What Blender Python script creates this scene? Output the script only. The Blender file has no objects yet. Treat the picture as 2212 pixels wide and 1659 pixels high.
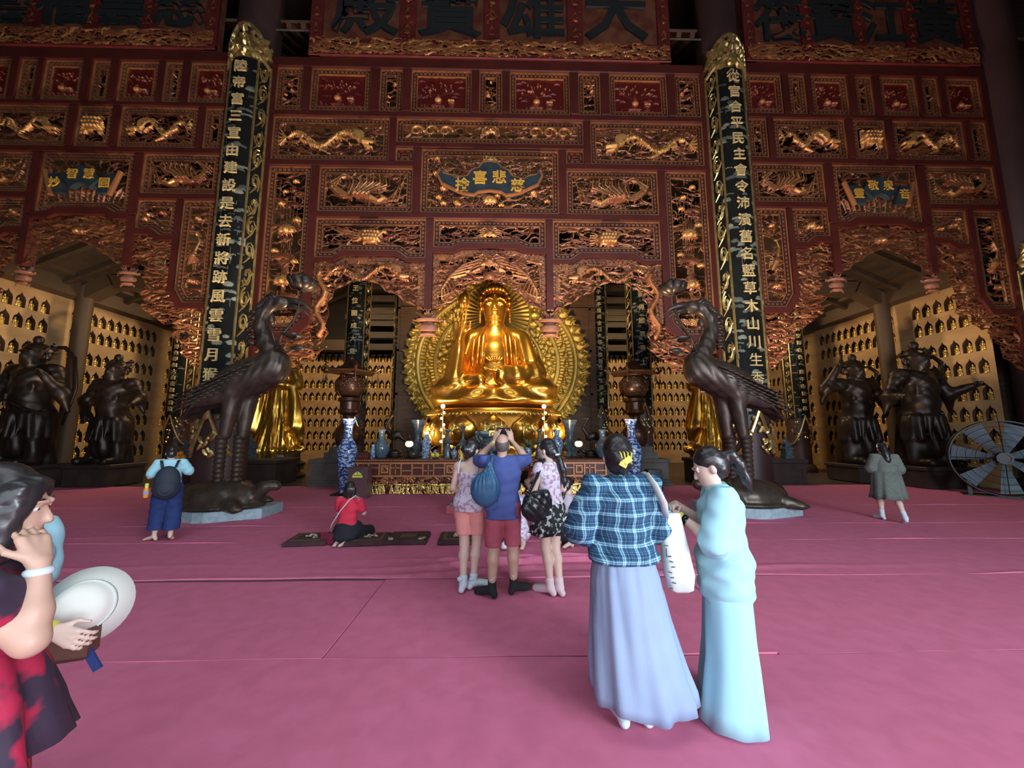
import bpy, math, random
import numpy as np
from mathutils import Vector, Matrix
S = bpy.context.scene
COL = S.collection
pi = math.pi

# ---------------------------------------------------------------- camera
FPX, CX, CZ = 840.0, 0.42, 1.68
_a, _p = math.radians(1.3), math.radians(7.2)
_F = Vector((math.sin(_a)*math.cos(_p), math.cos(_a)*math.cos(_p), math.sin(_p)))
_R = Vector((math.cos(_a), -math.sin(_a), 0))
_U = _R.cross(_F)
cd = bpy.data.cameras.new('camera'); cam = bpy.data.objects.new('camera', cd); COL.objects.link(cam)
cd.sensor_width = 36.0; cd.lens = 36.0*FPX/2212.0; cd.clip_start = 0.05; cd.clip_end = 200
mw = Matrix((_R, _U, -_F)).transposed().to_4x4(); mw.translation = (CX, 0, CZ); cam.matrix_world = mw
S.camera = cam

def W(x, y, Y):
    "world X, Z of photo pixel (x, y) on the upright plane at depth Y"
    d = _F*FPX + _R*(x-1106.0) - _U*(y-829.5)
    t = Y/d.y
    return CX+d.x*t, CZ+d.z*t

# ---------------------------------------------------------------- light
S.view_settings.view_transform = 'Standard'; S.view_settings.look = 'None'
S.view_settings.exposure = 0.0; S.view_settings.gamma = 1.0; S.view_settings.use_curve_mapping = False
S.cycles.max_bounces = 5; S.cycles.diffuse_bounces = 3; S.cycles.glossy_bounces = 3
S.cycles.transmission_bounces = 4; S.cycles.transparent_max_bounces = 6
S.cycles.caustics_reflective = False; S.cycles.caustics_refractive = False
S.cycles.use_denoising = True; S.cycles.sample_clamp_indirect = 4.0
S.cycles.use_adaptive_sampling = True; S.cycles.adaptive_threshold = 0.02
wd = bpy.data.worlds.new('world'); S.world = wd; wd.use_nodes = True
bg = wd.node_tree.nodes['Background']; bg.inputs[0].default_value = (0.55, 0.65, 0.85, 1); bg.inputs[1].default_value = 0.03

def area(name, loc, target, sx, sy, power, color, spread=180):
    l = bpy.data.lights.new(name, 'AREA'); l.shape = 'RECTANGLE'; l.size = sx; l.size_y = sy
    l.energy = power; l.color = color; l.spread = math.radians(spread)
    o = bpy.data.objects.new(name, l); COL.objects.link(o); o.location = loc
    o.rotation_euler = (Vector(target)-Vector(loc)).to_track_quat('-Z', 'Y').to_euler()
    return o
def spot(name, loc, target, power, color, ang=60, r=0.15):
    l = bpy.data.lights.new(name, 'SPOT'); l.energy = power; l.color = color; l.spot_size = math.radians(ang)
    l.spot_blend = 0.6; l.shadow_soft_size = r
    o = bpy.data.objects.new(name, l); COL.objects.link(o); o.location = loc
    o.rotation_euler = (Vector(target)-Vector(loc)).to_track_quat('-Z', 'Y').to_euler()
    return o
def point(name, loc, power, color, r=0.2):
    l = bpy.data.lights.new(name, 'POINT'); l.energy = power; l.color = color; l.shadow_soft_size = r
    o = bpy.data.objects.new(name, l); COL.objects.link(o); o.location = loc
    return o
DAY, WARM, GOLDL = (0.80, 0.90, 1.0), (1.0, 0.72, 0.42), (1.0, 0.74, 0.36)
SOFT = (1.0, 0.74, 0.48)
# daylight through the open doors of the hall behind the camera
area('daylight_door_middle', (1.5, -6.9, 3.2), (1.0, 6, 1.2), 12, 5.5, 950, DAY)
area('daylight_door_side', (8.0, -5.5, 3.0), (1.0, 3.5, 0.6), 3.5, 5, 1150, DAY, 150)
area('overhead_floor_fill', (0.5, 0.5, 11.0), (0.5, 1.2, 0), 14, 5, 520, DAY)  # added fill from above to brighten the near carpet
# warm hall lamps: over the Buddha, along the niche walls, at the foot of the screens
spot('buddha_lamp', (0.0, 11.9, 7.2), (0, 14.7, 3.8), 1000, GOLDL, 62, 0.3)
spot('buddha_lamp_low', (-2.9, 13.05, 1.2), (0.0, 15.0, 4.6), 420, GOLDL, 90, 0.15)
spot('buddha_lamp_low', (3.1, 13.05, 1.2), (0.2, 15.0, 4.6), 420, GOLDL, 90, 0.15)
for s in (-1, 1):
    area('niche_wall_lamp', (s*10.5, 16.0, 8.3), (s*15.5, 15.0, 3.4), 0.6, 7, 420, WARM)
    area('back_wall_lamp', (s*7.0, 18.0, 8.0), (s*7.0, 22.5, 3.2), 6, 0.5, 260, WARM)
    spot('screen_lamp', (s*2.2, 9.5, 0.35), (s*3.6, 11.2, 7.5), 2800, SOFT, 92, 0.3)
    spot('screen_lamp', (s*9.2, 9.4, 0.35), (s*11.8, 11.2, 8.0), 1900, SOFT, 96, 0.3)

# ---------------------------------------------------------------- helpers
def tag(o, label=None, cat=None, group=None, kind=None):
    if label: o['label'] = label
    if cat: o['category'] = cat
    if group: o['group'] = group
    if kind: o['kind'] = kind
    return o
def thing(name, label, cat, loc=(0, 0, 0), rz=0.0, group=None):
    o = bpy.data.objects.new(name, None); COL.objects.link(o); o.empty_display_size = 0.2
    o.location = loc; o.rotation_euler = (0, 0, rz)
    return tag(o, label, cat, group)
def link(name, me, mats=None, parent=None, loc=None):
    o = bpy.data.objects.new(name, me); COL.objects.link(o)
    for m in (mats if isinstance(mats, (list, tuple)) else [mats] if mats else []): me.materials.append(m)
    if parent: o.parent = parent
    if loc: o.location = loc
    return o
def rot(v, rx=0, ry=0, rz=0):
    return Matrix.Rotation(rz, 3, 'Z') @ Matrix.Rotation(ry, 3, 'Y') @ Matrix.Rotation(rx, 3, 'X') @ Vector(v)
class MB:
    "collects shapes and links them as one mesh object"
    def __init__(s): s.v = []; s.f = []; s.m = []; s.mi = 0
    def add(s, vs, fs):
        n = len(s.v); s.v += [tuple(v) for v in vs]; s.f += [[i+n for i in f] for f in fs]; s.m += [s.mi]*len(fs); return s
    def box(s, x0, x1, y0, y1, z0, z1, bev=0.0):
        if bev <= 0:
            vs = [(x, y, z) for x in (x0, x1) for y in (y0, y1) for z in (z0, z1)]
            return s.add(vs, [(0, 1, 3, 2), (4, 6, 7, 5), (0, 4, 5, 1), (2, 3, 7, 6), (0, 2, 6, 4), (1, 5, 7, 3)])
        b = bev
        return s.stack([[(x0+b, y0+b), (x1-b, y0+b), (x1-b, y1-b), (x0+b, y1-b)], [(x0, y0), (x1, y0), (x1, y1), (x0, y1)],
                        [(x0, y0), (x1, y0), (x1, y1), (x0, y1)], [(x0+b, y0+b), (x1-b, y0+b), (x1-b, y1-b), (x0+b, y1-b)]], [z0, z0+b, z1-b, z1])
    def bar(s, c, size, rx=0, ry=0, rz=0):
        a, b, d = size[0]/2, size[1]/2, size[2]/2
        vs = [Vector(c)+rot((x, y, z), rx, ry, rz) for x in (-a, a) for y in (-b, b) for z in (-d, d)]
        return s.add(vs, [(0, 1, 3, 2), (4, 6, 7, 5), (0, 4, 5, 1), (2, 3, 7, 6), (0, 2, 6, 4), (1, 5, 7, 3)])
    def stack(s, polys, zs, cap=True):
        n = len(polys[0]); vs = [(p[0], p[1], z) for poly, z in zip(polys, zs) for p in poly]; fs = []
        for k in range(len(polys)-1):
            for i in range(n): j = (i+1) % n; fs.append((k*n+i, k*n+j, (k+1)*n+j, (k+1)*n+i))
        if cap: fs += [tuple(range(n))[::-1], tuple(range((len(polys)-1)*n, len(polys)*n))]
        return s.add(vs, fs)
    def lathe(s, prof, n=24, c=(0, 0, 0), sx=1, sy=1, mod=None):
        vs = []; fs = []; m = len(prof)
        for r, z in prof:
            for i in range(n):
                a = 2*pi*i/n; q = r*(mod(a, z) if mod else 1)
                vs.append((c[0]+q*math.cos(a)*sx, c[1]+q*math.sin(a)*sy, c[2]+z))
        for k in range(m-1):
            for i in range(n): j = (i+1) % n; fs.append((k*n+i, k*n+j, (k+1)*n+j, (k+1)*n+i))
        fs += [tuple(range(n))[::-1], tuple(range((m-1)*n, m*n))]
        return s.add(vs, fs)
    def tube(s, pts, r, n=8, flat=1.0):
        pts = [Vector(p) for p in pts]; m = len(pts); rs = r if isinstance(r, (list, tuple)) else [r]*m
        up = None; vs = []; fs = []
        for k in range(m):
            t = (pts[min(k+1, m-1)]-pts[max(k-1, 0)]).normalized()
            if up is None:
                up = Vector((0, 0, 1)) if abs(t.z) < 0.9 else Vector((0, 1, 0))
            b = t.cross(up).normalized(); up = b.cross(t).normalized()
            for i in range(n):
                a = 2*pi*i/n; vs.append(pts[k]+(b*math.cos(a)+up*math.sin(a)*flat)*rs[k])
        for k in range(m-1):
            for i in range(n): j = (i+1) % n; fs.append((k*n+i, k*n+j, (k+1)*n+j, (k+1)*n+i))
        fs += [tuple(range(n))[::-1], tuple(range((m-1)*n, m*n))]
        return s.add(vs, fs)
    def ball(s, c, r, nu=10, nv=6, R=None):
        r = r if isinstance(r, (list, tuple)) else (r, r, r); vs = []; fs = []
        for j in range(nv+1):
            b = pi*j/nv-pi/2; q = max(math.cos(b), 0.02)
            for i in range(nu):
                a = 2*pi*i/nu; v = Vector((r[0]*q*math.cos(a), r[1]*q*math.sin(a), r[2]*math.sin(b)))
                vs.append(Vector(c)+(R @ v if R else v))
        for j in range(nv):
            for i in range(nu): k = (i+1) % nu; fs.append((j*nu+i, j*nu+k, (j+1)*nu+k, (j+1)*nu+i))
        fs += [tuple(range(nu))[::-1], tuple(range(nv*nu, nv*nu+nu))]
        return s.add(vs, fs)
    def prism(s, poly, y0, y1):
        "polygon of (x, z) pushed from y0 (front) to y1"
        n = len(poly); vs = [(p[0], y0, p[1]) for p in poly]+[(p[0], y1, p[1]) for p in poly]
        fs = [tuple(range(n)), tuple(range(n, 2*n))[::-1]]+[(i, i+n, (i+1) % n+n, (i+1) % n) for i in range(n)]
        return s.add(vs, fs)
    def ring(s, a, b, y0, y1):
        "closed frame between the outlines a (outer) and b (inner), each of (x, z)"
        n = len(a); vs = [(p[0], y, p[1]) for y in (y0, y1) for q in (a, b) for p in q]; fs = []
        for i in range(n):
            j = (i+1) % n
            fs += [(i, j, n+j, n+i), (n+i, n+j, 3*n+j, 3*n+i), (j, i, 2*n+i, 2*n+j), (2*n+j, 2*n+i, 3*n+i, 3*n+j)]
        return s.add(vs, fs)
    def build(s, name, mats, parent=None, smooth=False, loc=None, fix=True):
        me = bpy.data.meshes.new(name); me.from_pydata(s.v, [], s.f)
        if fix:
            import bmesh
            bm = bmesh.new(); bm.from_mesh(me); bmesh.ops.recalc_face_normals(bm, faces=bm.faces); bm.to_mesh(me); bm.free()
        me.polygons.foreach_set('material_index', s.m)
        if smooth: me.polygons.foreach_set('use_smooth', [True]*len(s.f)); 
        o = link(name, me, mats, parent, loc)
        if smooth == 'auto':
            me.set_sharp_from_angle(angle=math.radians(40))
        return o

def mesh_np(name, V, Q, mats, parent=None, smooth=True, attr=None, mi=None):
    "mesh from numpy vertices and quads"
    me = bpy.data.meshes.new(name); V = np.ascontiguousarray(V, dtype=np.float32); Q = np.ascontiguousarray(Q, dtype=np.int32)
    me.vertices.add(len(V)); me.vertices.foreach_set('co', V.ravel())
    me.loops.add(Q.size); me.loops.foreach_set('vertex_index', Q.ravel())
    me.polygons.add(len(Q)); me.polygons.foreach_set('loop_start', np.arange(0, Q.size, 4, dtype=np.int32))
    me.polygons.foreach_set('loop_total', np.full(len(Q), 4, dtype=np.int32))
    if mi is not None: me.polygons.foreach_set('material_index', np.ascontiguousarray(mi, dtype=np.int32))
    me.update(calc_edges=True)
    if smooth: me.polygons.foreach_set('use_smooth', np.ones(len(Q), dtype=bool))
    for k, a in (attr or {}).items():
        at_ = me.attributes.new(k, 'FLOAT', 'POINT'); at_.data.foreach_set('value', np.ascontiguousarray(a, dtype=np.float32))
    return link(name, me, mats, parent)

# --- signed distance bodies: prims -> one continuous skin
def cap(p, q, r0, r1=None, k=None): return ('c', np.array(p, float), np.array(q, float), r0, r0 if r1 is None else r1, k)
def ell(c, r, k=None, R=None): return ('e', np.array(c, float), np.array(r if isinstance(r, (tuple, list)) else (r, r, r), float), R, None, k)
def sub(c, r, k=None, R=None): return ('s', np.array(c, float), np.array(r if isinstance(r, (tuple, list)) else (r, r, r), float), R, None, k)
def rm(rx=0, ry=0, rz=0): return np.array(Matrix.Rotation(rz, 3, 'Z') @ Matrix.Rotation(ry, 3, 'Y') @ Matrix.Rotation(rx, 3, 'X'))
def chain(pts, rs, k=None): return [cap(pts[i], pts[i+1], rs[i], rs[i+1], k) for i in range(len(pts)-1)]
def sdf(name, prims, mats, parent=None, res=0.02, k=0.03, disp=None, cuts=(), fin=None):
    lo = np.full(3, 1e9); hi = -lo
    for t, a, b, c, d, kk in prims:
        if t == 's': continue
        if t == 'c': m = max(c, d); l = np.minimum(a, b)-m; h = np.maximum(a, b)+m
        else:
            m = b if c is None else np.abs(c) @ b
            l = a-m; h = a+m
        lo = np.minimum(lo, l); hi = np.maximum(hi, h)
    lo -= 3*res; hi += 3*res; n = np.ceil((hi-lo)/res).astype(int)+1
    ax = [lo[i]+res*np.arange(n[i]) for i in range(3)]
    D = np.full(n, 9.0, np.float32)
    for t, a, b, c, d, kk in prims:
        kk = k if kk is None else kk
        if t == 'c': m = max(c, d); l = np.minimum(a, b)-m; h = np.maximum(a, b)+m
        else:
            m = b if c is None else np.abs(c) @ b
            l = a-m; h = a+m
        g = kk+3*res
        i0 = np.clip(((l-g-lo)/res).astype(int), 0, n-1); i1 = np.clip(((h+g-lo)/res).astype(int)+2, 1, n)
        sl = tuple(slice(i0[i], i1[i]) for i in range(3))
        X, Y, Z = (ax[0][sl[0]][:, None, None], ax[1][sl[1]][None, :, None], ax[2][sl[2]][None, None, :])
        if t == 'c':
            ba = b-a; L = max(ba @ ba, 1e-9)
            hh = np.clip(((X-a[0])*ba[0]+(Y-a[1])*ba[1]+(Z-a[2])*ba[2])/L, 0, 1)
            q = np.sqrt((X-a[0]-hh*ba[0])**2+(Y-a[1]-hh*ba[1])**2+(Z-a[2]-hh*ba[2])**2)-(c+(d-c)*hh)
        else:
            x, y, z = X-a[0], Y-a[1], Z-a[2]
            if c is not None: x, y, z = (c[0][i]*x+c[1][i]*y+c[2][i]*z for i in range(3))
            k0 = np.sqrt((x/b[0])**2+(y/b[1])**2+(z/b[2])**2); k1 = np.sqrt((x/b[0]**2)**2+(y/b[1]**2)**2+(z/b[2]**2)**2)+1e-9
            q = k0*(k0-1)/k1
        A = D[sl]
        if t == 's':
            q = -q; hh = np.clip(0.5-0.5*(A-q)/kk, 0, 1); D[sl] = A*(1-hh)+q*hh+kk*hh*(1-hh)
        else:
            hh = np.clip(0.5+0.5*(A-q)/kk, 0, 1); D[sl] = A*(1-hh)+q*hh-kk*hh*(1-hh)
    X, Y, Z = ax[0][:, None, None], ax[1][None, :, None], ax[2][None, None, :]
    if disp: D += disp(X, Y, Z)
    for nrm, dist in cuts: D = np.maximum(D, (nrm[0]*X+nrm[1]*Y+nrm[2]*Z-dist).astype(np.float32))
    V, Q = nets(D.astype(np.float32)); V = lo+V*res
    if fin: V = fin(V)
    return mesh_np(name, V, Q, mats, parent)
def nets(D):
    "surface nets"
    I = D < 0; nx, ny, nz = np.array(D.shape)-1
    cnt = np.zeros((nx, ny, nz), np.float32); P = np.zeros((nx, ny, nz, 3), np.float32)
    o = [(i, j, k) for i in (0, 1) for j in (0, 1) for k in (0, 1)]
    sl = lambda A, c: A[c[0]:c[0]+nx, c[1]:c[1]+ny, c[2]:c[2]+nz]
    for a in o:
        for d in range(3):
            if a[d]: continue
            b = tuple(v+(1 if e == d else 0) for e, v in enumerate(a))
            da, db = sl(D, a), sl(D, b); m = sl(I, a) != sl(I, b)
            t = np.where(m, da/np.where(m, da-db, 1), 0)
            cnt += m
            for e in range(3): P[..., e] += m*(a[e]+(t if e == d else 0))
    act = cnt > 0; idx = np.full(act.shape, -1, np.int64); idx[act] = np.arange(act.sum())
    ii = np.argwhere(act); V = ii+P[act]/cnt[act][:, None]
    Qs = []
    for d in range(3):
        u, v = [(1, 2), (2, 0), (0, 1)][d]
        a = [slice(1, -1)]*3; a[d] = slice(0, -1); b = list(a); b[d] = slice(1, None)
        s0, s1 = I[tuple(a)], I[tuple(b)]; 
        for flip in (False, True):
            m = (s0 & ~s1) if not flip else (~s0 & s1)
            w = np.argwhere(m)
            if not len(w): continue
            w = w+np.array([0 if e == d else 1 for e in range(3)])
            def at(du, dv):
                q = w.copy(); q[:, u] -= du; q[:, v] -= dv; return idx[q[:, 0], q[:, 1], q[:, 2]]
            q = np.stack([at(1, 1), at(0, 1), at(0, 0), at(1, 0)], 1)
            Qs.append(q[:, ::-1] if flip else q)
    return V, np.concatenate(Qs)

# ---------------------------------------------------------------- materials
def srgb(r, g, b): return tuple(((c/255+0.055)/1.055)**2.4 if c > 10 else c/255/12.92 for c in (r, g, b))
def mat(name, c1, rough=0.6, metal=0.0, c2=None, scale=4.0, detail=3.0, bump=0.0, bscale=None, emit=0.0, coat=0.0, sheen=0.0, stretch=None, lo=0.35, hi=0.65):
    m = bpy.data.materials.new(name); m.use_nodes = True; nt = m.node_tree; b = nt.nodes['Principled BSDF']
    b.inputs['Base Color'].default_value = (*c1, 1); b.inputs['Roughness'].default_value = rough; b.inputs['Metallic'].default_value = metal
    if coat: b.inputs['Coat Weight'].default_value = coat; b.inputs['Coat Roughness'].default_value = 0.15
    if sheen: b.inputs['Sheen Weight'].default_value = sheen
    if emit: b.inputs['Emission Color'].default_value = (*c1, 1); b.inputs['Emission Strength'].default_value = emit
    vec = None
    if c2 or bump:
        tc = nt.nodes.new('ShaderNodeTexCoord'); vec = tc.outputs['Object']
        if stretch:
            mp = nt.nodes.new('ShaderNodeMapping'); mp.inputs['Scale'].default_value = stretch; nt.links.new(vec, mp.inputs[0]); vec = mp.outputs[0]
    if c2:
        n = nt.nodes.new('ShaderNodeTexNoise'); n.inputs['Scale'].default_value = scale; n.inputs['Detail'].default_value = detail
        r = nt.nodes.new('ShaderNodeValToRGB'); r.color_ramp.elements[0].position = lo; r.color_ramp.elements[1].position = hi
        r.color_ramp.elements[0].color = (*c1, 1); r.color_ramp.elements[1].color = (*c2, 1)
        nt.links.new(vec, n.inputs['Vector']); nt.links.new(n.outputs['Fac'], r.inputs[0]); nt.links.new(r.outputs[0], b.inputs['Base Color'])
    if bump:
        n = nt.nodes.new('ShaderNodeTexNoise'); n.inputs['Scale'].default_value = bscale or scale*4; n.inputs['Detail'].default_value = 4
        bp = nt.nodes.new('ShaderNodeBump'); bp.inputs['Strength'].default_value = min(1, bump*10); bp.inputs['Distance'].default_value = bump
        nt.links.new(vec, n.inputs['Vector']); nt.links.new(n.outputs['Fac'], bp.inputs['Height']); nt.links.new(bp.outputs[0], b.inputs['Normal'])
    return m
def attr_mat(name, stops, rough=0.4, metal=0.3, attr='gild', nscale=3.0):
    "colour by the paint value stored per vertex (which carved motif it is), with a little wear"
    m = bpy.data.materials.new(name); m.use_nodes = True; nt = m.node_tree; b = nt.nodes['Principled BSDF']
    a = nt.nodes.new('ShaderNodeAttribute'); a.attribute_name = attr
    n = nt.nodes.new('ShaderNodeTexNoise'); n.inputs['Scale'].default_value = nscale; n.inputs['Detail'].default_value = 5
    tc = nt.nodes.new('ShaderNodeTexCoord'); nt.links.new(tc.outputs['Object'], n.inputs['Vector'])
    ma = nt.nodes.new('ShaderNodeMath'); ma.operation = 'MULTIPLY_ADD'; ma.inputs[1].default_value = 0.6; ma.inputs[2].default_value = -0.3
    ad = nt.nodes.new('ShaderNodeMath'); ad.operation = 'ADD'; nt.links.new(n.outputs['Fac'], ma.inputs[0])
    nt.links.new(ma.outputs[0], ad.inputs[0]); nt.links.new(a.outputs['Fac'], ad.inputs[1])
    r = nt.nodes.new('ShaderNodeValToRGB'); e = r.color_ramp.elements
    while len(e) < len(stops): e.new(0.5)
    for i, (p, c) in enumerate(stops): e[i].position = p; e[i].color = (*c, 1)
    nt.links.new(ad.outputs[0], r.inputs[0]); nt.links.new(r.outputs[0], b.inputs['Base Color'])
    b.inputs['Roughness'].default_value = rough; b.inputs['Metallic'].default_value = metal
    return m
M = {}
M['lacquer'] = mat('red_lacquer', (0.070, 0.015, 0.012), 0.42, 0, (0.092, 0.020, 0.015), 1.2, bump=0.002)
M['lacquer'].node_tree.nodes['Principled BSDF'].inputs['Specular IOR Level'].default_value = .3
M['lacquer_dark'] = mat('dark_red_lacquer', (0.05, 0.012, 0.012), 0.5, 0, (0.075, 0.018, 0.016), 1.5)
M['pillar'] = mat('pillar_paint', (0.045, 0.024, 0.024), 0.5, 0, (0.065, 0.036, 0.035), 0.8, bump=0.004, bscale=6)
M['giltwood'] = mat('gilt_moulding', (0.30, 0.115, 0.048), 0.4, 0.25, (0.42, 0.18, 0.065), 2.0)
M['bead'] = mat('carved_bead', (0.20, 0.075, 0.042), 0.45, 0.2, (0.30, 0.13, 0.07), 3)
M['carve'] = attr_mat('carved_wood', [(0.05, (0.13, 0.034, 0.018)), (0.35, (0.27, 0.092, 0.04)), (0.65, (0.42, 0.17, 0.065)), (0.95, (0.80, 0.44, 0.13))], 0.34, 0.4)
M['carvered'] = attr_mat('carved_red_panel', [(0.0, (0.13, 0.012, 0.01)), (0.3, (0.16, 0.018, 0.012)), (0.55, (0.4, 0.12, 0.05)), (0.9, (0.75, 0.4, 0.15))], 0.42, 0.2)
M['gilt_letter'] = mat('gilt_lettering', (0.80, 0.46, 0.07), 0.5, 0.2)
M['gold'] = mat('gold_leaf', (0.95, 0.56, 0.10), 0.28, 0.9, (0.80, 0.42, 0.06), 2.5, bump=0.004, bscale=9)
M['gold2'] = mat('pale_gold_leaf', (0.85, 0.66, 0.22), 0.38, 0.85, (0.66, 0.45, 0.12), 5)
M['gilt_scroll'] = mat('gilt_scrollwork', (0.72, 0.55, 0.22), 0.35, 0.8, (0.45, 0.32, 0.12), 6)
M['black'] = mat('black_lacquer', (0.006, 0.007, 0.006), 0.65, 0, (0.010, 0.012, 0.011), 2)
M['black'].node_tree.nodes['Principled BSDF'].inputs['Specular IOR Level'].default_value = .15
M['lotus_paint'] = mat('grey_green_lotus_paint', (0.10, 0.13, 0.10), 0.5, 0.3, (0.16, 0.19, 0.15), 5)
M['slate'] = mat('slate_paint', (0.028, 0.05, 0.062), 0.5, 0, (0.02, 0.035, 0.042), 3)
M['glyph_dark'] = mat('dark_glyph_paint', (0.014, 0.022, 0.024), 0.6)
M['darkwood'] = mat('dark_timber', (0.030, 0.018, 0.010), 0.65, 0, (0.05, 0.030, 0.015), 1.5, stretch=(1, 1, 6))
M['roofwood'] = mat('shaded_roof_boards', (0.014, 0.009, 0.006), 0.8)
M['brownwood'] = mat('brown_boards', (0.16, 0.085, 0.04), 0.6, 0, (0.11, 0.055, 0.025), 1.5, stretch=(1, 1, 5))
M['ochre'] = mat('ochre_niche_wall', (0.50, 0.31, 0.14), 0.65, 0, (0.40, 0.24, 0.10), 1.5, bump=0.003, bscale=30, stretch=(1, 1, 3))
M['niche'] = mat('niche_inside', (0.06, 0.03, 0.014), 0.7)  # brown wood, darkened further to imitate the shade inside the niches
M['postwood'] = mat('post_timber', (.065, .038, .018), .65)
M['nichegold'] = mat('figurine_gold', (0.85, 0.58, 0.16), 0.35, 0.75)
M['stone'] = mat('grey_stone', (0.10, 0.085, 0.075), 0.7, 0, (0.06, 0.05, 0.045), 3, bump=0.01)
M['bluestone'] = mat('pale_stone_plinth', (0.32, 0.42, 0.46), 0.6, 0, (0.22, 0.32, 0.37), 12, bump=0.01, bscale=18)
M['bronze'] = mat('dark_bronze', (0.080, 0.058, 0.043), 0.4, 0.45, (0.045, 0.034, 0.026), 5, bump=0.01, bscale=14)
M['bronze_black'] = mat('black_bronze', (0.020, 0.014, 0.011), 0.42, 0.5, (0.03, 0.02, 0.015), 4, bump=0.012, bscale=10)
M['ironbrown'] = mat('brown_bronze', (0.10, 0.045, 0.025), 0.3, 0.5, (0.06, 0.03, 0.018), 4)
def carpet():
    m = mat('red_carpet', (0.56, 0.135, 0.235), 0.9, 0, (0.62, 0.155, 0.27), 6, bump=0.003, bscale=160)
    return m
M['carpet'] = carpet()
M['floor'] = mat('dark_floor_tile', (0.05, 0.04, 0.04), 0.4, 0, (0.07, 0.055, 0.05), 2)
# ---------------------------------------------------------------- setting
def carpet_piece(x0, x1, y0, y1, seed, rip=0.0, label='', wob=0.02):
    r = np.random.default_rng(seed); nx = max(8, int((x1-x0)/0.09)); ny = max(6, int((y1-y0)/0.05))
    u = np.linspace(0, 1, nx); v = np.linspace(0, 1, ny)
    ph = r.uniform(0, 6, 12)
    e0 = wob*(np.sin(u*(x1-x0)*1.3+ph[0])+0.5*np.sin(u*(x1-x0)*3.7+ph[1]))*0.5
    e1 = wob*(np.sin(u*(x1-x0)*1.1+ph[2])+0.5*np.sin(u*(x1-x0)*4.1+ph[3]))*0.5
    X = x0+(x1-x0)*u[None, :]+0*v[:, None]; Y = (y0+e0)[None, :]*(1-v)[:, None]+(y1+e1)[None, :]*v[:, None]
    Z = 0.012+0.004*np.sin(X*0.9+ph[4]+Y*0.6)*np.sin(Y*1.7+ph[5])
    if rip:
        for k in range(7):
            yc = y0+(y1-y0)*r.uniform(0.1, 0.9); xc = r.uniform(x0, x0+(x1-x0)*0.6); L = r.uniform(0.8, 2.2)
            sl = r.uniform(-0.06, 0.1)
            Z = Z+rip*r.uniform(0.4, 1)*np.exp(-((Y-yc-sl*(X-xc)-0.05*np.sin(X*2+k))/0.045)**2)*np.exp(-((X-xc)/L)**2)
    Z = Z+0.012*np.exp(-((v-0)/0.03)**2)[:, None]*np.clip(np.sin(X*1.1+ph[6])*np.sin(X*2.3+ph[7]), 0, 1)
    X = np.pad(X, 1, 'edge'); Y = np.pad(Y, 1, 'edge'); Z = np.pad(Z, 1, constant_values=0.0)
    V = np.stack([X, Y, Z], -1).reshape(-1, 3); n = nx+2
    i = np.arange((ny+1)*n).reshape(ny+1, n)[:, :-1].ravel(); Q = np.stack([i, i+1, i+n+1, i+n], 1)
    o = mesh_np('red_carpet', V, Q, M['carpet']); o.data.set_sharp_from_angle(angle=math.radians(35)); return tag(o, label, 'carpet', 'red carpets laid across the hall')
MB().box(-26, 26, -8, 24, -0.3, 0).build('floor', M['floor'])['kind'] = 'structure'
carpet_piece(-15, 15, -6.5, 1.45, 1, 0, 'red carpet at the very bottom of the picture, under the dark-haired passer-by')
carpet_piece(-15, 15, 1.465, 3.15, 2, 0, 'red carpet under the feet of the woman in the long pale skirt')
carpet_piece(-15, -0.93, 3.165, 4.72, 3, 0.0, 'red carpet left of the short front seam, before the rippled carpet')
carpet_piece(-0.92, 2.52, 3.165, 4.74, 4, 0, 'red carpet under the man in the blue shirt')
carpet_piece(2.53, 15, 3.165, 4.78, 5, 0, 'red carpet behind the white-dressed woman, right of the dark slanting seam')
carpet_piece(-15, 15, 4.80, 6.30, 6, 0.075, 'rippled red carpet just in front of the kneeling mats', 0.04)
carpet_piece(-15, 15, 6.315, 7.40, 7, 0.012, 'red carpet under the row of kneeling mats')
carpet_piece(-15, 15, 7.415, 9.2, 8, 0.01, 'red carpet under the crane plinths and the small platform')
carpet_piece(-15, 15, 9.21, 12.75, 9, 0, 'red carpet at the foot of the altar table, farthest from the camera')

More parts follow.
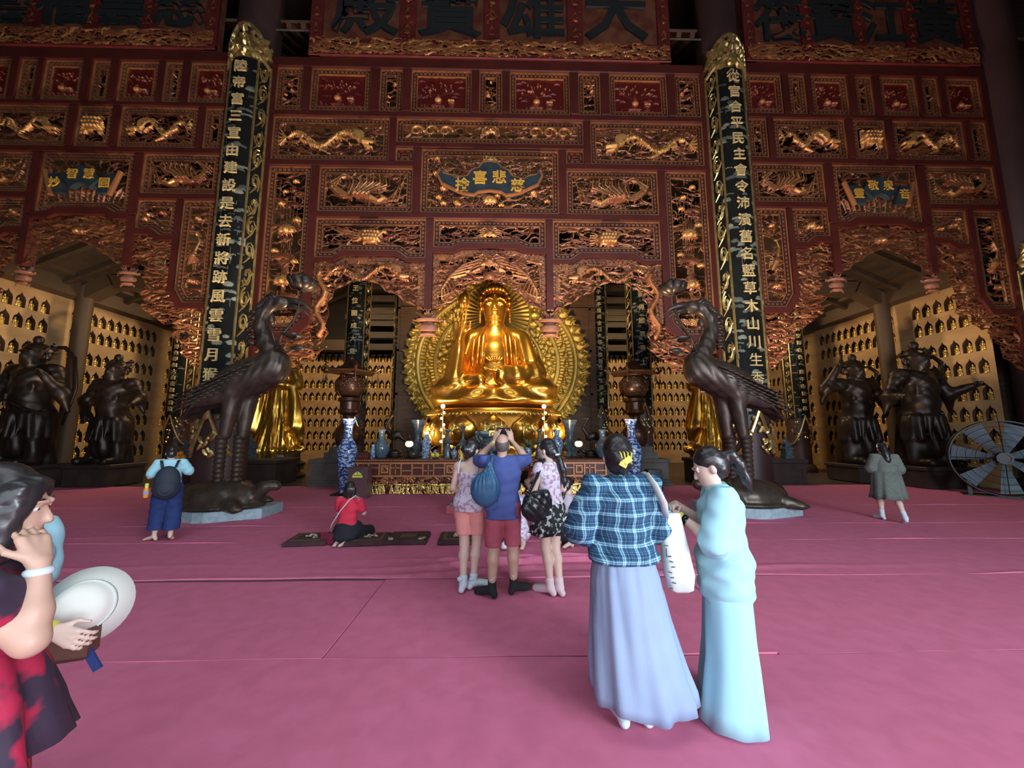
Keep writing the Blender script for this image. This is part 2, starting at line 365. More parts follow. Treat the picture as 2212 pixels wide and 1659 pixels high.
def niche_wall(name, org, ud, nd, L, z1, cols, rows, w=0.27, h=0.5):
    "wall with pointed niches; cols: u of niche centres, rows: z of niche bottoms; returns figurine spots"
    org, ud, nd = Vector(org), Vector(ud), Vector(nd); mb = MB(); P = lambda u, z, d=0: org+ud*u+Vector((0, 0, z))+nd*d
    hw = w/2; ch = h+0.09; spots = []
    arch = [(-hw, 0), (-hw*1.02, .55*h), (-hw*.8, .72*h), (-hw*.35, .84*h), (-.018, .93*h), (0, 1.06*h)]
    zz = [0]+[q for r in rows for q in (r-0.04, r+ch-0.02)]+[z1]
    def quad(u0, u1, a, b):
        if u1-u0 > 1e-4 and b-a > 1e-4: mb.add([P(u0, a), P(u1, a), P(u1, b), P(u0, b)], [(0, 1, 2, 3)])
    for k in range(0, len(zz), 2): quad(0, L, zz[k], zz[k+1])
    for r in rows:
        a, b = r-0.04, r+ch-0.02; u = 0
        for c in cols:
            c0, c1 = c-hw-0.02, c+hw+0.02; quad(u, c0, a, b); u = c1
            mb.mi = 0
            lf = [(c0, a), (c, a), (c, r)]+[(c+p, r+q) for p, q in arch]+[(c, b), (c0, b)]
            rt = [(2*c-p, q) for p, q in lf]
            mb.add([P(*p) for p in lf], [tuple(range(len(lf)))]); mb.add([P(*p) for p in rt], [tuple(range(len(rt)))[::-1]])
            full = [(c+p, r+q) for p, q in arch]+[(c-p, r+q) for p, q in arch[-2::-1]]; n = len(full)
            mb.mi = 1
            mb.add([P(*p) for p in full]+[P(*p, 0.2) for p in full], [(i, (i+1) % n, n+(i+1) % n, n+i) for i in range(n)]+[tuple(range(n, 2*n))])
            mb.mi = 0
            spots.append(P(c, r, 0.085))
        quad(u, L, a, b)
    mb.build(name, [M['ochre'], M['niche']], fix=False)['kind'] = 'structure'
    return spots
ROWS = [.72, 1.34, 2.04, 2.71, 3.55, 4.26, 5.13, 5.80]
spots = {}
for s, nm in ((-1, 'left'), (1, 'right')):
    cols = [c_-11.4 for c_ in [11.7+0.35*i for i in range(6)]+[14.42+0.325*i for i in range(11)]+[18.6+0.36*i for i in range(10)]]
    spots[nm] = niche_wall('wall_'+nm, (s*15.5, 11.4, 0), (0, 1, 0), (s, 0, 0), 11.1, 6.6, cols, ROWS)
bc = [5.0-0.36*i for i in range(5)][::-1]
cols = [15.5-x for x in [5.9+0.36*i for i in range(18)]][::-1]+[15.5+x for x in [5.9+0.36*i for i in range(18)]]
spots['back'] = niche_wall('wall_back', (-15.5, 22.5, 0), (1, 0, 0), (0, 1, 0), 31, 6.25, cols, ROWS)
# dark walls and planked roof above the niches, timbers
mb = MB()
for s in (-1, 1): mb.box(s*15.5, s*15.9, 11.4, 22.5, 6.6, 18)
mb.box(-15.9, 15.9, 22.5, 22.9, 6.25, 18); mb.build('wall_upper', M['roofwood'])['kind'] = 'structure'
mb = MB()
for s in (-1, 1):
    mb.box(s*26, s*26.3, -8, 11.4, 0, 18); mb.box(s*15.9, s*26, 12.0, 12.2, 0, 18)
mb.build('wall_side', M['darkwood'])['kind'] = 'structure'
mb = MB()
for x0, x1 in ((-26, -12), (-5.5, -4.5), (11.5, 26)): mb.box(x0, x1, -8.3, -8, 0, 18)
mb.box(-12, 11.5, -8.3, -8, 6.6, 18); mb.build('wall_front', M['darkwood'])['kind'] = 'structure'
MB().box(-26, 26, -8, 23, 18, 18.3).build('ceiling', M['darkwood'])['kind'] = 'structure'
mb = MB()
for s in (-1, 1):          # sloping rear roof, rafters and beams seen through the side arches
    mb.box(s*15.45, s*14.9, 11.6, 22.4, 6.55, 7.15); mb.box(s*14.9, s*14.5, 11.6, 22.4, 7.15, 7.4)
    mb.box(s*8.2, s*15.4, 14.0, 14.4, 6.95, 7.45); mb.box(s*8.2, s*15.4, 13.95, 14.45, 7.5, 7.62)
    mb.box(s*8.2, s*15.4, 17.9, 18.3, 6.5, 7.0); mb.box(s*12.4, s*12.75, 13.9, 14.5, 7.6, 8.6); mb.box(s*11.2, s*13.9, 14.0, 14.4, 8.6, 9.0)
    mb.bar((s*14.4, 14.15, 7.0), (1.0, 0.5, 0.5), 0, s*0.5, 0)
    mb.box(s*8.2, s*12.2, 21.6, 22.3, 6.3, 6.9)
mb.build('beam', M['postwood'])['kind'] = 'structure'
mb = MB()
for s in (-1, 1):
    for k in range(7): mb.box(s*4.3, s*8.0, 21.7-k*0.25, 21.9-k*0.25, 6.35+k*0.62, 6.7+k*0.62)
    mb.box(s*4.0, s*8.3, 21.0, 21.3, 7.9, 8.2)
mb.build('rear_beam', M['darkwood'])['kind'] = 'structure'
mb = MB()
for s in (-1, 1):
    mb.bar((s*11.6, 17.0, 8.6), (8.4, 11, 0.1), 0, s*0.42, 0)
    for k in range(10): mb.bar((s*11.6, 12.3+k*1.1, 8.45), (8.4, 0.16, 0.2), 0, s*0.42, 0)
mb.build('side_roof', M['darkwood'])['kind'] = 'structure'
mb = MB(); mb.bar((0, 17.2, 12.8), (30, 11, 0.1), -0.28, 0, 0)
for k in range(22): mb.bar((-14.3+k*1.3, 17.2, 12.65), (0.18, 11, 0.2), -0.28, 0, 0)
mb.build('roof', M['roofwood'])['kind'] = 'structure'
mb = MB()
for k in range(36): mb.bar((-8.0+k*0.46, 13.5, 16.1), (0.16, 5, 0.16), 0.5, 0, 0)
mb.box(-26, 26, 13.6, 14.2, 13.5, 14.1); mb.bar((0, 13.5, 16.25), (50, 5, 0.08), 0.5, 0, 0)
mb.build('roof_rafter', M['brownwood'])['kind'] = 'structure'
for s in (-1, 1):          # tie rods between signboards and pillars
    mb = MB(); mb.tube([(s*5.85, 11.15, 14.55), (s*6.95, 11.15, 14.55)], 0.03, 6); tag(mb.build('tie_rod', M['stone']), 'thin grey tie rod from the %s end of the big signboard to the pillar' % ('left' if s < 0 else 'right'), 'rod', 'tie rods beside the big signboard')
def pillar(x, y, r, z1=18, m='pillar'):
    mb = MB(); mb.lathe([(r*1.0, 0), (r, z1)], 40, (x, y, 0)); mb.lathe([(r*1.35, 0), (r*1.38, .12), (r*1.2, .3), (r*1.02, .34)], 40, (x, y, 0))
    o = mb.build('pillar', M[m], None, 'auto'); o['kind'] = 'structure'; return o
for x in (-7.5, 7.5, -16.6, 16.8): pillar(x, 11.3, 0.62)
INNER = [(-5.45, 15.5), (-4.1, 17.5), (5.95, 15.5), (4.75, 17.5)]
for x, y in INNER: pillar(x, y, 0.42, 11)
for s in (-1, 1): pillar(s*13.6, 17.2, 0.42, 9); pillar(s*14.9, 14.1, 0.24, 7, 'postwood'); pillar(s*12.6, 18.0, 0.3, 9, 'darkwood')
# figurines: 300 single ones, the far rest as one object
def figurine_mesh():
    mb = MB(); mb.lathe([(.095, 0), (.1, .02), (.075, .035), (.085, .06), (.1, .075), (.09, .085)], 10, sy=.62)
    mb.ball((0, 0, .115), (.09, .055, .035), 10, 5); mb.ball((0, .008, .185), (.052, .035, .085), 8, 6); mb.ball((0, .004, .285), (.03, .03, .036), 8, 6); mb.ball((0, .01, .32), (.014, .014, .016), 6, 4)
    for s in (-1, 1): mb.tube([(s*.05, 0, .235), (s*.066, -.012, .17), (s*.02, -.045, .145)], [.018, .017, .012], 6)
    o = mb.build('buddha_figurine', M['nichegold'], smooth=True); me = o.data; bpy.data.objects.remove(o); return me
FIG = figurine_mesh(); nfig = 0; rest = []
FACE = {'left': pi/2, 'right': -pi/2, 'back': 0}
rest = sorted([(p, FACE[nm], nm) for nm in spots for p in spots[nm] if p.y > 11.3], key=lambda q: (q[0].x-CX)**2+q[0].y**2)
for p, rz, nm in rest[:300]:
    o = bpy.data.objects.new('buddha_figurine', FIG); COL.objects.link(o); o.location = p; o.rotation_euler = (0, 0, rz); o.scale = (1.05,)*3
    tag(o, 'tiny gilded seated figurine in its pointed niche on the %s wall' % nm, 'figurine', 'gilded figurines in the %s wall niches' % nm)
nfig = 0
mb = MB(); fv = [v.co.copy() for v in FIG.vertices]; ff = [tuple(p.vertices) for p in FIG.polygons]
for p, rz, nm in rest[300-nfig:]:
    mb.add([p+rot(v*1.05, 0, 0, rz) for v in fv], ff)
tag(mb.build('buddha_figurines', M['nichegold'], None, True), 'distant rows of tiny gilded figurines filling the farthest niches', 'figurines', kind='stuff')

# ---------------------------------------------------------------- carving
class Relief:
    def __init__(s, x0, x1, z0, z1, res=0.0155, seed=0, base=-1.0):
        s.x0, s.z0, s.res = x0, z0, res; s.nx = int((x1-x0)/res)+1; s.nz = int((z1-z0)/res)+1; s.w, s.h = x1-x0, z1-z0
        s.H = np.full((s.nx, s.nz), base); s.G = np.zeros((s.nx, s.nz)); s.rng = np.random.default_rng(seed); s.base = base
    def stroke(s, pts, r, g=0.4, z=0.0, close=True):
        pts = np.asarray(pts, float); n = len(pts); rr = np.interp(np.linspace(0, 1, n), np.linspace(0, 1, len(r)), r) if np.ndim(r) else np.full(n, r)
        for k in range(max(1, n-1)):
            a = pts[k]; b = pts[min(k+1, n-1)]; L = math.hypot(*(b-a)); m = max(1, int(L/(max(rr[k], s.res)*0.55)))
            for j in range(m):
                t = j/m; s.dab(a[0]+(b[0]-a[0])*t, a[1]+(b[1]-a[1])*t, rr[k]+(rr[min(k+1, n-1)]-rr[k])*t, g, z)
        return s
    def dab(s, x, z, r, g, zz=0.0, ry=None):
        r = max(r, s.res*0.8); ry = ry or r; i0 = int((x-r-s.x0)/s.res); i1 = int((x+r-s.x0)/s.res)+2; j0 = int((z-ry-s.z0)/s.res); j1 = int((z+ry-s.z0)/s.res)+2
        i0, j0 = max(i0, 0), max(j0, 0); i1, j1 = min(i1, s.nx), min(j1, s.nz)
        if i0 >= i1 or j0 >= j1: return
        X = (s.x0+s.res*np.arange(i0, i1)-x)[:, None]/r; Z = (s.z0+s.res*np.arange(j0, j1)-z)[None, :]/ry
        d = 1-X*X-Z*Z; v = np.where(d > 0, zz+min(r, ry, .12)*np.sqrt(np.maximum(d, 0)), -9)
        A = s.H[i0:i1, j0:j1]; m = v > A; A[m] = v[m]; s.G[i0:i1, j0:j1][m] = g
    def clouds(s, dens=1.0, r=(.024, .046), gold=(.05, .65), horiz=.62):
        R = s.rng; n = int(s.w*s.h*46*dens)
        for k in range(n):
            x, z = s.x0+R.uniform(0, s.w), s.z0+R.uniform(0, s.h); a = R.uniform(0, 6.28); L = R.uniform(.3, .75); q = R.uniform(*r); g = R.uniform(*gold)
            m = 12; p = []; hz = R.random() < horiz
            if hz: a = R.choice([0, pi])+R.normal(0, .07); L *= R.uniform(1.0, 1.7)
            kc = R.uniform(.2, 1.0)*R.choice([-1, 1])
            for i in range(m):
                p.append((x, z)); x += L/m*math.cos(a); z += L/m*math.sin(a)
                a += (0.35*math.sin(i*1.1+k) if hz and i < 8 else kc*(.25+.5*i/m))
            s.stroke(p, [q*.4, q, q*.8, q*.35], g, R.uniform(-.012, .035))
        return s
    def dragon(s, x0, z0, w, h, flip=False, g=.85):
        F = (lambda t: x0+w*(1-t)) if flip else (lambda t: x0+w*t); H_ = lambda t: z0+h*t
        n = 44; B = []
        for i in range(n):
            t = i/(n-1); B.append((F(.08+.74*t), H_(.40+.24*math.sin(t*10.0+.4)*(1-.25*t)+.12*t)))
        B = np.array(B); rr = h*np.interp(np.linspace(0, 1, n), [0, .3, .8, 1], [.02, .055, .065, .05]); s.stroke(B, rr, g, .07)
        for i in range(3, n-2):
            d = B[i+1]-B[i]; d = d/(np.linalg.norm(d)+1e-6); nn = np.array([-d[1], d[0]])*(1 if (d[0] > 0) != flip or True else -1)
            if nn[1] < 0: nn = -nn
            s.stroke([B[i]+nn*rr[i]*.8, B[i]+nn*(rr[i]+h*.07)+d*h*.02], [h*.022, h*.008], g, .10)
        for i in range(0, n, 2): s.dab(B[i][0], B[i][1]+rr[i]*.2, rr[i]*.7, g-.25 if i % 4 else g+.1, .10)
        hx, hz = B[-1]; sg = -1 if flip else 1
        s.dab(hx+sg*h*.05, hz+h*.04, h*.085, g, .10); s.stroke([(hx, hz), (hx+sg*h*.3, hz-h*.02)], [h*.09, h*.05], g, .12); s.stroke([(hx+sg*h*.05, hz-h*.1), (hx+sg*h*.26, hz-h*.14)], [h*.05, h*.03], g, .1)
        for k in range(8):
            a = .5+k*.22; s.stroke([(hx-sg*h*.02, hz+h*.08), (hx-sg*h*.2*math.cos(a-.6), hz+h*.1+h*.22*math.sin(a)), (hx-sg*h*.42*math.cos(a-.7), hz+h*.1+h*.36*math.sin(a))], [h*.035, h*.03, h*.01], min(1, g+.1), .1)
        for k in (9, 20, 30):
            p = B[k]; q = p+np.array([sg*h*.12, -h*.2]); s.stroke([p, p+np.array([-sg*h*.05, -h*.12]), q], [h*.06, h*.045, h*.035], g, .09)
            for a in (-.5, 0, .5): s.stroke([q, q+np.array([sg*h*.14*math.cos(a), -h*.1*math.cos(a)+h*.1*math.sin(a)])], [h*.022, h*.008], g, .1)
        for k in range(5):
            s.stroke([B[0], (F(.03), H_(.3+.1*k)), (F(-.02), H_(.22+.16*k))], [h*.03, h*.03, h*.01], g, .08)
        return s
    def phoenix(s, x0, z0, w, h, flip=False, g=.6):
        F = (lambda t: x0+w*(1-t)) if flip else (lambda t: x0+w*t); H_ = lambda t: z0+h*t
        s.stroke([(F(.3), H_(.26)), (F(.45), H_(.33)), (F(.58), H_(.27))], [h*.04, h*.10, h*.08], g-.2, .08)
        for k in range(12): s.dab(F(.36+.018*k), H_(.31+.03*(k % 3)), h*.032, g+.2*(k % 2), .17)
        s.stroke([(F(.56), H_(.28)), (F(.66), H_(.15)), (F(.72), H_(.22)), (F(.70), H_(.3))], [h*.06, h*.045, h*.04, h*.05], g+.2, .1)
        s.stroke([(F(.70), H_(.28)), (F(.77), H_(.2))], [h*.04, h*.012], 1, .1)
        for k in range(13):
            t = k/12; a = (F(.52-.24*t), H_(.38)); b = (F(.42+.5*(1-t)-.12), H_(.60+.12*math.sin(t*3))); c = (F(.5+.48*(1-t)-.2), H_(.98-.24*abs(t-.35)))
            s.stroke([a, b, c], [h*.022, h*.028, h*.012], g-.3+.5*(k % 2), .09)
        for k in range(10):
            t = k/9; s.stroke([(F(.32), H_(.28)), (F(.22-.018*k), H_(.24+.05*k)), (F(.06+.02*k), H_(.5+.05*k)), (F(.01+.035*k), H_(.97-.012*k))], [h*.035, h*.03, h*.025, h*.012], g-.25+.45*(k % 2), .08)
        for k in range(8): s.stroke([(F(.5), H_(.2)), (F(.62+.04*k), H_(.06+.02*k)), (F(.74+.03*k), H_(.1+.09*k)), (F(.86+.018*k), H_(.06+.13*k))], [h*.03, h*.025, h*.02, h*.012], g-.3+.4*(k % 2), .06)
        return s
    def flower(s, x, z, r, g=.75):
        for k in range(7):
            a = .25+k*(pi-.5)/6; s.stroke([(x, z), (x+r*.6*math.cos(a), z+r*.55*math.sin(a)), (x+r*math.cos(a)*1.05, z+r*1.0*math.sin(a))], [r*.2, r*.3, r*.06], g+.02*k, .08)
        for k in range(5):
            a = -.3-k*(pi-.6)/4; s.stroke([(x, z), (x+r*1.1*math.cos(a), z+r*.45*math.sin(a))], [r*.25, r*.1], g-.2, .06)
        s.dab(x, z+r*.12, r*.32, min(1, g+.2), .12); return s
    def leaf(s, x, z, r, g=.35):
        for k in range(9):
            a = -.4+k*(pi+.8)/8; s.stroke([(x, z), (x+r*math.cos(a), z+r*.42*math.sin(a)-r*.1)], [r*.16, r*.12], g+.03*(k % 2), .04)
        return s
    def lotus(s, x0, z0, w, h, g=.7):
        R = s.rng; F = lambda t: x0+w*t; H_ = lambda t: z0+h*t
        for k in range(6): s.stroke([(F(.5), H_(.08)), (F(.42+.04*k), H_(.35)), (F(.3+.08*k), H_(.62)), (F(.15+.14*k), H_(.9-.03*(k % 3)))], w*.022, .45, .02)
        for x, z, r in ((.5, .27, .30), (.52, .60, .30), (.3, .78, .14), (.72, .93, .13), (.84, .67, .16), (.18, .47, .14), (.85, .4, .15), (.4, .86, .12)): s.flower(F(x), H_(z), w*r, g)
        for x, z, r in ((.45, .44, .4), (.72, .78, .26), (.2, .64, .24), (.7, .19, .3), (.25, .18, .3)): s.leaf(F(x), H_(z), w*r, .3)
        for x in (.15, .4, .65, .9):
            for q in (.2, .14, .08): s.stroke([(F(x)+w*q*math.cos(a), H_(.02)+w*q*math.sin(a)) for a in np.linspace(0, pi, 9)], w*.028, .7, .07)
        return s
    def crane(s, x0, z0, w, h, g=.6):
        F = lambda t: x0+w*t; H_ = lambda t: z0+h*t
        s.stroke([(F(.3), H_(.36)), (F(.5), H_(.44)), (F(.62), H_(.5))], [w*.1, w*.2, w*.12], g, .07); s.stroke([(F(.6), H_(.5)), (F(.75), H_(.6)), (F(.6), H_(.7)), (F(.5), H_(.68))], [w*.09, w*.06, w*.05, w*.06], g+.2, .09)
        for k in range(4): s.stroke([(F(.5), H_(.44)), (F(.3-.05*k), H_(.5-.03*k)), (F(.12), H_(.52-.05*k))], [w*.06, w*.05, w*.015], g+.1, .09)
        s.stroke([(F(.45), H_(.4)), (F(.5), H_(.24))], w*.04, g, .05); s.stroke([(F(.55), H_(.4)), (F(.6), H_(.24))], w*.04, g, .05)
        s.flower(F(.5), H_(.86), w*.2, g); s.flower(F(.5), H_(.16), w*.28, g-.1); s.leaf(F(.3), H_(.8), w*.22); s.leaf(F(.6), H_(.08), w*.35); return s
    def vase(s, x0, z0, w, h, g=.52):
        R = s.rng; F = lambda t: x0+w*t; H_ = lambda t: z0+h*t
        s.stroke([(F(.3), H_(.08)), (F(.56), H_(.08))], h*.035, g-.1, .02); s.stroke([(F(.33), H_(.02)), (F(.33), H_(.1))], h*.02, g, 0); s.stroke([(F(.53), H_(.02)), (F(.53), H_(.1))], h*.02, g, 0)
        s.dab(F(.43), H_(.26), h*.11, g+.15, .02, h*.09); s.stroke([(F(.43), H_(.33)), (F(.43), H_(.42))], h*.045, g, .03)
        for k in range(26):
            a = R.uniform(.2, pi-.2); L = R.uniform(.15, .42)*h; q = (F(.43)+L*1.2*math.cos(a), H_(.46)+L*math.sin(a)); s.stroke([(F(.43), H_(.42)), q], h*.012, g-.25, .0); s.dab(q[0], q[1], h*R.uniform(.018, .034), g+R.uniform(-.2, .2), .02)
        s.dab(F(.7), H_(.18), h*.1, g, .02, h*.05)
        for d in (-.06, 0, .06): s.dab(F(.7)+d*h, H_(.24), h*.045, g+.2, .04)
        s.stroke([(F(.64), H_(.06)), (F(.76), H_(.06))], h*.035, g-.2, .01)
        for k in range(12):
            z = R.uniform(.3, .92); x = R.choice([R.uniform(.03, .22), R.uniform(.68, .92)]); s.stroke([(F(x-.06), H_(z)), (F(x), H_(z+.02)), (F(x+.08), H_(z-.01))], [h*.01, h*.025, h*.01], g-.25, .01)
        for k in range(9): s.dab(F(R.uniform(.05, .95)), H_(R.uniform(.03, .16)), h*R.uniform(.02, .05), g-.2, .01)
        return s
    def beast(s, x, z, r, g=.7):
        s.dab(x, z, r*.55, g-.1, .08, r*.45)
        for d in (-1, 1):
            s.dab(x+d*r*.28, z+r*.2, r*.16, g, .14); s.stroke([(x+d*r*.1, z-r*.25), (x+d*r*.5, z-r*.2), (x+d*r*.75, z-r*.35)], [r*.14, r*.16, r*.06], g+.1, .12); s.stroke([(x+d*r*.3, z+r*.42), (x+d*r*.6, z+r*.7), (x+d*r*.9, z+r*.55)], [r*.12, r*.09, r*.04], g+.15, .1)
            for k in range(5): s.stroke([(x+d*r*.5, z+r*(.35-.2*k)), (x+d*r*1.0, z+r*(.5-.28*k)), (x+d*r*1.5, z+r*(.35-.3*k))], [r*.12, r*.12, r*.04], g, .07)
        s.dab(x, z-r*.02, r*.17, g+.2, .16, r*.13); s.stroke([(x-r*.35, z-r*.35), (x, z-r*.45), (x+r*.35, z-r*.35)], r*.09, g+.2, .12); return s
    def turtle(s, x, z, r, g=.75):
        s.dab(x, z, r, g-.1, .1, r*.8)
        for k in range(-2, 3):
            for j in range(-1, 2): s.dab(x+k*r*.32+(j % 2)*r*.16, z+j*r*.36, r*.14, g+.2, .19)
        s.stroke([(x+r*.8, z), (x+r*1.3, z+r*.5), (x+r*1.6, z+r*.45)], [r*.25, r*.2, r*.16], g, .1)
        for d in (-.6, .5): s.stroke([(x+d*r, z-r*.5), (x+d*r*1.3, z-r*1.1)], [r*.2, r*.1], g, .08)
        for k in range(5): s.stroke([(x-r*.7, z+r*.2), (x-r*1.3, z+r*(.6-.25*k)), (x-r*1.9, z+r*(.7-.3*k))], [r*.12, r*.1, r*.04], g, .08)
        return s
    def build(s, name, y, m, parent=None, poly=None, thr=.012, depth=1.2, pad=0.0):
        H, G = s.H, s.G; i, j = np.meshgrid(np.arange(s.nx), np.arange(s.nz), indexing='ij')
        X = s.x0+s.res*i; Z = s.z0+s.res*j
        keep = H > thr if s.base < 0 else np.ones_like(H, bool)
        if poly is not None: keep &= inpoly(X, Z, poly)
        c = keep[:-1, :-1] & keep[1:, :-1] & keep[:-1, 1:] & keep[1:, 1:]
        hh = np.clip(np.where(keep, H, 0), 0, .4); k = (i*s.nz+j)
        q = np.stack([k[:-1, :-1][c], k[1:, :-1][c], k[1:, 1:][c], k[:-1, 1:][c]], 1)
        use = np.zeros(s.nx*s.nz, bool); use[q.ravel()] = True; mp = np.cumsum(use)-1
        V = np.stack([X.ravel(), (y-depth*hh).ravel(), Z.ravel()], 1)[use]
        return mesh_np(name, V, mp[q], m, parent, True, {'gild': G.ravel()[use]})
def inpoly(X, Z, poly):
    r = np.zeros(X.shape, bool); n = len(poly)
    for i in range(n):
        (x1, z1), (x2, z2) = poly[i], poly[(i+1) % n]
        c = ((z1 > Z) != (z2 > Z)) & (X < (x2-x1)*(Z-z1)/((z2-z1) or 1e-9)+x1); r ^= c
    return r
def inset(poly, d):
    n = len(poly); A = sum(poly[i][0]*poly[(i+1) % n][1]-poly[(i+1) % n][0]*poly[i][1] for i in range(n)); sg = 1 if A > 0 else -1; out = []
    for i in range(n):
        p0, p1, p2 = (Vector(poly[i-1]), Vector(poly[i]), Vector(poly[(i+1) % n]))
        a = (p1-p0).normalized(); b = (p2-p1).normalized(); na = Vector((-a.y, a.x))*sg; nb = Vector((-b.y, b.x))*sg
        t = (na+nb); t = t/max(t.dot(na), .2) if t.length > 1e-6 else na
        out.append(tuple(p1+t*d))
    return out
def rect(x0, x1, z0, z1): return [(x0, z0), (x1, z0), (x1, z1), (x0, z1)]
def mir(poly): return [(-x, z) for x, z in poly][::-1]
def border(poly, y, parent, inner=True):
    a = poly; b = inset(poly, .045); c = inset(poly, .17); d = inset(poly, .20)
    mb = MB(); mb.mi = 0; mb.ring(a, b, y-.05, y+.06); mb.ring(c, d, y-.02, y+.06); mb.mi = 2; mb.ring(b, c, y+.02, y+.06); mb.mi = 1
    m = inset(poly, .107); n = len(m)
    for i in range(n):
        p, q = Vector(m[i]), Vector(m[(i+1) % n]); L = (q-p).length; k = max(1, int(L/.125)); t = (q-p)/k; an = math.atan2(t.y, t.x)
        for j in range(k): e = p+t*(j+.5); mb.bar((e.x, y, e.y), (t.length*.62, .07, .06), 0, -an, 0)
    return mb.build('border', [M['giltwood'], M['bead'], M['lacquer_dark']], parent)
SY = 11.2
def panel(parent, poly, seed, kind, name='carved_panel', m='carve', brd=True, dens=1.0, **kw):
    xs = [p[0] for p in poly]; zs = [p[1] for p in poly]; x0, x1, z0, z1 = min(xs), max(xs), min(zs), max(zs); g = .2 if brd else 0
    r = Relief(x0, x1, z0, z1, seed=seed, base=0.0 if kind in ('vase', 'plain') else -1.0); a, b, w, h = x0+g, z0+g, x1-x0-2*g, z1-z0-2*g; fl = (x0+x1)/2 > kw.get('cx', 0)
    if kind == 'vase': r.G[:] = 0.12; r.vase(a, b, w, h)
    else:
        r.clouds(dens, horiz=kw.get('hz', .65))
        if kind == 'dragon': r.dragon(a, b, w, h, fl)
        elif kind == 'phoenix': r.phoenix(a, b, w, h, fl)
        elif kind == 'lotus': r.lotus(a, b, w, h)
        elif kind == 'crane': r.crane(a, b, w, h)
        elif kind == 'turtle': r.turtle(a+w*.5, b+h*.55, h*.34)
        elif kind == 'beast': r.beast(a+w*.5, b+h*.5, h*.5)
        elif kind == 'flowers':
            for k in range(max(1, int(w*h/.12))): r.flower(a+r.rng.uniform(.1, .9)*w, b+r.rng.uniform(.05, .85)*h, min(w, h)*r.rng.uniform(.14, .24), r.rng.uniform(.4, .8))
        if 'fn' in kw: kw['fn'](r, a, b, w, h)
    o = r.build(name, SY-.02+kw.get('dy', 0), M[m], parent, kw.get('mask') or (inset(poly, .18) if brd else poly))
    if brd: border(poly, SY-.06+kw.get('dy', 0), o)
    return o
def glyphs(name, text, m, parent, size, pos, rz=0.0, depth=0.02, step=None, vertical=True, res=2, skew=0, bold=0.0, curve=None):
    "raised characters, standing upright and facing -Y; vertical text runs down from pos"
    mb = MB()
    for i, ch in enumerate(text):
        if ch == ' ': continue
        c = bpy.data.curves.new('glyph', 'FONT'); c.body = ch; c.size = size; c.extrude = depth/2; c.resolution_u = res; c.align_x = 'CENTER'; c.offset = bold
        o = bpy.data.objects.new('glyph', c); COL.objects.link(o); dg = bpy.context.evaluated_depsgraph_get(); me = bpy.data.meshes.new_from_object(o.evaluated_get(dg))
        if curve: px, py, pz, an = curve(i)
        else: px, py, pz, an = pos[0]+(0 if vertical else i*step), pos[1], pos[2]-(i*step if vertical else 0), rz
        vs = []
        for v in me.vertices:
            q = rot((v.co.x, -v.co.z, v.co.y-size*.36), 0, 0, an); vs.append((px+q.x, py+q.y, pz+q.z))
        mb.add(vs, [tuple(p.vertices) for p in me.polygons])
        bpy.data.objects.remove(o); bpy.data.curves.remove(c); bpy.data.meshes.remove(me)
    return mb.build(name, m, parent, fix=False)
# ---------------------------------------------------------------- carved screens
M['pendwood'] = mat('pendant_wood', (0.22, 0.09, 0.055), .5, .1, (.32, .14, .08), 6)
def frame(parent, boxes, polys, y0=-.16, y1=.14):
    mb = MB()
    for k, (x0, x1, z0, z1) in enumerate(boxes):
        e = .002*(k % 5); mb.box(x0-e, x1+e, SY+y0-e, SY+y1+e, z0-e, z1+e, .03)
    for k, p in enumerate(polys): mb.prism(p, SY+y0-.004-.001*k, SY+y1)
    return mb.build('frame', M['lacquer'], parent)
def pendant(parent, x, z1, z0, s=1.0, y=None):
    "carved flower basket hanging under a post"
    y = SY if y is None else y; h = z1-z0; mb = MB(); pr = [(.05, 0), (.30, .02), (.34, .06), (.26, .10), (.24, .16), (.36, .20), (.42, .30), (.40, .40), (.26, .46), (.25, .52), (.46, .58), (.50, .64), (.30, .66), (.1, .7)]
    mb.lathe([(r*s, z*h) for r, z in pr], 16, (x, y, z0), 1, .6); R = random.Random(int(x*100)+7)
    for k in range(18):
        a = R.uniform(0, 2*pi); q = R.uniform(.3, 1); mb.tube([(x, y, z0+h*.6), (x+.3*s*math.cos(a)*q, y+.18*s*math.sin(a), z0+h*.75), (x+.5*s*math.cos(a)*q, y+.26*s*math.sin(a), z0+h*R.uniform(.78, .98))], [.05*s, .06*s, .02*s], 6)
    for d in (-1, 1):
        mb.tube([(x+d*.22*s, y, z0+.04*h), (x+d*.38*s, y, z0-.02*h), (x+d*.36*s, y, z0-.09*h)], .04*s, 6); mb.tube([(x+d*.45*s, y, z0+.6*h), (x+d*.62*s, y, z0+.64*h), (x+d*.6*s, y, z0+.52*h)], .035*s, 6)
    return mb.build('flower_basket_pendant', M['pendwood'], parent, 'auto')

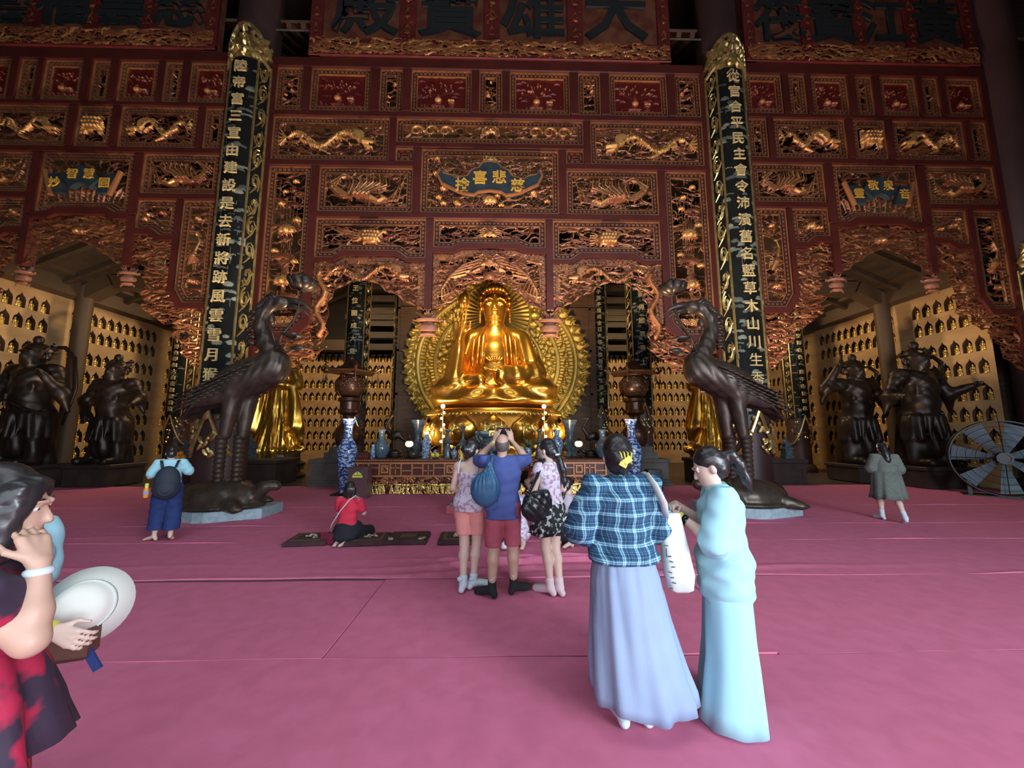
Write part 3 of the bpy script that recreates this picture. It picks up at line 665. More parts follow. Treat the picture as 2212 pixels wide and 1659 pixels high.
cs = thing('carved_screen', 'large red and gilt carved screen over the central altar and seated Buddha', 'carved screen', (0, SY, 0), 0, 'carved screens across the hall')
def off(o, root):      # parts are built in world coordinates
    o.matrix_parent_inverse = root.matrix_world.inverted() if False else Matrix.Translation(-Vector(root.location)); return o
H = []; PO = []
def both(x0, x1, z0, z1): H.append((x0, x1, z0, z1)); H.append((-x1, -x0, z0, z1))
H += [(-6.92, 6.92, 13.15, 13.5), (-6.9, 6.9, 11.44, 11.65), (-2.92, 2.92, 10.43, 10.61), (-5.3, 5.3, 8.1, 8.3)]
for a in ((5.65, 5.88), (3.5, 3.77), (2.52, 2.77), (.37, .6)): both(*a, 11.65, 13.15)
both(6.72, 6.92, 3.0, 13.2); both(2.92, 3.12, 9.95, 11.45); both(2.12, 2.35, 8.3, 10.43); both(2.35, 6.75, 9.77, 9.97); both(5.2, 5.42, 4.9, 9.8); both(1.7, 1.9, 5.25, 8.1)
for f in (lambda p: p, mir):
    PO.append(f([(1.9, 6.72), (2.5, 6.72), (2.8, 6.9), (4.3, 6.9), (4.6, 6.72), (5.2, 6.72), (5.2, 6.84), (4.65, 6.84), (4.35, 7.06), (2.75, 7.06), (2.45, 6.84), (1.9, 6.84)]))
    PO.append(f([(5.2, 4.95), (5.2, 4.80), (5.62, 4.36), (6.75, 4.36), (6.75, 4.56), (5.76, 4.56), (5.42, 4.95)]))
PO.append([(-1.7, 7.02), (-1.1, 7.02), (-.8, 7.16), (.8, 7.16), (1.1, 7.02), (1.7, 7.02), (1.7, 7.19), (1.15, 7.19), (.85, 7.33), (-.85, 7.33), (-1.15, 7.19), (-1.7, 7.19)])
off(frame(cs, H, PO), cs)
PN = lambda *a, **k: off(panel(cs, *a, **k), cs)
PN(rect(-.37, .37, 11.65, 13.15), 1, 'flowers')
for s in (1, -1):
    f = (lambda p: p) if s > 0 else mir; q = 10 if s > 0 else 40
    PN(f(rect(5.88, 6.72, 11.65, 13.15)), q+1, 'flowers', dens=1.3); PN(f(rect(3.77, 5.65, 11.65, 13.15)), q+2, 'vase', m='carvered'); PN(f(rect(2.77, 3.5, 11.65, 13.15)), q+3, 'flowers'); PN(f(rect(.6, 2.52, 11.65, 13.15)), q+4, 'vase', m='carvered')
    PN(f(rect(3.12, 6.72, 9.97, 11.44)), q+5, 'dragon', dens=1.1, hz=.75)
    def tri(r, a, b, w, h):
        for k in range(4): r.stroke([(a, b+h*(.08+.28*k)), (a+w*(.42 if k == 1 else 1), b+h*(.08+.28*k))], .03, .3, .1)
    PN(f(rect(2.35, 2.92, 9.97, 10.43)), q+6, 'plain', fn=tri, m='carvered')
    PN(f(rect(2.35, 5.2, 8.3, 9.77)), q+7, 'phoenix', dens=.9, hz=.7)
    PN(f([(5.42, 4.95), (5.76, 4.56), (6.72, 4.56), (6.72, 9.77), (5.42, 9.77)]), q+8, 'lotus', dens=.55)
    PN(f([(1.9, 6.84), (2.45, 6.84), (2.75, 7.06), (4.35, 7.06), (4.65, 6.84), (5.2, 6.84), (5.2, 8.1), (1.9, 8.1)]), q+9, 'turtle', dens=1.25, hz=.8)
    # arch panel with an open, scalloped lower edge running down into the bracket
    top = [(4.6, 6.72), (5.2, 6.72)]
    edge = [(1.9, 5.2), (2.15, 5.35), (2.5, 5.5), (2.75, 5.72), (3.05, 5.8), (3.25, 6.02), (3.6, 6.12), (4.0, 6.1), (4.25, 5.95), (4.5, 5.85), (4.55, 5.6), (4.7, 5.45), (4.62, 5.1), (4.72, 4.75), (4.6, 4.55), (4.75, 4.3), (5.0, 4.1)]
    poly = edge+[(5.25, 4.75), (5.2, 6.72), (4.6, 6.72), (4.3, 6.9), (2.8, 6.9), (2.5, 6.72), (1.9, 6.72)]
    def arch(r, a, b, w, h, s=s, edge=edge):
        sx = lambda x: s*x
        r.dragon(min(sx(2.1), sx(4.9)), 5.95, 2.8, .9, s > 0, .6)
        E = [(sx(x), z) for x, z in edge]
        for k in range(len(E)-1): r.stroke([E[k], ((E[k][0]+E[k+1][0])/2, (E[k][1]+E[k+1][1])/2+.07), E[k+1]], [.05, .07, .05], .35+.1*(k % 3), .05)
        for k in range(12): x, z = sx(4.9), 4.5+k*.16; r.stroke([(x+.12*math.sin(k), z), (x+.12*math.sin(k+1), z+.16)], .08, .6, .08)
    o = PN(f(poly), q+10, 'none', 'carved_arch_panel', brd=False, dens=1.4, hz=.75, fn=arch)
    tp = f([(1.9, 5.3), (2.12, 5.3), (2.12, 6.5), (2.57, 6.5), (2.87, 6.68), (4.23, 6.68), (4.53, 6.5), (4.98, 6.5), (4.98, 4.9), (5.2, 4.9), (5.2, 6.72), (4.6, 6.72), (4.3, 6.9), (2.8, 6.9), (2.5, 6.72), (1.9, 6.72)])
    mb = MB(); mb.mi = 0; mb.prism(tp, SY-.05, SY+.05)
    n = len(tp); L = [f([(2.01, 5.3)])[0], f([(2.01, 6.61)])[0], f([(2.53, 6.61)])[0], f([(2.83, 6.79)])[0], f([(4.27, 6.79)])[0], f([(4.57, 6.61)])[0], f([(5.09, 6.61)])[0], f([(5.09, 4.9)])[0]]; mb.mi = 1
    for a_, b_ in zip(L[:-1], L[1:]):
        p, r_ = Vector(a_), Vector(b_); k = max(1, int((r_-p).length/.125)); t = (r_-p)/k
        for j in range(k): e = p+t*(j+.5); mb.bar((e.x, SY-.07, e.y), (t.length*.62, .07, .07), 0, -math.atan2(t.y, t.x), 0)
    mb.build('border', [M['giltwood'], M['bead']], o)
    # cloud bracket under the lotus panel, against the pillar
    bk = [(5.0, 4.15), (5.25, 4.78), (5.64, 4.34), (6.72, 4.34), (6.85, 2.2), (6.55, 2.35), (6.4, 2.75), (6.15, 2.8), (6.05, 3.15), (5.8, 3.1), (5.7, 3.45), (5.35, 3.45), (5.3, 3.7), (5.0, 3.75), (4.85, 4.0), (4.55, 4.2)]
    PN(f(bk), q+11, 'none', 'carved_bracket', brd=False, dens=2.0, hz=.8)
    off(pendant(cs, s*1.8, 5.27, 4.5, .72), cs)
PN(rect(-2.92, 2.92, 10.61, 11.44), 61, 'beast', fn=lambda r, a, b, w, h: [r.stroke([(x+.22*math.cos(t)*(1-t/9), b+h*.5+.2*math.sin(t)*(1-t/9)) for t in np.linspace(0, 7, 18)], [.05, .03], .75, .06) for x in (-2.3, -1.85, -1.4, 1.4, 1.85, 2.3)])
def plaque(r, a, b, w, h):
    for i in range(24):
        for j in range(11):
            x, z = a+w*(i+.5*(j % 2))/23.5, b+h*j/10; r.stroke([(x+.075*math.cos(t), z+.075*math.sin(t)) for t in np.linspace(0, 6.28, 7)], .02, .55, 0)
    for k in range(26): x, z = a+w*r.rng.uniform(0, 1), b+h*r.rng.uniform(0, 1); r.flower(x, z, .11, .7)
    r.beast(0, b+h*.92, .16, .8); r.flower(0, b+.18, .22, .8)
PL = rect(-2.12, 2.12, 8.3, 10.41)
o = PN(PL, 62, 'none', 'plaque_panel', dens=.7, fn=plaque)
half = [(0, .58), (.2, .55), (.32, .36), (.5, .30), (.62, .10), (.9, .02), (1.02, .12), (1.25, .18), (1.34, .34), (1.42, .12), (1.3, -.16), (1.05, -.3), (.85, -.42), (.6, -.5), (.42, -.52), (.3, -.42), (0, -.38)]
pq = [(x*1.12, 9.32+z) for x, z in half]+[(-x*1.12, 9.32+z) for x, z in half[-2:0:-1]]
mb = MB(); mb.prism(pq, SY-.30, SY-.12); mb.mi = 1; mb.ring([(x*1.02, 9.32+(z-9.32)*1.03) for x, z in pq], inset(pq, .03), SY-.31, SY-.2)
off(mb.build('name_plaque', [M['slate'], M['giltwood']], cs), cs)
pos = [(-.83, 9.1), (-.3, 9.34), (.28, 9.36), (.84, 9.1)]
off(glyphs('plaque_lettering', '捨喜悲慈', M['gilt_letter'], cs, .44, None, depth=.04, bold=.008, curve=lambda i: (pos[i][0], SY-.31, pos[i][1], 0)), cs)
PN([(-1.7, 7.19), (-1.15, 7.19), (-.85, 7.33), (.85, 7.33), (1.15, 7.19), (1.7, 7.19), (1.7, 8.1), (-1.7, 8.1)], 63, 'beast', dens=1.2)
ge = [(-1.69, 5.25), (-1.1, 5.45), (-.95, 5.7), (-.72, 5.85), (-.6, 6.05), (-.2, 6.12), (.2, 6.12), (.6, 6.05), (.72, 5.85), (.95, 5.7), (1.1, 5.45), (1.69, 5.25)]
def garch(r, a, b, w, h):
    r.beast(0, 6.75, .34, .55); r.dab(0, 6.24, .17, .5, .14)
    for k in range(len(ge)-1): r.stroke([ge[k], ((ge[k][0]+ge[k+1][0])/2, (ge[k][1]+ge[k+1][1])/2+.06), ge[k+1]], .035, .3, .03)
    for s in (-1, 1):
        for q in range(5): r.stroke([(s*(.3+.1*q), 6.85-.12*q), (s*(.8+.1*q), 6.65-.1*q), (s*(1.2+.05*q), 6.3-.1*q), (s*(1.0+.1*q), 5.9-.06*q), (s*(1.3+.06*q), 5.5+.05*q)], [.02, .035, .035, .03, .015], .3+.12*q, .07)
o = PN(ge+[(1.69, 7.02), (1.1, 7.02), (.8, 7.16), (-.8, 7.16), (-1.1, 7.02), (-1.69, 7.02)], 64, 'none', 'carved_arch_panel', brd=False, dens=1.7, hz=.6, fn=garch)
mb = MB(); gp = [(-1.69, 5.3), (-1.5, 5.3), (-1.5, 6.83), (-1.02, 6.83), (-.72, 6.97), (.72, 6.97), (1.02, 6.83), (1.5, 6.83), (1.5, 5.3), (1.69, 5.3), (1.69, 7.02), (1.1, 7.02), (.8, 7.16), (-.8, 7.16), (-1.1, 7.02), (-1.69, 7.02)]
mb.prism(gp, SY-.05, SY+.05); mb.mi = 1
L = [(-1.6, 5.3), (-1.6, 6.93), (-1.06, 6.93), (-.76, 7.07), (.76, 7.07), (1.06, 6.93), (1.6, 6.93), (1.6, 5.3)]
for a_, b_ in zip(L[:-1], L[1:]):
    p, r_ = Vector(a_), Vector(b_); k = max(1, int((r_-p).length/.125)); t = (r_-p)/k
    for j in range(k): e = p+t*(j+.5); mb.bar((e.x, SY-.07, e.y), (t.length*.62, .07, .07), 0, -math.atan2(t.y, t.x), 0)
mb.build('border', [M['giltwood'], M['bead']], o)

def wing(s):
    cx = s*12.1; side = 'left' if s < 0 else 'right'
    ws = thing('carved_screen', 'red and gilt carved screen of the %s bay, with an open arch before dark guardians' % side, 'carved screen', (cx, SY, 0), 0, 'carved screens across the hall')
    T = lambda p: [(cx+x, z) for x, z in p]
    B = []; PO = []
    def bx(x0, x1, z0, z1): B.append((cx+x0, cx+x1, z0, z1)); B.append((cx-x1, cx-x0, z0, z1))
    B += [(cx-4.05, cx+4.05, 13.24, 13.62), (cx-4.0, cx+4.0, 11.67, 11.84), (cx-4.0, cx+4.0, 10.1, 10.3)]
    for a in ((2.5, 2.7), (1.75, 1.92), (.3, .53)): bx(*a, 11.84, 13.24)
    bx(3.9, 4.05, 3.6, 13.24); bx(.54, .76, 10.3, 11.67); bx(3.12, 3.3, 10.3, 11.67); bx(1.36, 1.62, 8.1, 10.1); bx(1.62, 3.9, 8.6, 8.8); bx(2.78, 2.94, 5.7, 8.6); bx(1.4, 1.6, 6.5, 8.1)
    for f in (lambda p: p, mir):
        PO.append(T(f([(2.78, 5.8), (3.1, 5.25), (3.9, 5.25), (3.9, 5.42), (3.2, 5.42), (2.94, 5.85)])))
        PO.append(T(f([(1.6, 7.5), (2.05, 7.5), (2.3, 7.32), (2.8, 7.32), (2.8, 7.48), (2.36, 7.48), (2.1, 7.68), (1.6, 7.68)])))
    PO.append(T([(-1.4, 7.97), (-.95, 7.97), (-.7, 8.1), (.7, 8.1), (.95, 7.97), (1.4, 7.97), (1.4, 8.17), (1.0, 8.17), (.75, 8.32), (-.75, 8.32), (-1.0, 8.17), (-1.4, 8.17)]))
    off(frame(ws, B, PO), ws)
    q = 100 if s < 0 else 200; Pw = lambda p, *a, **k: off(panel(ws, T(p), *a, cx=cx, **k), ws)
    Pw(rect(-.3, .3, 11.84, 13.24), q, 'flowers'); Pw(rect(-.54, .54, 10.3, 11.67), q+1, 'turtle', fn=lambda r, a, b, w, h: r.beast(cx, b+h*.5, h*.42, .95))
    for t in (1, -1):
        f = (lambda p: p) if t > 0 else mir; n = q+5+(t+1)*10
        Pw(f(rect(2.7, 3.9, 11.84, 13.24)), n+1, 'vase', m='carvered'); Pw(f(rect(1.92, 2.5, 11.84, 13.24)), n+2, 'flowers'); Pw(f(rect(.53, 1.75, 11.84, 13.24)), n+3, 'vase', m='carvered')
        Pw(f(rect(.76, 3.12, 10.3, 11.67)), n+4, 'dragon', dens=1.3); Pw(f(rect(3.3, 3.9, 10.3, 11.67)), n+5, 'flowers'); Pw(f(rect(1.62, 3.9, 8.8, 10.1)), n+6, 'phoenix', dens=1.1)
        Pw(f([(1.6, 7.68), (2.1, 7.68), (2.36, 7.48), (2.78, 7.48), (2.78, 8.6), (1.6, 8.6)]), n+7, 'flowers', dens=1.2)
        Pw(f([(2.94, 5.85), (3.2, 5.42), (3.9, 5.42), (3.9, 8.6), (2.94, 8.6)]), n+8, 'crane', dens=.8)
        bk = f([(1.6, 6.55), (1.8, 6.62), (2.0, 6.5), (1.95, 6.2), (2.1, 5.95), (1.85, 5.75), (2.1, 5.55), (2.0, 5.3), (2.25, 5.1), (2.5, 4.95), (2.75, 4.75), (2.95, 4.8), (3.0, 4.4), (3.25, 4.3), (3.3, 3.9), (3.55, 3.75), (3.75, 3.45), (3.92, 3.6), (3.92, 5.25), (3.1, 5.25), (2.78, 5.75), (2.78, 7.32), (2.3, 7.32), (2.05, 7.5), (1.6, 7.5)])
        Pw(bk, n+9, 'none', 'carved_bracket', brd=False, dens=1.9, hz=.7)
        off(pendant(ws, cx+t*1.5, 6.55, 5.98, .52), ws)
    def fan(r, a, b, w, h):
        for k in range(16): x_ = a+w*k/15; r.stroke([(x_, b+h*.08), (x_+.12*(x_-cx), b+h*.3), (x_+.3*(x_-cx), b+h*.42)], [.02, .045, .02], .3+.3*(k % 2), .05)
    Pw([(-1.36, 8.17), (-1.0, 8.17), (-.75, 8.32), (.75, 8.32), (1.0, 8.17), (1.36, 8.17), (1.36, 10.1), (-1.36, 10.1)], q+3, 'none', 'plaque_panel', dens=1.0, hz=.3, fn=fan)
    ae = [(-1.4, 6.55), (-1.15, 6.62), (-1.0, 6.8), (-.75, 6.9), (-.55, 7.08), (-.25, 7.2), (0, 7.3), (.25, 7.2), (.55, 7.08), (.75, 6.9), (1.0, 6.8), (1.15, 6.62), (1.4, 6.55)]
    def ar(r, a, b, w, h):
        for k in range(len(ae)-1): p, e = T([ae[k]])[0], T([ae[k+1]])[0]; r.stroke([p, ((p[0]+e[0])/2, (p[1]+e[1])/2+.06), e], .055, .4, .05)
        r.flower(cx, 7.55, .18, .6)
    Pw(ae+[(1.4, 7.97), (.95, 7.97), (.7, 8.1), (-.7, 8.1), (-.95, 7.97), (-1.4, 7.97)], q+4, 'none', 'carved_arch_panel', brd=False, dens=2.0, hz=.85, fn=ar)
    # fan-shaped slate plaque with two scrolls
    mb = MB(); A = [(.58*math.cos(a)*1.15, 8.62+.95*math.sin(a)) for a in np.linspace(.62, pi-.62, 9)]; Bq = [(.3*math.cos(a)*1.1, 8.62+.42*math.sin(a)) for a in np.linspace(pi-.62, .62, 9)]
    mb.prism(T(A+Bq), SY-.27, SY-.1)
    for t in (1, -1): mb.prism(T([(t*.45, 8.72), (t*.78, 8.75), (t*1.0, 9.3), (t*.66, 9.34)]), SY-.24, SY-.1)
    mb.mi = 1
    for t in (1, -1): mb.tube([(cx+t*.84, SY-.22, 8.66), (cx+t*1.1, SY-.22, 9.42)], .07, 8)
    off(mb.build('name_plaque', [M['slate'], M['giltwood']], ws), ws)
    tx = '圓智慧妙' if s < 0 else '靈敬泉音'
    pp = [(-.72, 9.02), (-.24, 9.3), (.24, 9.3), (.72, 9.02)]
    off(glyphs('plaque_lettering', tx if s > 0 else '妙智慧圓', M['gilt_letter'], ws, .34, None, depth=.03, curve=lambda i: (cx+pp[i][0], SY-.285, pp[i][1], 0)), ws)
wing(-1); wing(1)

# ---------------------------------------------------------------- signboards above the screens
M['signwood'] = mat('sign_ground', (0.21, 0.085, 0.04), 0.55, 0.1, (0.13, 0.035, 0.022), 2.5, bump=0.012, bscale=7)
M['signred'] = mat('sign_red', (0.15, 0.02, 0.02), 0.5, 0, (0.10, 0.014, 0.014), 2)
def signboard(cx, hw, z0, chars, cw, pil, label, seed, size):
    t = thing('signboard', label, 'signboard', (cx, SY-.1, z0), 0, 'signboards above the screens'); y = SY-.12
    z1 = z0+3.6; mb = MB(); mb.box(cx-hw, cx+hw, y, y+.2, z0, z1); off(mb.build('board', M['signwood'], t), t)
    n = len(chars); cell = 2*(hw-.38)/n; mb = MB()
    mb.box(cx-hw, cx-hw+.38, y-.08, y, z0, z1, .02); mb.box(cx+hw-.38, cx+hw, y-.08, y, z0, z1, .02); mb.box(cx-hw, cx+hw, y-.1, y, z0, z0+.16, .02); mb.box(cx-hw+.38, cx+hw-.38, y-.06, y, z0+.58, z0+.66)
    for k in range(1, n): x = cx-hw+.38+k*cell; mb.box(x-pil/2, x+pil/2, y-.07, y, z0+.16, z1, .02)
    off(mb.build('frame', M['signred'], t), t)
    r = Relief(cx-hw+.05, cx+hw-.05, z0+.02, z0+.62, seed=seed); r.clouds(1.6, (.03, .055), (.35, .8), .7); o = r.build('carved_skirt', y-.1, M['carve'], t, depth=.7); off(o, t)
    for j_, x in enumerate([cx-hw+.19, cx+hw-.19]+[cx-hw+.38+k*cell for k in range(1, n)]):
        w_ = .15 if j_ < 2 else pil/2-.06; r = Relief(x-w_, x+w_, z0+.68, z1-.05, seed=seed+2+j_); r.clouds(1.0, (.015, .03), (.0, .55), .3)
        for k in range(5): z = z0+.85+k*.6; r.dab(x, z, w_*.6, .3, .03, .06); r.stroke([(x-w_*.5, z+.1), (x, z+.3), (x+w_*.5, z+.1)], [.02, .03, .02], .4, .03); r.stroke([(x, z+.1), (x, z+.4)], .02, .2, .02)
        off(r.build('carved_strip', y-.07, M['carve'], t, depth=.6), t)
    zc = z0+.78+size*.47
    off(glyphs('lettering', chars, M['glyph_dark'], t, size, None, depth=.08, bold=.03, curve=lambda i: (cx-hw+.38+cell*(i+.5), y-.05, zc, 0)), t)
signboard(.02, 5.78, 13.515, '殿寶雄大', 2, .5, 'wide dark red signboard with four large dark characters above the central screen', 301, 2.15)
signboard(-12.6, 3.95, 13.635, '蔭福雲慈', 2, .42, 'dark red signboard with large dark characters above the left screen', 311, 1.75)
signboard(12.15, 3.9, 13.635, '筏寶江黃', 2, .42, 'dark red signboard with large dark characters above the right screen', 321, 1.75)

# ---------------------------------------------------------------- couplet boards on the pillars
def couplet(x, y, r, z0, z1, text, label, size, group, crown=True, seed=0, step=None, a1=1.0, foot=True):
    t = thing('couplet_board', label, 'couplet board', (x, y-r, z0), 0, group); R = random.Random(seed)
    def shell(name, ang0, ang1, rr, th, za, zb, m, n=18):
        mb = MB(); vs = []
        for k in range(n+1):
            a = ang0+(ang1-ang0)*k/n
            for q in (rr, rr+th):
                for z in (za, zb): vs.append((x+q*math.sin(a), y-q*math.cos(a), z))
        fs = []
        for k in range(n):
            b = 4*k; fs += [(b+2, b+6, b+7, b+3), (b, b+1, b+5, b+4), (b+1, b+3, b+7, b+5), (b, b+4, b+6, b+2)]
        fs += [(0, 2, 3, 1), (4*n, 4*n+1, 4*n+3, 4*n+2)]; mb.add(vs, fs); o = mb.build(name, m, t, 'auto'); off(o, t); return o
    hs = 0.55 if crown else 0; zb = z1-(1.15 if crown else 0); za = z0+(1.45 if foot else 0)
    shell('board', -.78*a1, .78*a1, r+.01, .05, za, zb, M['black']); 
    for sg, nm in ((-1, 'side_strip'), (1, 'side_strip')):
        s0 = shell(nm, sg*.80*a1, sg*1.42*a1, r+.01, .04, za, zb, M['black'], 8)
        mb = MB(); L = zb-za; k = 0; z = za
        rr = r+.055; P3 = lambda a, z_: (x+rr*math.sin(a), y-rr*math.cos(a), z_); sc = size
        while z < zb-.3*sc:
            c = sg*1.1*a1; h = sc*.8
            for q0, rr_ in ((.22, .028), (.13, .022)): mb.tube([P3(c+q0*a1*math.cos(q*1.0+k*2)*(1-q/8), z+h*.5+h*q0*2*math.sin(q*1.0+k*2)*(1-q/8)) for q in np.linspace(0, 6.3, 11)], rr_*sc, 4)
            mb.tube([P3(c-.2*a1, z), P3(c+.02*a1, z+h*.25), P3(c+.22*a1, z+h*.6), P3(c+.1*a1, z+h*.8)], [.012*sc, .03*sc, .026*sc, .01*sc], 4); z += h*.9; k += 1
        mb.build('scrollwork', M['gilt_scroll'], s0)
        for aa in (.79, 1.43):
            pass
    mb = MB()
    for aa in (-1.43, -.79, .79, 1.43):
        a = aa*a1; q = r+.055; mb.tube([(x+q*math.sin(a), y-q*math.cos(a), za), (x+q*math.sin(a), y-q*math.cos(a), zb)], .03*size+.008, 6)
    off(mb.build('gilt_edging', M['gilt_scroll'], t), t)
    # painted lotus plants in low relief
    rl = Relief(-.76*r, .76*r, za, zb, res=.02*max(.6, size), seed=seed+500)
    for k in range(int((zb-za)*9/size)):
        u, z = R.uniform(-.68, .68)*r, R.uniform(za+.1, zb-.1)
        if R.random() < .5: rl.leaf(u, z, R.uniform(.08, .19)*size*1.2, R.uniform(.1, .9))
        else: rl.flower(u, z, R.uniform(.06, .11)*size*1.3, R.uniform(.2, 1.0))
        rl.stroke([(u, z), (u+R.uniform(-.12, .12), z-R.uniform(.3, .9))], .014, R.uniform(.1, .7), 0)
    o = rl.build('lotus_pattern', 0, M['lotus_rel'], t, depth=.10)
    me = o.data; co = np.empty(len(me.vertices)*3); me.vertices.foreach_get('co', co); co = co.reshape(-1, 3); an = co[:, 0]/r; q = r+.062-co[:, 1]*1.0
    co = np.stack([x+q*np.sin(an), y-q*np.cos(an), co[:, 2]], 1); me.vertices.foreach_set('co', co.ravel()); off(o, t)
    n = len(text); st = step or (zb-za-.3)/n
    off(glyphs('lettering', text, M['couplet_gold'], t, size*.40, (x, y-r-.10, zb-.26*size-.1), depth=.05, step=st, bold=0.0), t)
    if crown:   # domed gilt crown of curling leaves
        mb = MB()
        for k in range(70):
            a0 = R.uniform(-1.3, 1.3)*a1; z = zb-.05+R.uniform(0, 1.0)*(1-.45*abs(a0)/1.4); q = r+.07; L = R.uniform(.15, .34); c = R.choice([-1, 1])
            mb.tube([(x+q*math.sin(a0+c*d*L*.6), y-(q+.06*math.sin(d*3))*math.cos(a0+c*d*L*.6), z+L*1.2*d-.25*L*d*d*2) for d in (0, .3, .6, .85, 1)], [.05, .075, .065, .04, .02], 6)
        a = np.linspace(-1.35, 1.35, 15); mb.tube([(x+(r+.09)*math.sin(q*a1), y-(r+.09)*math.cos(q*a1), zb+.02-.28*abs(q)**1.5+.3) for q in a], .06, 8); mb.tube([(x+(r+.07)*math.sin(q*a1), y-(r+.07)*math.cos(q*a1), zb+1.12-.5*abs(q)**2) for q in a], .07, 8)
        off(mb.build('gilt_crown', M['gilt_scroll'], t, 'auto'), t); shell('crown_back', -1.2*a1, 1.2*a1, r+.005, .04, zb, zb+.75, M['gilt_scroll'])
    if foot:
        mb = MB(); sc = max(.6, size)
        for k in range(36):
            a0 = R.uniform(-1.3, 1.3)*a1; z = za-R.uniform(0, 1.2)*(1-.3*abs(a0)); q = r+.06; L = R.uniform(.15, .3)*sc; c = R.choice([-1, 1])
            mb.tube([(x+q*math.sin(a0+c*d*L*.7), y-q*math.cos(a0+c*d*L*.7), z-L*1.0*d+.4*L*d*d) for d in (0, .3, .6, .85, 1)], [.04*sc, .06*sc, .05*sc, .035*sc, .02*sc], 6)
        for sg in (-1, 1): mb.tube([(x+(r+.06)*math.sin(sg*q*a1), y-(r+.06)*math.cos(q*a1), za-1.25*math.sin(q*1.2)+.1) for q in np.linspace(1.4, .0, 9)], .05*sc, 6)
        off(mb.build('gilt_foot', M['gilt_scroll'], t, 'auto'), t)
M['couplet_gold'] = mat('couplet_gilding', (.85, .68, .32), .45, .25)
M['lotus_rel'] = attr_mat('lotus_paint_relief', [(0.0, (.04, .052, .045)), (.5, (.11, .13, .10)), (1.0, (.28, .30, .22))], .5, .2)
couplet(-7.5, 11.3, .62, .75, 14.15, '陸帝富三宣由建設是去新將跡風雲雪月猴慈', 'tall black couplet board with gold characters on the left pillar, behind the crane facing right', 1.0, 'big couplet boards on the front pillars', a1=.82, seed=1)
couplet(7.5, 11.3, .62, .75, 14.15, '從官合平民主會令沛濱舊名藍草木山川生秀悠', 'tall black couplet board with gold characters on the right pillar, behind the crane facing left', 1.0, 'big couplet boards on the front pillars', a1=.82, seed=2)
couplet(16.8, 11.3, .62, .75, 7.75, '水流清淨', 'gilt-topped board at the right edge of the picture, on the farthest pillar', 1.0, 'big couplet boards on the front pillars', a1=.82, seed=3)
IT = ['因成業王位國成大覺覺道此', '於真佛拈花只微笑今了相了法上天無與本無界', '信無量壽佛國眾善士起寺', '從坤始子孫手值成全日大慈大悲皆性不生還不滅']
IL = ['narrow black couplet board just left of the seated Buddha, behind the left lantern', 'narrow black couplet board at the left rim of the golden mandorla', 'narrow black couplet board behind the right lantern', 'narrow black couplet board at the right rim of the golden mandorla']
for (x, y), tx, lb, k in zip(INNER, IT, IL, range(4)): couplet(x, y, .42, 1.3, 9.2, tx, lb, .62 if k % 2 == 0 else .55, 'narrow couplet boards by the Buddha', False, 10+k, None, 1.0)
for s, tx in ((-1, '解空般若三千界色即如大自在觀是清涼'), (1, '萬法皆空歸自性一塵不染見如來')):
    couplet(s*13.6, 17.2, .42, .9, 7.2, tx, 'narrow black couplet board inside the %s bay, before the niche wall' % ('left' if s < 0 else 'right'), .5, 'narrow couplet boards in the side bays', False, 20+s, None, 1.0)
# ---------------------------------------------------------------- golden Buddha, throne and mandorla
BX, BY, BZ = .1, 14.4, 2.54
M['bronze_gold'] = mat('warm_gold', (0.90, 0.48, 0.08), 0.25, 0.9, (0.78, 0.36, 0.05), 1.5)
M['halo_gold'] = mat('halo_gold', (0.80, 0.52, 0.11), 0.45, 0.7, (0.68, 0.42, 0.07), 6)
def hand(w, d, up, L, curl=0.3, spread=.12, thumb=1, k=.006):
    "palm and five fingers: w wrist, d direction of the fingers, up = back of the hand, L length"
    w, d, up = Vector(w), Vector(d).normalized(), Vector(up); up = (up-d*up.dot(d)).normalized(); sd = d.cross(up)*thumb; out = []
    pc = w+d*L*.27
    for t in (-.13, 0, .13): out.append(cap(w+d*L*.08+sd*t*L*.6, w+d*L*.48+sd*t*L*1.15, L*.105, L*.085, L*.06))
    for i, (o, l) in enumerate(((.18, .42), (.06, .50), (-.06, .47), (-.175, .36))):
        b = w+d*L*.50+sd*o*L; a1 = (d*math.cos(curl*.6)-up*math.sin(curl*.6)+sd*o*spread*4).normalized(); a2 = (d*math.cos(curl*1.6)-up*math.sin(curl*1.6)+sd*o*spread*3).normalized(); a3 = (d*math.cos(curl*2.6)-up*math.sin(curl*2.6)).normalized()
        p1 = b+a1*L*l*.45; p2 = p1+a2*L*l*.32; p3 = p2+a3*L*l*.25
        out += [cap(b, p1, L*.052, L*.047, k), cap(p1, p2, L*.047, L*.042, k), cap(p2, p3, L*.042, L*.035, k)]
    b = w+d*L*.16+sd*L*.16; p1 = b+(d*.7+sd*.75-up*.25).normalized()*L*.24; p2 = p1+(d*.95+sd*.15-up*.35).normalized()*L*.22
    return out+[cap(b, p1, L*.07, L*.055, L*.04), cap(p1, p2, L*.052, L*.04, k)]
A3 = lambda *v: np.array(v, float)
bud = thing('buddha_statue', 'huge golden seated Buddha statue raising a lotus bud, on a lotus throne', 'statue', (BX, BY, BZ))
def bfold(X, Y, Z):
    q = np.clip((1.15-Z)/.3, 0, 1)*np.clip((Z-.12)/.2, 0, 1)*np.clip((-.15-Y)/.3, 0, 1)
    d = .032*np.sin(13*np.sqrt((np.abs(X)-1.9)**2*.55+(Z-1.55)**2+.05))*q
    t = np.clip((Z-1.0)/.3, 0, 1)*np.clip((2.9-Z)/.3, 0, 1)*np.clip((np.abs(X)-.5)/.25, 0, 1)
    d = d+.03*np.sin(15*np.abs(X)+2.0*Z+5*Y)*t
    return d
P = []
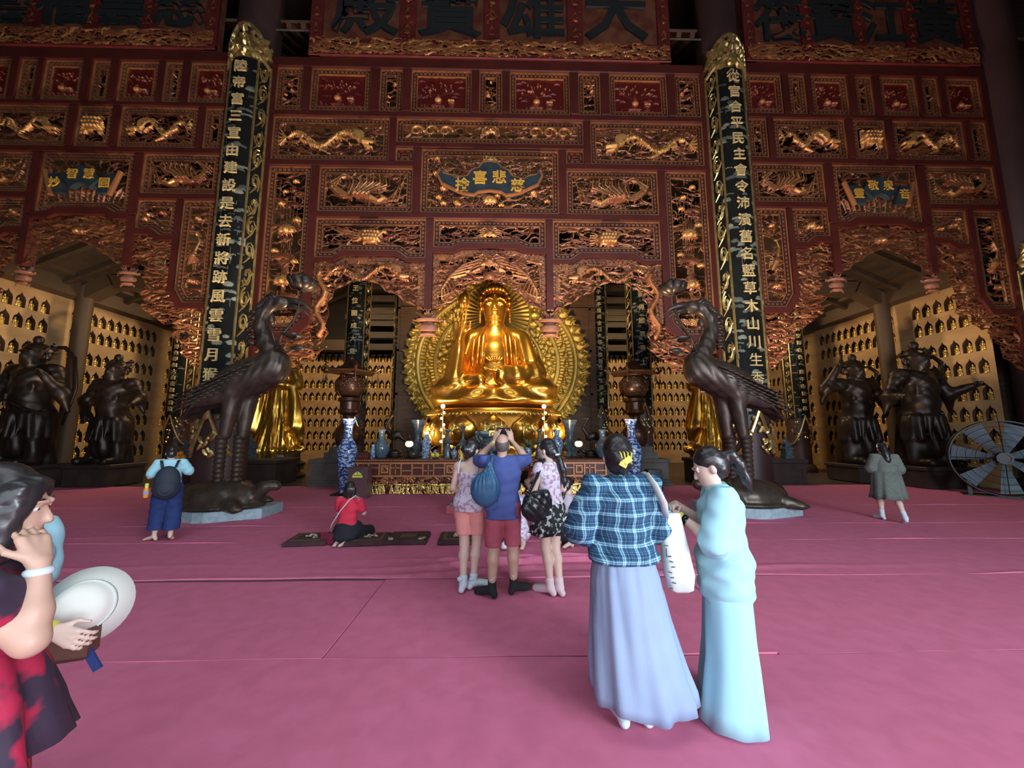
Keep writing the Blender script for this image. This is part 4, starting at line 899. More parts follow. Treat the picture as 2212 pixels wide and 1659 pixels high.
for s in (-1, 1):
    P += [cap((s*.6, .1, .62), (s*1.72, -.45, .6), .66, .56), cap((s*1.72, -.5, .55), (-s*.1, -1.0, .42), .5, .34), cap((s*.85, .12, 2.62), (s*.45, .1, 2.8), .42, .34)]
P += [ell((0, -.15, .28), (2.22, 1.25, .36)), ell((0, .12, 1.85), (1.02, .66, 1.45)), cap((0, .08, 2.8), (0, 0, 3.4), .42, .31), cap((0, .15, .7), (0, .15, 2.0), .95, .85),
      cap((.95, .12, 2.62), (1.45, -.05, 1.35), .42, .46), cap((1.45, -.1, 1.3), (.25, -1.0, 1.22), .44, .27), cap((1.3, -.3, 1.3), (1.5, -.3, .85), .45, .4), cap((.9, -.6, 1.15), (.2, -1.0, 1.0), .36, .22),
      cap((-.95, .12, 2.62), (-1.38, -.2, 1.3), .40, .40), cap((-1.38, -.3, 1.25), (-1.24, -.95, 2.42), .34, .17), cap((-1.28, -.8, 2.2), (-1.42, -.65, .95), .2, .42), cap((-1.38, -.5, 1.0), (-.5, -.95, 1.0), .34, .2)]
for k in range(3): P.append(ell((0, -.02, 3.18+.09*k), (.36, .34, .035), .03))
P += hand((-1.24, -.98, 2.45), (.02, -.05, 1), (0, 1, 0), 1.08, .10, .1, -1, .02)
P += hand((.34, -1.05, 1.3), (-1, -.15, -.05), (0, 0, -1), .72, .25, .1, 1, .02)
P += [ell((0, -.05, 3.95), (.50, .54, .62)), ell((0, -.16, 3.55), (.38, .38, .36), .12), cap((0, -.56, 3.98), (0, -.66, 3.73), .045, .085, .05), ell((-.07, -.62, 3.70), (.055, .06, .05), .03), ell((.07, -.62, 3.70), (.055, .06, .05), .03)]
for s in (-1, 1):
    P += chain([(s*.05, -.575, 3.99), (s*.2, -.565, 4.10), (s*.34, -.49, 4.06), (s*.45, -.36, 3.96)], [.025, .036, .034, .025], .02)
    P += [ell((s*.21, -.515, 3.885), (.15, .075, .075), .02), ell((s*.57, .03, 3.78), (.06, .13, .36), .03), ell((s*.57, -.02, 3.42), (.06, .08, .16), .03)]
    P += [sub((s*.21, -.605, 3.855), (.15, .05, .018), .012)]
P += [ell((0, -.555, 3.545), (.13, .05, .03), .02), ell((0, -.545, 3.485), (.105, .05, .035), .02), sub((0, -.60, 3.515), (.14, .03, .01), .015), ell((0, -.60, 4.20), (.05, .03, .05), .01)]
bo = sdf('body', P, M['bronze_gold'], bud, .032, .10, bfold, [(A3(0, 0, -1), -.012)])
mb = MB(); R = random.Random(4)
for j in range(12):
    la = -.35+j*.165
    n = max(3, int(26*math.cos(la)))
    for i in range(n):
        lo = 2*pi*(i+.5*(j % 2))/n; x, y, z = .57*math.cos(la)*math.sin(lo), -.05-.60*math.cos(la)*math.cos(lo)+.03, 4.03+.66*math.sin(la)
        if y < -.18 and z < 4.46-.5*max(0, abs(x)-.3) and abs(x) < .53: continue
        mb.ball((x, y, z), .10, 8, 6)
mb.ball((0, 0, 4.1), (.5, .53, .58), 20, 12)
for j in range(40): a, e = j*2.4, (j/40)**.5*.3; mb.ball((e*math.cos(a), .02+e*math.sin(a), 4.72+.18*math.sqrt(max(0, 1-(e/.31)**2))), .09, 8, 6)
# keep the hair cap off the face
mb2 = MB(); mb2.v, mb2.f, mb2.m = mb.v, [f for f in mb.f if not any(mb.v[i][1] < -.40 and mb.v[i][2] < 4.36 and abs(mb.v[i][0]) < .42 for i in f)], None; mb2.m = [0]*len(mb2.f)
mb2.build('hair_curls', M['bronze_gold'], bud, True)
mb = MB()
for s in (-1, 1):
    mb.tube([(s*.33, -.28, 3.02), (s*.40, -.52, 2.6), (s*.44, -.58, 2.1), (s*.46, -.62, 1.6)], [.06, .09, .095, .09], 8); mb.tube([(s*.47, -.2, 3.0), (s*.56, -.46, 2.6), (s*.6, -.52, 2.1), (s*.62, -.6, 1.6)], [.05, .06, .065, .05], 8); mb.tube([(s*.62, -.1, 2.98), (s*.76, -.36, 2.5), (s*.8, -.42, 2.0), (s*.78, -.5, 1.5)], [.04, .05, .055, .04], 8)
mb.tube([(-.42, -.56, 1.72), (-.2, -.66, 1.66), (0, -.69, 1.64), (.2, -.66, 1.66), (.42, -.56, 1.72)], .05, 8)
for k in range(-3, 4): mb.tube([(.02*k, -.70, 1.66), (.09*k, -.72, 1.78+.02*(3-abs(k))), (.12*k, -.70, 1.86+.02*(3-abs(k)))], [.05, .05, .02], 6)
mb.build('robe_collar', M['bronze_gold'], bud, True)
mb = MB(); q = .1
for dx, dz, ln, h in ((0, 0, 1, 1), ): 
    for a, b in (((-q, 0), (q, 0)), ((0, -q), (0, q)), ((-q, 0), (-q, q)), ((q, 0), (q, -q)), ((0, q), (q, q)), ((0, -q), (-q, -q))): mb.tube([(a[0], -.575, 2.4+a[1]), (b[0], -.575, 2.4+b[1])], .012, 5)
mb.build('chest_mark', M['bronze_gold'], bud)
mb = MB(); mb.tube([(-1.16, -1.12, 2.75), (-1.12, -1.12, 3.2), (-1.08, -1.08, 3.55)], .035, 8); mb.lathe([(.03, 0), (.12, .05), (.2, .2), (.21, .32), (.15, .5), (.06, .68), (.01, .78)], 14, (-1.08, -1.08, 3.50))
for k in range(5): a = k*1.26; mb.lathe([(.02, 0), (.07, .12), (.06, .3), (.01, .45)], 8, (-1.08+.13*math.cos(a), -1.08+.13*math.sin(a), 3.50))
mb.build('lotus_bud', M['bronze_gold'], bud, 'auto')
th = thing('lotus_throne', 'golden lotus throne with great petals carrying the seated Buddha', 'throne', (BX, BY, 0))
def petal(mb, a, rx, ry, z0, h, w, bul, tilt=0):
    n, m = 9, 9; vs = []
    for back in (0, 1):
        for j in range(m):
            t = j/(m-1); ww = w*math.sin(pi*min(1, .28+.66*t))**.6*(1 if t < .8 else (1-(t-.8)/.2*.75))
            for i in range(n):
                u = (i/(n-1)-.5)*ww; o = bul*math.sin(pi*t)*(1-.8*(2*u/max(w, .01))**2)+tilt*t-back*.05; aa = a+u/max(rx, ry)
                vs.append(((rx+o)*math.cos(aa), (ry+o)*math.sin(aa), z0+h*t))
    fs = []
    for b in (0, 1):
        for j in range(m-1):
            for i in range(n-1): k = b*n*m+j*n+i; fs.append((k, k+1, k+n+1, k+n) if not b else (k, k+n, k+n+1, k+1))
    for i in range(n-1): fs += [(i, n*m+i, n*m+i+1, i+1), ((m-1)*n+i, (m-1)*n+i+1, n*m+(m-1)*n+i+1, n*m+(m-1)*n+i)]
    for j in range(m-1): fs += [(j*n, j*n+n, n*m+j*n+n, n*m+j*n), (j*n+n-1, n*m+j*n+n-1, n*m+j*n+2*n-1, j*n+2*n-1)]
    mb.add(vs, fs)
mb = MB(); mb.lathe([(1.06, 0), (1.06, .3), (.92, .4), (.9, .9), (.84, 1.2), (.9, 1.5), (.96, 1.9), (.98, 2.2), (1.0, 2.3), (1.02, 2.36), (1.02, 2.42), (.98, 2.5), (.95, 2.54)], 48, (0, 0, 0), 2.42, 1.42); mb.build('base', M['bronze_gold'], th, 'auto')
mb = MB()
for k in range(90): a = 2*pi*k/90; mb.ball((2.46*math.cos(a), 1.46*math.sin(a), 2.33), .045, 6, 4)
mb.build('bead_rim', M['gold2'], th, True)
for k in range(14):
    a = -pi/2+2*pi*k/14; mb = MB(); petal(mb, a, 2.32, 1.36, 1.25, 1.0, 1.0, .3, .18); pe = mb.build('petal', M['bronze_gold'], th, 'auto')
    if abs(math.sin(a)+1) < 1.3:
        mb = MB(); R = random.Random(k); c = Vector((2.72*math.cos(a), 1.76*math.sin(a), 1.85)); tg = Vector((-math.sin(a), math.cos(a), 0)); 
        for s in (-1, 1):
            for j in range(4): mb.tube([c+tg*s*.03+Vector((0, 0, .03*j)), c+tg*s*(.14+.03*j)+Vector((0, 0, .16-.09*j)), c+tg*s*(.27-.02*j)+Vector((0, 0, .12-.13*j)), c+tg*s*.2+Vector((0, 0, .02-.1*j))], [.035, .04, .03, .012], 6)
        mb.ball(c, (.09, .09, .09), 8, 6); mb.build('carving', M['gold2'], pe, True)
    mb = MB(); petal(mb, a+pi/14, 2.42, 1.42, .35, .85, 1.0, .24, .1); mb.build('petal', M['bronze_gold'], th, 'auto')
man = thing('mandorla', 'great golden flaming mandorla with radiating bands behind the seated Buddha', 'mandorla', (.15, 16.45, 0))
def mandorla(cx, cz, rx, rz, name, kind, y):
    n = 420; r = Relief(cx-rx*1.06, cx+rx*1.06, cz-rz*1.06, cz+rz*1.06, res=rx*2.12/n, base=0.0); i, j = np.meshgrid(np.arange(r.nx), np.arange(r.nz), indexing='ij')
    X = (r.x0+r.res*i-cx)/rx; Z = (r.z0+r.res*j-cz)/rz; q = np.sqrt(X*X+Z*Z); t = np.arctan2(Z, X)
    if kind == 'halo':
        H = np.where(q < .80, .03+.045*np.abs(np.sin(t*22))*np.clip(q*1.5, 0, 1), 0)+np.where((q > .8) & (q < .84), .08, 0)+np.where(q >= .84, .05+.05*np.sin(t*26)*np.sin((q-.84)/.16*pi), 0); edge = 1.0
    else:
        fl = np.abs(((t*27/pi+q*2.2) % 1)-.5)*2; edge = .945+.05*fl+.012*np.sin(t*97)
        H = .04+.022*np.sin(t*64)+.014*np.sin(t*30+q*40)*np.sin(q*90+3*np.sin(t*9))
        H = np.where((q > .86), .07+.07*np.abs(np.sin(t*27+q*16))*np.clip((edge-q)/.05, 0, 1), H); H = np.where((q > .80) & (q <= .86), .13-.1*((q-.83)/.03)**2*.5, H)
        H = np.where((q > .66) & (q <= .80), .05+.012*np.sin(t*120), H); H = np.where((q > .62) & (q <= .66), .12, H); H = np.where((q > .48) & (q <= .62), .06+.03*np.sin(t*40)*np.sin(q*60), H); H = np.where((q > .45) & (q <= .48), .12, H)
    r.H = H
    if kind != 'halo':
        for k in range(44):
            a = 2*pi*k/44; x, z = cx+rx*.73*math.cos(a), cz+rz*.73*math.sin(a); r.dab(x, z+.12, .06, .6, .14); r.dab(x, z, .10, .6, .11); r.dab(x, z-.1, .15, .6, .08, .07)
        for k in range(120):
            a = r.rng.uniform(0, 6.28); e = r.rng.uniform(.5, .61); x, z = cx+rx*e*math.cos(a), cz+rz*e*math.sin(a); r.stroke([(x+.1*math.cos(u), z+.1*math.sin(u)) for u in np.linspace(a, a+4, 7)], .03, .6, .08)
        for k in range(280):
            a = r.rng.uniform(0, 6.28); e = r.rng.uniform(.88, .95); x, z = cx+rx*e*math.cos(a), cz+rz*e*math.sin(a); r.stroke([(x, z), (x+.1*math.cos(a+.6), z+.1*math.sin(a+.6)), (x+.2*math.cos(a+.25), z+.2*math.sin(a+.25))], [.04, .045, .015], .6, .12)
    keep = q < edge; r.H = np.where(keep, np.maximum(r.H, .02), -1); r.base = -1
    o = r.build(name, y, M['halo_gold'], man, depth=1.0); off(o, man)
    mb = MB(); mb.prism([(cx+rx*.93*math.cos(a), cz+rz*.93*math.sin(a)) for a in np.linspace(0, 2*pi, 61)[:-1]], y+.005, y+.12); off(mb.build('backing', M['halo_gold'], o), man) if False else None
    b = mb.build('backing', M['halo_gold'], o); return o
mandorla(.15, 4.65, 4.09, 3.83, 'body_halo', 'big', 16.45); mandorla(.09, 6.72, 1.81, 1.81, 'head_halo', 'halo', 16.32)
mb = MB(); mb.box(-4.2, 4.5, 16.73, 16.86, 0, 9.0); 
for k in range(7): mb.box(-4.2+k*1.4, -4.1+k*1.4, 16.66, 16.73, 0, 9.0)
for k in range(5): mb.box(-4.2, 4.5, 16.66, 16.73, 1.4+1.9*k, 1.5+1.9*k)
tag(mb.build('backboard', M['brownwood']), 'brown panelled wooden board standing behind the golden mandorla', 'board')

# ---------------------------------------------------------------- altar table and what stands on it
AZ = .96
al = thing('altar_table', 'long gilt carved altar table below the golden Buddha', 'altar table', (0, 11.9, 0))
AT = lambda o: off(o, al)
mb = MB(); mb.box(-3.75, 3.75, 11.0, 12.45, .88, AZ, .015); AT(mb.build('top', M['lacquer'], al))
mb = MB()
for k in range(150): mb.ball((-3.7+k*.0497, 10.995, .935), .024, 6, 4)
AT(mb.build('bead_edge', M['giltwood'], al, True))
mb = MB(); mb.box(-3.6, 3.6, 11.08, 12.4, .5, .88); mb.box(-3.6, 3.6, 11.2, 12.3, .02, .5); AT(mb.build('body', M['lacquer'], al))
mb = MB(); mb.box(-3.65, 3.65, 11.02, 11.09, .83, .88); mb.box(-3.65, 3.65, 11.0, 11.1, .48, .53)
for x in np.linspace(-3.6, 3.6, 25): mb.box(x-.02, x+.02, 11.03, 11.1, .53, .83)
for k in range(24):
    x0, x1 = -3.6+k*.3, -3.3+k*.3
    if k % 6 == 2: mb.ring(rect(x0+.05, x1-.05, .58, .80), rect(x0+.09, x1-.09, .62, .76), 11.03, 11.1); mb.tube([(x0+.15+.05*math.cos(t), 11.05, .69+.05*math.sin(t)) for t in np.linspace(0, 5, 8)], .015, 5)
    else: mb.box(x0, x1, 11.04, 11.1, .67+(.04 if k % 2 else -.04), .70+(.04 if k % 2 else -.04))
    if k % 3 == 0: mb.box(x0+.13, x0+.16, 11.04, 11.1, .55, .8)
AT(mb.build('lattice_frieze', M['giltwood'], al))
r = Relief(-3.6, 3.6, .04, .5, res=.013, seed=77); r.clouds(1.6, (.012, .026), (.3, .6), .3)
for k in range(180):
    x, z = r.rng.uniform(-3.6, 3.6), r.rng.uniform(.26, .48); r.stroke([(x+.055*math.cos(t)*(1-t/8), z+.05*math.sin(t)*(1-t/8)) for t in np.linspace(0, 6, 10)], [.02, .01], .5, .03)
AT(r.build('carved_apron', 11.12, M['carve'], al, depth=1))
r = Relief(-3.6, 3.6, .025, .3, res=.013, seed=78)
for k in range(260):
    x = r.rng.uniform(-3.55, 3.55); z = .06+.16*r.rng.uniform(0, 1)+.05*math.cos(x*3.5)**2; r.stroke([(x+.06*math.cos(t)*(1-t/8), z+.05*math.sin(t)*(1-t/8)) for t in np.linspace(k, k+5.5, 10)], [.022, .012], .9, .05)
for x in (-1.8, 0, 1.8): r.flower(x, .16, .12, .9)
for k in range(140): x = -3.55+k*.051; r.stroke([(x, .24+.05*math.cos(x*3.5)**2), (x+.05, .26+.05*math.cos((x+.05)*3.5)**2)], .016, .7, .06)
AT(r.build('gilt_skirt', 11.06, M['gilt_apron'] if 'gilt_apron' in M else M['gold2'], al, depth=1))

M['bluewhite'] = mat('blue_and_white_porcelain', (0.36, 0.46, 0.55), 0.2, 0, (0.015, 0.05, 0.22), 13, 5, lo=.46, hi=.54, stretch=(1, 1, 1.6))
M['bw_small'] = mat('small_blue_white_porcelain', (0.26, 0.34, 0.40), 0.2, 0, (0.03, 0.07, 0.2), 22, 3, lo=.45, hi=.56)
M['celadon'] = mat('grey_blue_porcelain', (0.10, 0.135, 0.15), 0.25, 0, (0.04, 0.06, 0.075), 16, 3)
M['celadon_dark'] = mat('dark_blue_porcelain', (0.045, 0.075, 0.10), 0.15, 0, (0.09, 0.13, 0.16), 14, 3)
M['yellowfruit'] = mat('yellow_fruit', (0.62, 0.52, 0.06), 0.4); M['orange'] = mat('orange_fruit', (0.75, 0.28, 0.02), 0.45)
M['lampglass'] = mat('lit_lamp_glass', (1.0, 0.72, 0.55), 0.2, emit=1.3); M['globe'] = mat('lit_crystal_globe', (1.0, 0.90, 0.78), 0.1, emit=5.0)
M['leaf'] = mat('green_leaf', (0.10, 0.14, 0.05), 0.5, 0, (0.16, 0.19, 0.08), 8)
def ax(px, Y): return W(px, 960, Y)[0]
def lat(name, label, cat, px, Y, h, prof, m, n=20, grp=None, z=AZ, parts=None, sq=False):
    "turned vessel; prof: radius, height as fractions of h"
    x = ax(px, Y); mb = MB(); mb.lathe([(r*h, q*h) for r, q in prof], 4 if sq else n)
    o = mb.build(name, M[m], None, 'auto', (x, Y, z)); 
    if sq: o.rotation_euler = (0, 0, pi/4)
    return tag(o, label, cat, grp)
JAR = [(.14, 0), (.19, .03), (.27, .2), (.29, .36), (.25, .52), (.15, .63), (.115, .70), (.105, .85), (.12, .93), (.16, 1), (.12, .995)]
GU = [(.17, 0), (.19, .03), (.14, .10), (.12, .14), (.17, .22), (.18, .34), (.12, .42), (.10, .48), (.11, .62), (.15, .82), (.22, 1), (.19, .99)]
BAL = [(.11, 0), (.13, .03), (.15, .12), (.22, .42), (.23, .55), (.19, .66), (.10, .75), (.09, .85), (.13, .97), (.14, 1), (.11, .99)]
CYL = [(.15, 0), (.16, .02), (.16, .7), (.12, .8), (.1, .86), (.14, .98), (.15, 1), (.12, .99)]
for s, jx, gx, cx_ in ((-1, 824, 903, 967), (1, 1302, 1231, 1165)):
    sd = 'left' if s < 0 else 'right'
    lat('porcelain_jar', 'dark blue-grey bulbous porcelain jar near the %s end of the altar table' % sd, 'jar', jx, 11.6, .82, JAR, 'celadon_dark')
    lat('trumpet_vase', 'tall grey trumpet-mouthed vase on the altar, %s of the Buddha' % sd, 'vase', gx, 12.1, 1.12, GU, 'celadon')
    # candlestick with shaft and drip dish
    lat('porcelain_candlestick', 'grey-blue porcelain candlestick on the altar, %s of the big censer' % sd, 'candlestick', cx_, 11.5, .84, [(.15, 0), (.16, .04), (.13, .2), (.12, .35), (.09, .42), (.09, .50), (.17, .53), (.15, .56), (.07, .62), (.05, .68), (.055, .86), (.045, .88), (.1, .93), (.1, .97), (.05, 1)], 'celadon')
lat('balustre_vase', 'slim blue and white vase on the altar beside the right trumpet vase', 'vase', 1203, 11.7, .82, BAL, 'bw_small')
x = ax(922, 11.5); mb = MB(); sq = lambda q: [(-q, -q), (q, -q), (q, q), (-q, q)]
mb.stack([sq(q) for q in (.09, .10, .085, .10, .105, .07, .055, .055, .085, .09)], [0, .05, .08, .12, .48, .56, .60, .68, .76, .78]); tag(mb.build('square_vase', M['bw_small'], loc=(x, 11.5, AZ)), 'square-sided blue and white vase on the altar beside the plate of yellow fruit', 'vase')
lat('cylinder_vase', 'small blue and white cylinder vase between wooden tray and left bulbous jar', 'vase', 806, 11.3, .40, CYL, 'bw_small')
lat('flower_vase', 'little blue and white vase on the altar just right of the left candlestick', 'vase', 982, 11.25, .34, BAL, 'bw_small')
for i, (px, sd) in enumerate(((1049, 'left'), (1063, 'right'))): lat('water_cup', 'small pale blue lidded cup before the big censer, %s one of the pair' % sd, 'cup', px, 11.15, .17, [(.2, 0), (.35, .1), (.5, .45), (.5, .6), (.3, .8), (.1, .9), (.12, 1), (.02, 1.02)], 'bw_small', 14, 'lidded cups before the censer')
lat('rice_bowl', 'dark metal bowl on the altar below the left trumpet vase', 'bowl', 893, 11.35, .2, [(.3, 0), (.55, .15), (.72, .5), (.70, .8), (.5, 1), (.45, .9)], 'bronze', 22)
x = ax(785, 11.25); mb = MB(); mb.box(-.2, .2, -.12, .12, 0, .17, .015); mb.ring(rect(-.19, .19, .03, .15), rect(-.16, .16, .05, .13), -.13, -.11); tag(mb.build('wooden_tray', M['lacquer'], loc=(x, 11.25, AZ)), 'brown wooden box at the left end of the altar table', 'box')
# censer
t = thing('incense_censer', 'large grey-blue censer with dragon handles in the middle of the altar', 'censer', (ax(1062, 11.7), 11.7, AZ))
mb = MB(); mb.lathe([(.2, .16), (.3, .2), (.36, .34), (.34, .46), (.28, .52), (.26, .58), (.34, .62), (.33, .64), (.25, .62)], 24); mb.build('bowl', M['celadon'], t, 'auto')
for k in range(3): a = -pi/2+k*2.09; mb = MB(); mb.tube([(.22*math.cos(a), .22*math.sin(a), .22), (.3*math.cos(a), .3*math.sin(a), .1), (.28*math.cos(a), .28*math.sin(a), 0)], [.08, .05, .06], 8); mb.build('leg', M['celadon'], t, True)
for s in (-1, 1): mb = MB(); mb.tube([(s*.3, 0, .42), (s*.42, 0, .5), (s*.46, 0, .66), (s*.38, 0, .76), (s*.34, -.03, .7)], [.05, .05, .04, .05, .02], 8); mb.build('handle', M['celadon'], t, True)
mb = MB(); mb.ball((0, -.33, .40), (.09, .06, .08)); 
for s in (-1, 1): mb.ball((s*.06, -.35, .46), .035); mb.tube([(s*.08, -.33, .38), (s*.2, -.3, .44), (s*.26, -.26, .36)], [.03, .03, .01], 6)
mb.build('beast_mask', M['celadon'], t, True)
t = thing('incense_box', 'long dark blue-grey incense trough behind the big censer', 'incense trough', (ax(1064, 12.2), 12.2, AZ))
mb = MB(); mb.stack([[(-.46, -.18), (.46, -.18), (.46, .18), (-.46, .18)], [(-.42, -.16), (.42, -.16), (.42, .16), (-.42, .16)], [(-.42, -.16), (.42, -.16), (.42, .16), (-.42, .16)], [(-.52, -.2), (.52, -.2), (.52, .2), (-.52, .2)], [(-.52, -.2), (.52, -.2), (.52, .2), (-.52, .2)]], [0, .08, .62, .70, .78]); mb.build('trough', M['celadon_dark'], t)
mb = MB(); mb.box(-.1, .1, -.215, -.17, .6, .8); mb.ball((0, -.2, .68), (.08, .04, .08)); mb.build('gilt_badge', M['gold2'], t)
for s in (-1, 1): mb = MB(); mb.tube([(s*.44, -.1, .4), (s*.6, -.1, .5), (s*.56, -.1, .62)], .035, 7); mb.build('handle', M['celadon_dark'], t, True)
# little seated figures, lidded censer, lamps, fruit, plant
for px, Y, z, h, w in ((1047, 12.15, AZ+.785, .3, 'left end of the incense trough'), (1071, 12.15, AZ+.785, .27, 'middle of the incense trough'), (1083, 12.25, AZ+.785, .32, 'right end of the incense trough'), (996, 11.2, AZ, .36, 'altar front below the lidded burner'), (1016, 12.3, AZ, .42, 'altar before the lit throne petal')):
    o = bpy.data.objects.new('seated_figurine', FIG); COL.objects.link(o); o.location = (ax(px, Y), Y, z); k = h/.335; o.scale = (k, k, k); tag(o, 'small gilt seated figurine on the '+w, 'figurine')
t = thing('lidded_burner', 'grey porcelain burner with pagoda lid and tall spire, left of the censer', 'incense burner', (ax(1000, 11.9), 11.9, AZ))
mb = MB(); mb.lathe([(.12, 0), (.15, .05), (.13, .25), (.15, .3), (.12, .34)], 16); mb.build('body', M['celadon'], t, 'auto')
mb = MB(); mb.lathe([(.2, .34), (.15, .4), (.08, .5), (.04, .54), (.035, .8), (.06, .84), (.08, .92), (.02, .95)], 16); mb.build('lid', M['celadon'], t, 'auto')
def oil_lamp(px, Y, sd):
    t = thing('oil_lamp', 'small lit oil lamp with pink glass shade by the %s trumpet vase' % sd, 'lamp', (ax(px, Y), Y, AZ), 0, 'oil lamps on the altar')
    mb = MB(); mb.lathe([(.11, 0), (.12, .02), (.05, .06), (.025, .1), (.03, .16), (.06, .2), (.025, .25), (.03, .32)], 14); mb.build('base', M['bronze_black'], t, 'auto')
    mb = MB(); mb.lathe([(.05, .32), (.10, .36), (.11, .42), (.09, .47), (.05, .49)], 16, mod=lambda a, z: 1+.08*math.cos(8*a)); mb.build('glass_shade', M['lampglass'], t, True)
    mb = MB(); mb.lathe([(.07, .49), (.09, .5), (.05, .55), (.02, .6), (.03, .65), (.005, .7)], 12); mb.build('cap', M['bronze_black'], t, 'auto')
oil_lamp(884, 11.5, 'left'); oil_lamp(1250, 11.5, 'right')
t = thing('fruit_plate', 'shallow plate of fruit on the altar between square vase and left candlestick', 'plate', (ax(941, 11.3), 11.3, AZ)); mb = MB(); mb.lathe([(.06, 0), (.07, .02), (.15, .04), (.16, .05), (.14, .05), (.05, .03)], 18); mb.build('dish', M['celadon'], t, True)
for k, (dx, dy, dz) in enumerate(((-.07, -.03, .105), (.06, -.04, .105), (0, .06, .105), (0, 0, .19))):
    mb = MB(); mb.ball((0, 0, 0), (.066, .066, .06), 12, 8); mb.tube([(0, 0, .055), (.005, 0, .075)], .008, 5)
    tag(mb.build('yellow_fruit', M['yellowfruit'] if k < 3 else M['bw_small'], smooth=True, loc=(ax(941, 11.3)+dx, 11.3+dy, AZ+dz)), ['round yellow fruit, left one at the front of the plate', 'round yellow fruit, right one at the front of the plate', 'round yellow fruit at the back of the plate', 'pale fruit on top of the plate'][k], 'fruit', 'fruit on the altar plate')
t = thing('potted_plant', 'spiky green plant in a small blue pot, right of the censer', 'plant', (ax(1140, 11.4), 11.4, AZ)); mb = MB(); mb.lathe([(.07, 0), (.09, .03), (.12, .2), (.1, .28), (.11, .31), (.09, .3)], 16); mb.build('pot', M['bw_small'], t, True)
mb = MB(); R = random.Random(9)
for k in range(26): a = R.uniform(0, 6.28); e = R.uniform(.3, 1.3); L = R.uniform(.25, .36); mb.tube([(0, 0, .29), (.6*L*math.cos(a)*math.cos(e), .6*L*math.sin(a)*math.cos(e), .29+L*.7*math.sin(e)), (L*math.cos(a)*math.cos(e), L*math.sin(a)*math.cos(e), .29+L*math.sin(e))], [.03, .025, .005], 5, .4)
mb.build('leaves', M['leaf'], t, True)
for px, sd in ((955, 'left'), (1176, 'right')):
    Y = 12.3; t = thing('globe_lamp', 'column of glowing crystal globes before the throne, %s side' % sd, 'lamp', (ax(px, Y), Y, AZ), 0, 'globe lamps before the throne')
    mb = MB(); mb.lathe([(.12, 0), (.13, .03), (.03, .08), (.025, 1.45), (.02, 1.5)], 10); mb.build('stand', M['gilt_scroll'], t, 'auto')
    for k, (r, z) in enumerate(((.07, 1.56), (.038, 1.36), (.042, 1.18), (.042, .98), (.038, .82), (.042, .62), (.042, .46))): mb = MB(); mb.ball(((.045 if k % 2 else -.03) if k else 0, -.05 if k else 0, z), r, 14, 10); mb.build('globe', M['globe'], t, True)
def small_crane(px, Y, h, face, label):
    x = ax(px, Y); t = thing('crane_candlestick', label, 'figurine', (x, Y, AZ)); f = face; k = h
    sdf('bird', [ell((-f*.02*k, 0, .50*k), (.17*k, .09*k, .10*k), R=rm(0, f*.35, 0)), cap((f*.1*k, 0, .55*k), (f*.20*k, 0, .70*k), .05*k, .035*k), cap((f*.20*k, 0, .70*k), (f*.12*k, 0, .85*k), .035*k, .03*k), cap((f*.12*k, 0, .85*k), (f*.06*k, 0, .95*k), .03*k, .035*k), cap((f*.06*k, 0, .95*k), (f*.22*k, 0, .93*k), .025*k, .01*k), cap((-f*.15*k, 0, .46*k), (-f*.3*k, 0, .34*k), .06*k, .02*k), cap((0, -.03*k, .48*k), (0, -.03*k, .15*k), .025*k, .018*k), cap((0, .03*k, .48*k), (0, .03*k, .15*k), .025*k, .018*k)], M['bronze_black'], t, .014, .03)
    sdf('turtle_base', [ell((0, 0, .1*k), (.17*k, .12*k, .08*k)), cap((f*.14*k, 0, .1*k), (f*.24*k, 0, .17*k), .04*k), ell((0, 0, .03*k), (.2*k, .15*k, .03*k))], M['bronze_black'], t, .016, .03)
small_crane(851, 12.0, 1.32, -1, 'dark bronze crane figurine on the altar, right of the left bulbous jar'); small_crane(1277, 12.0, 1.25, -1, 'dark bronze crane figurine on the altar, left of the right bulbous jar')

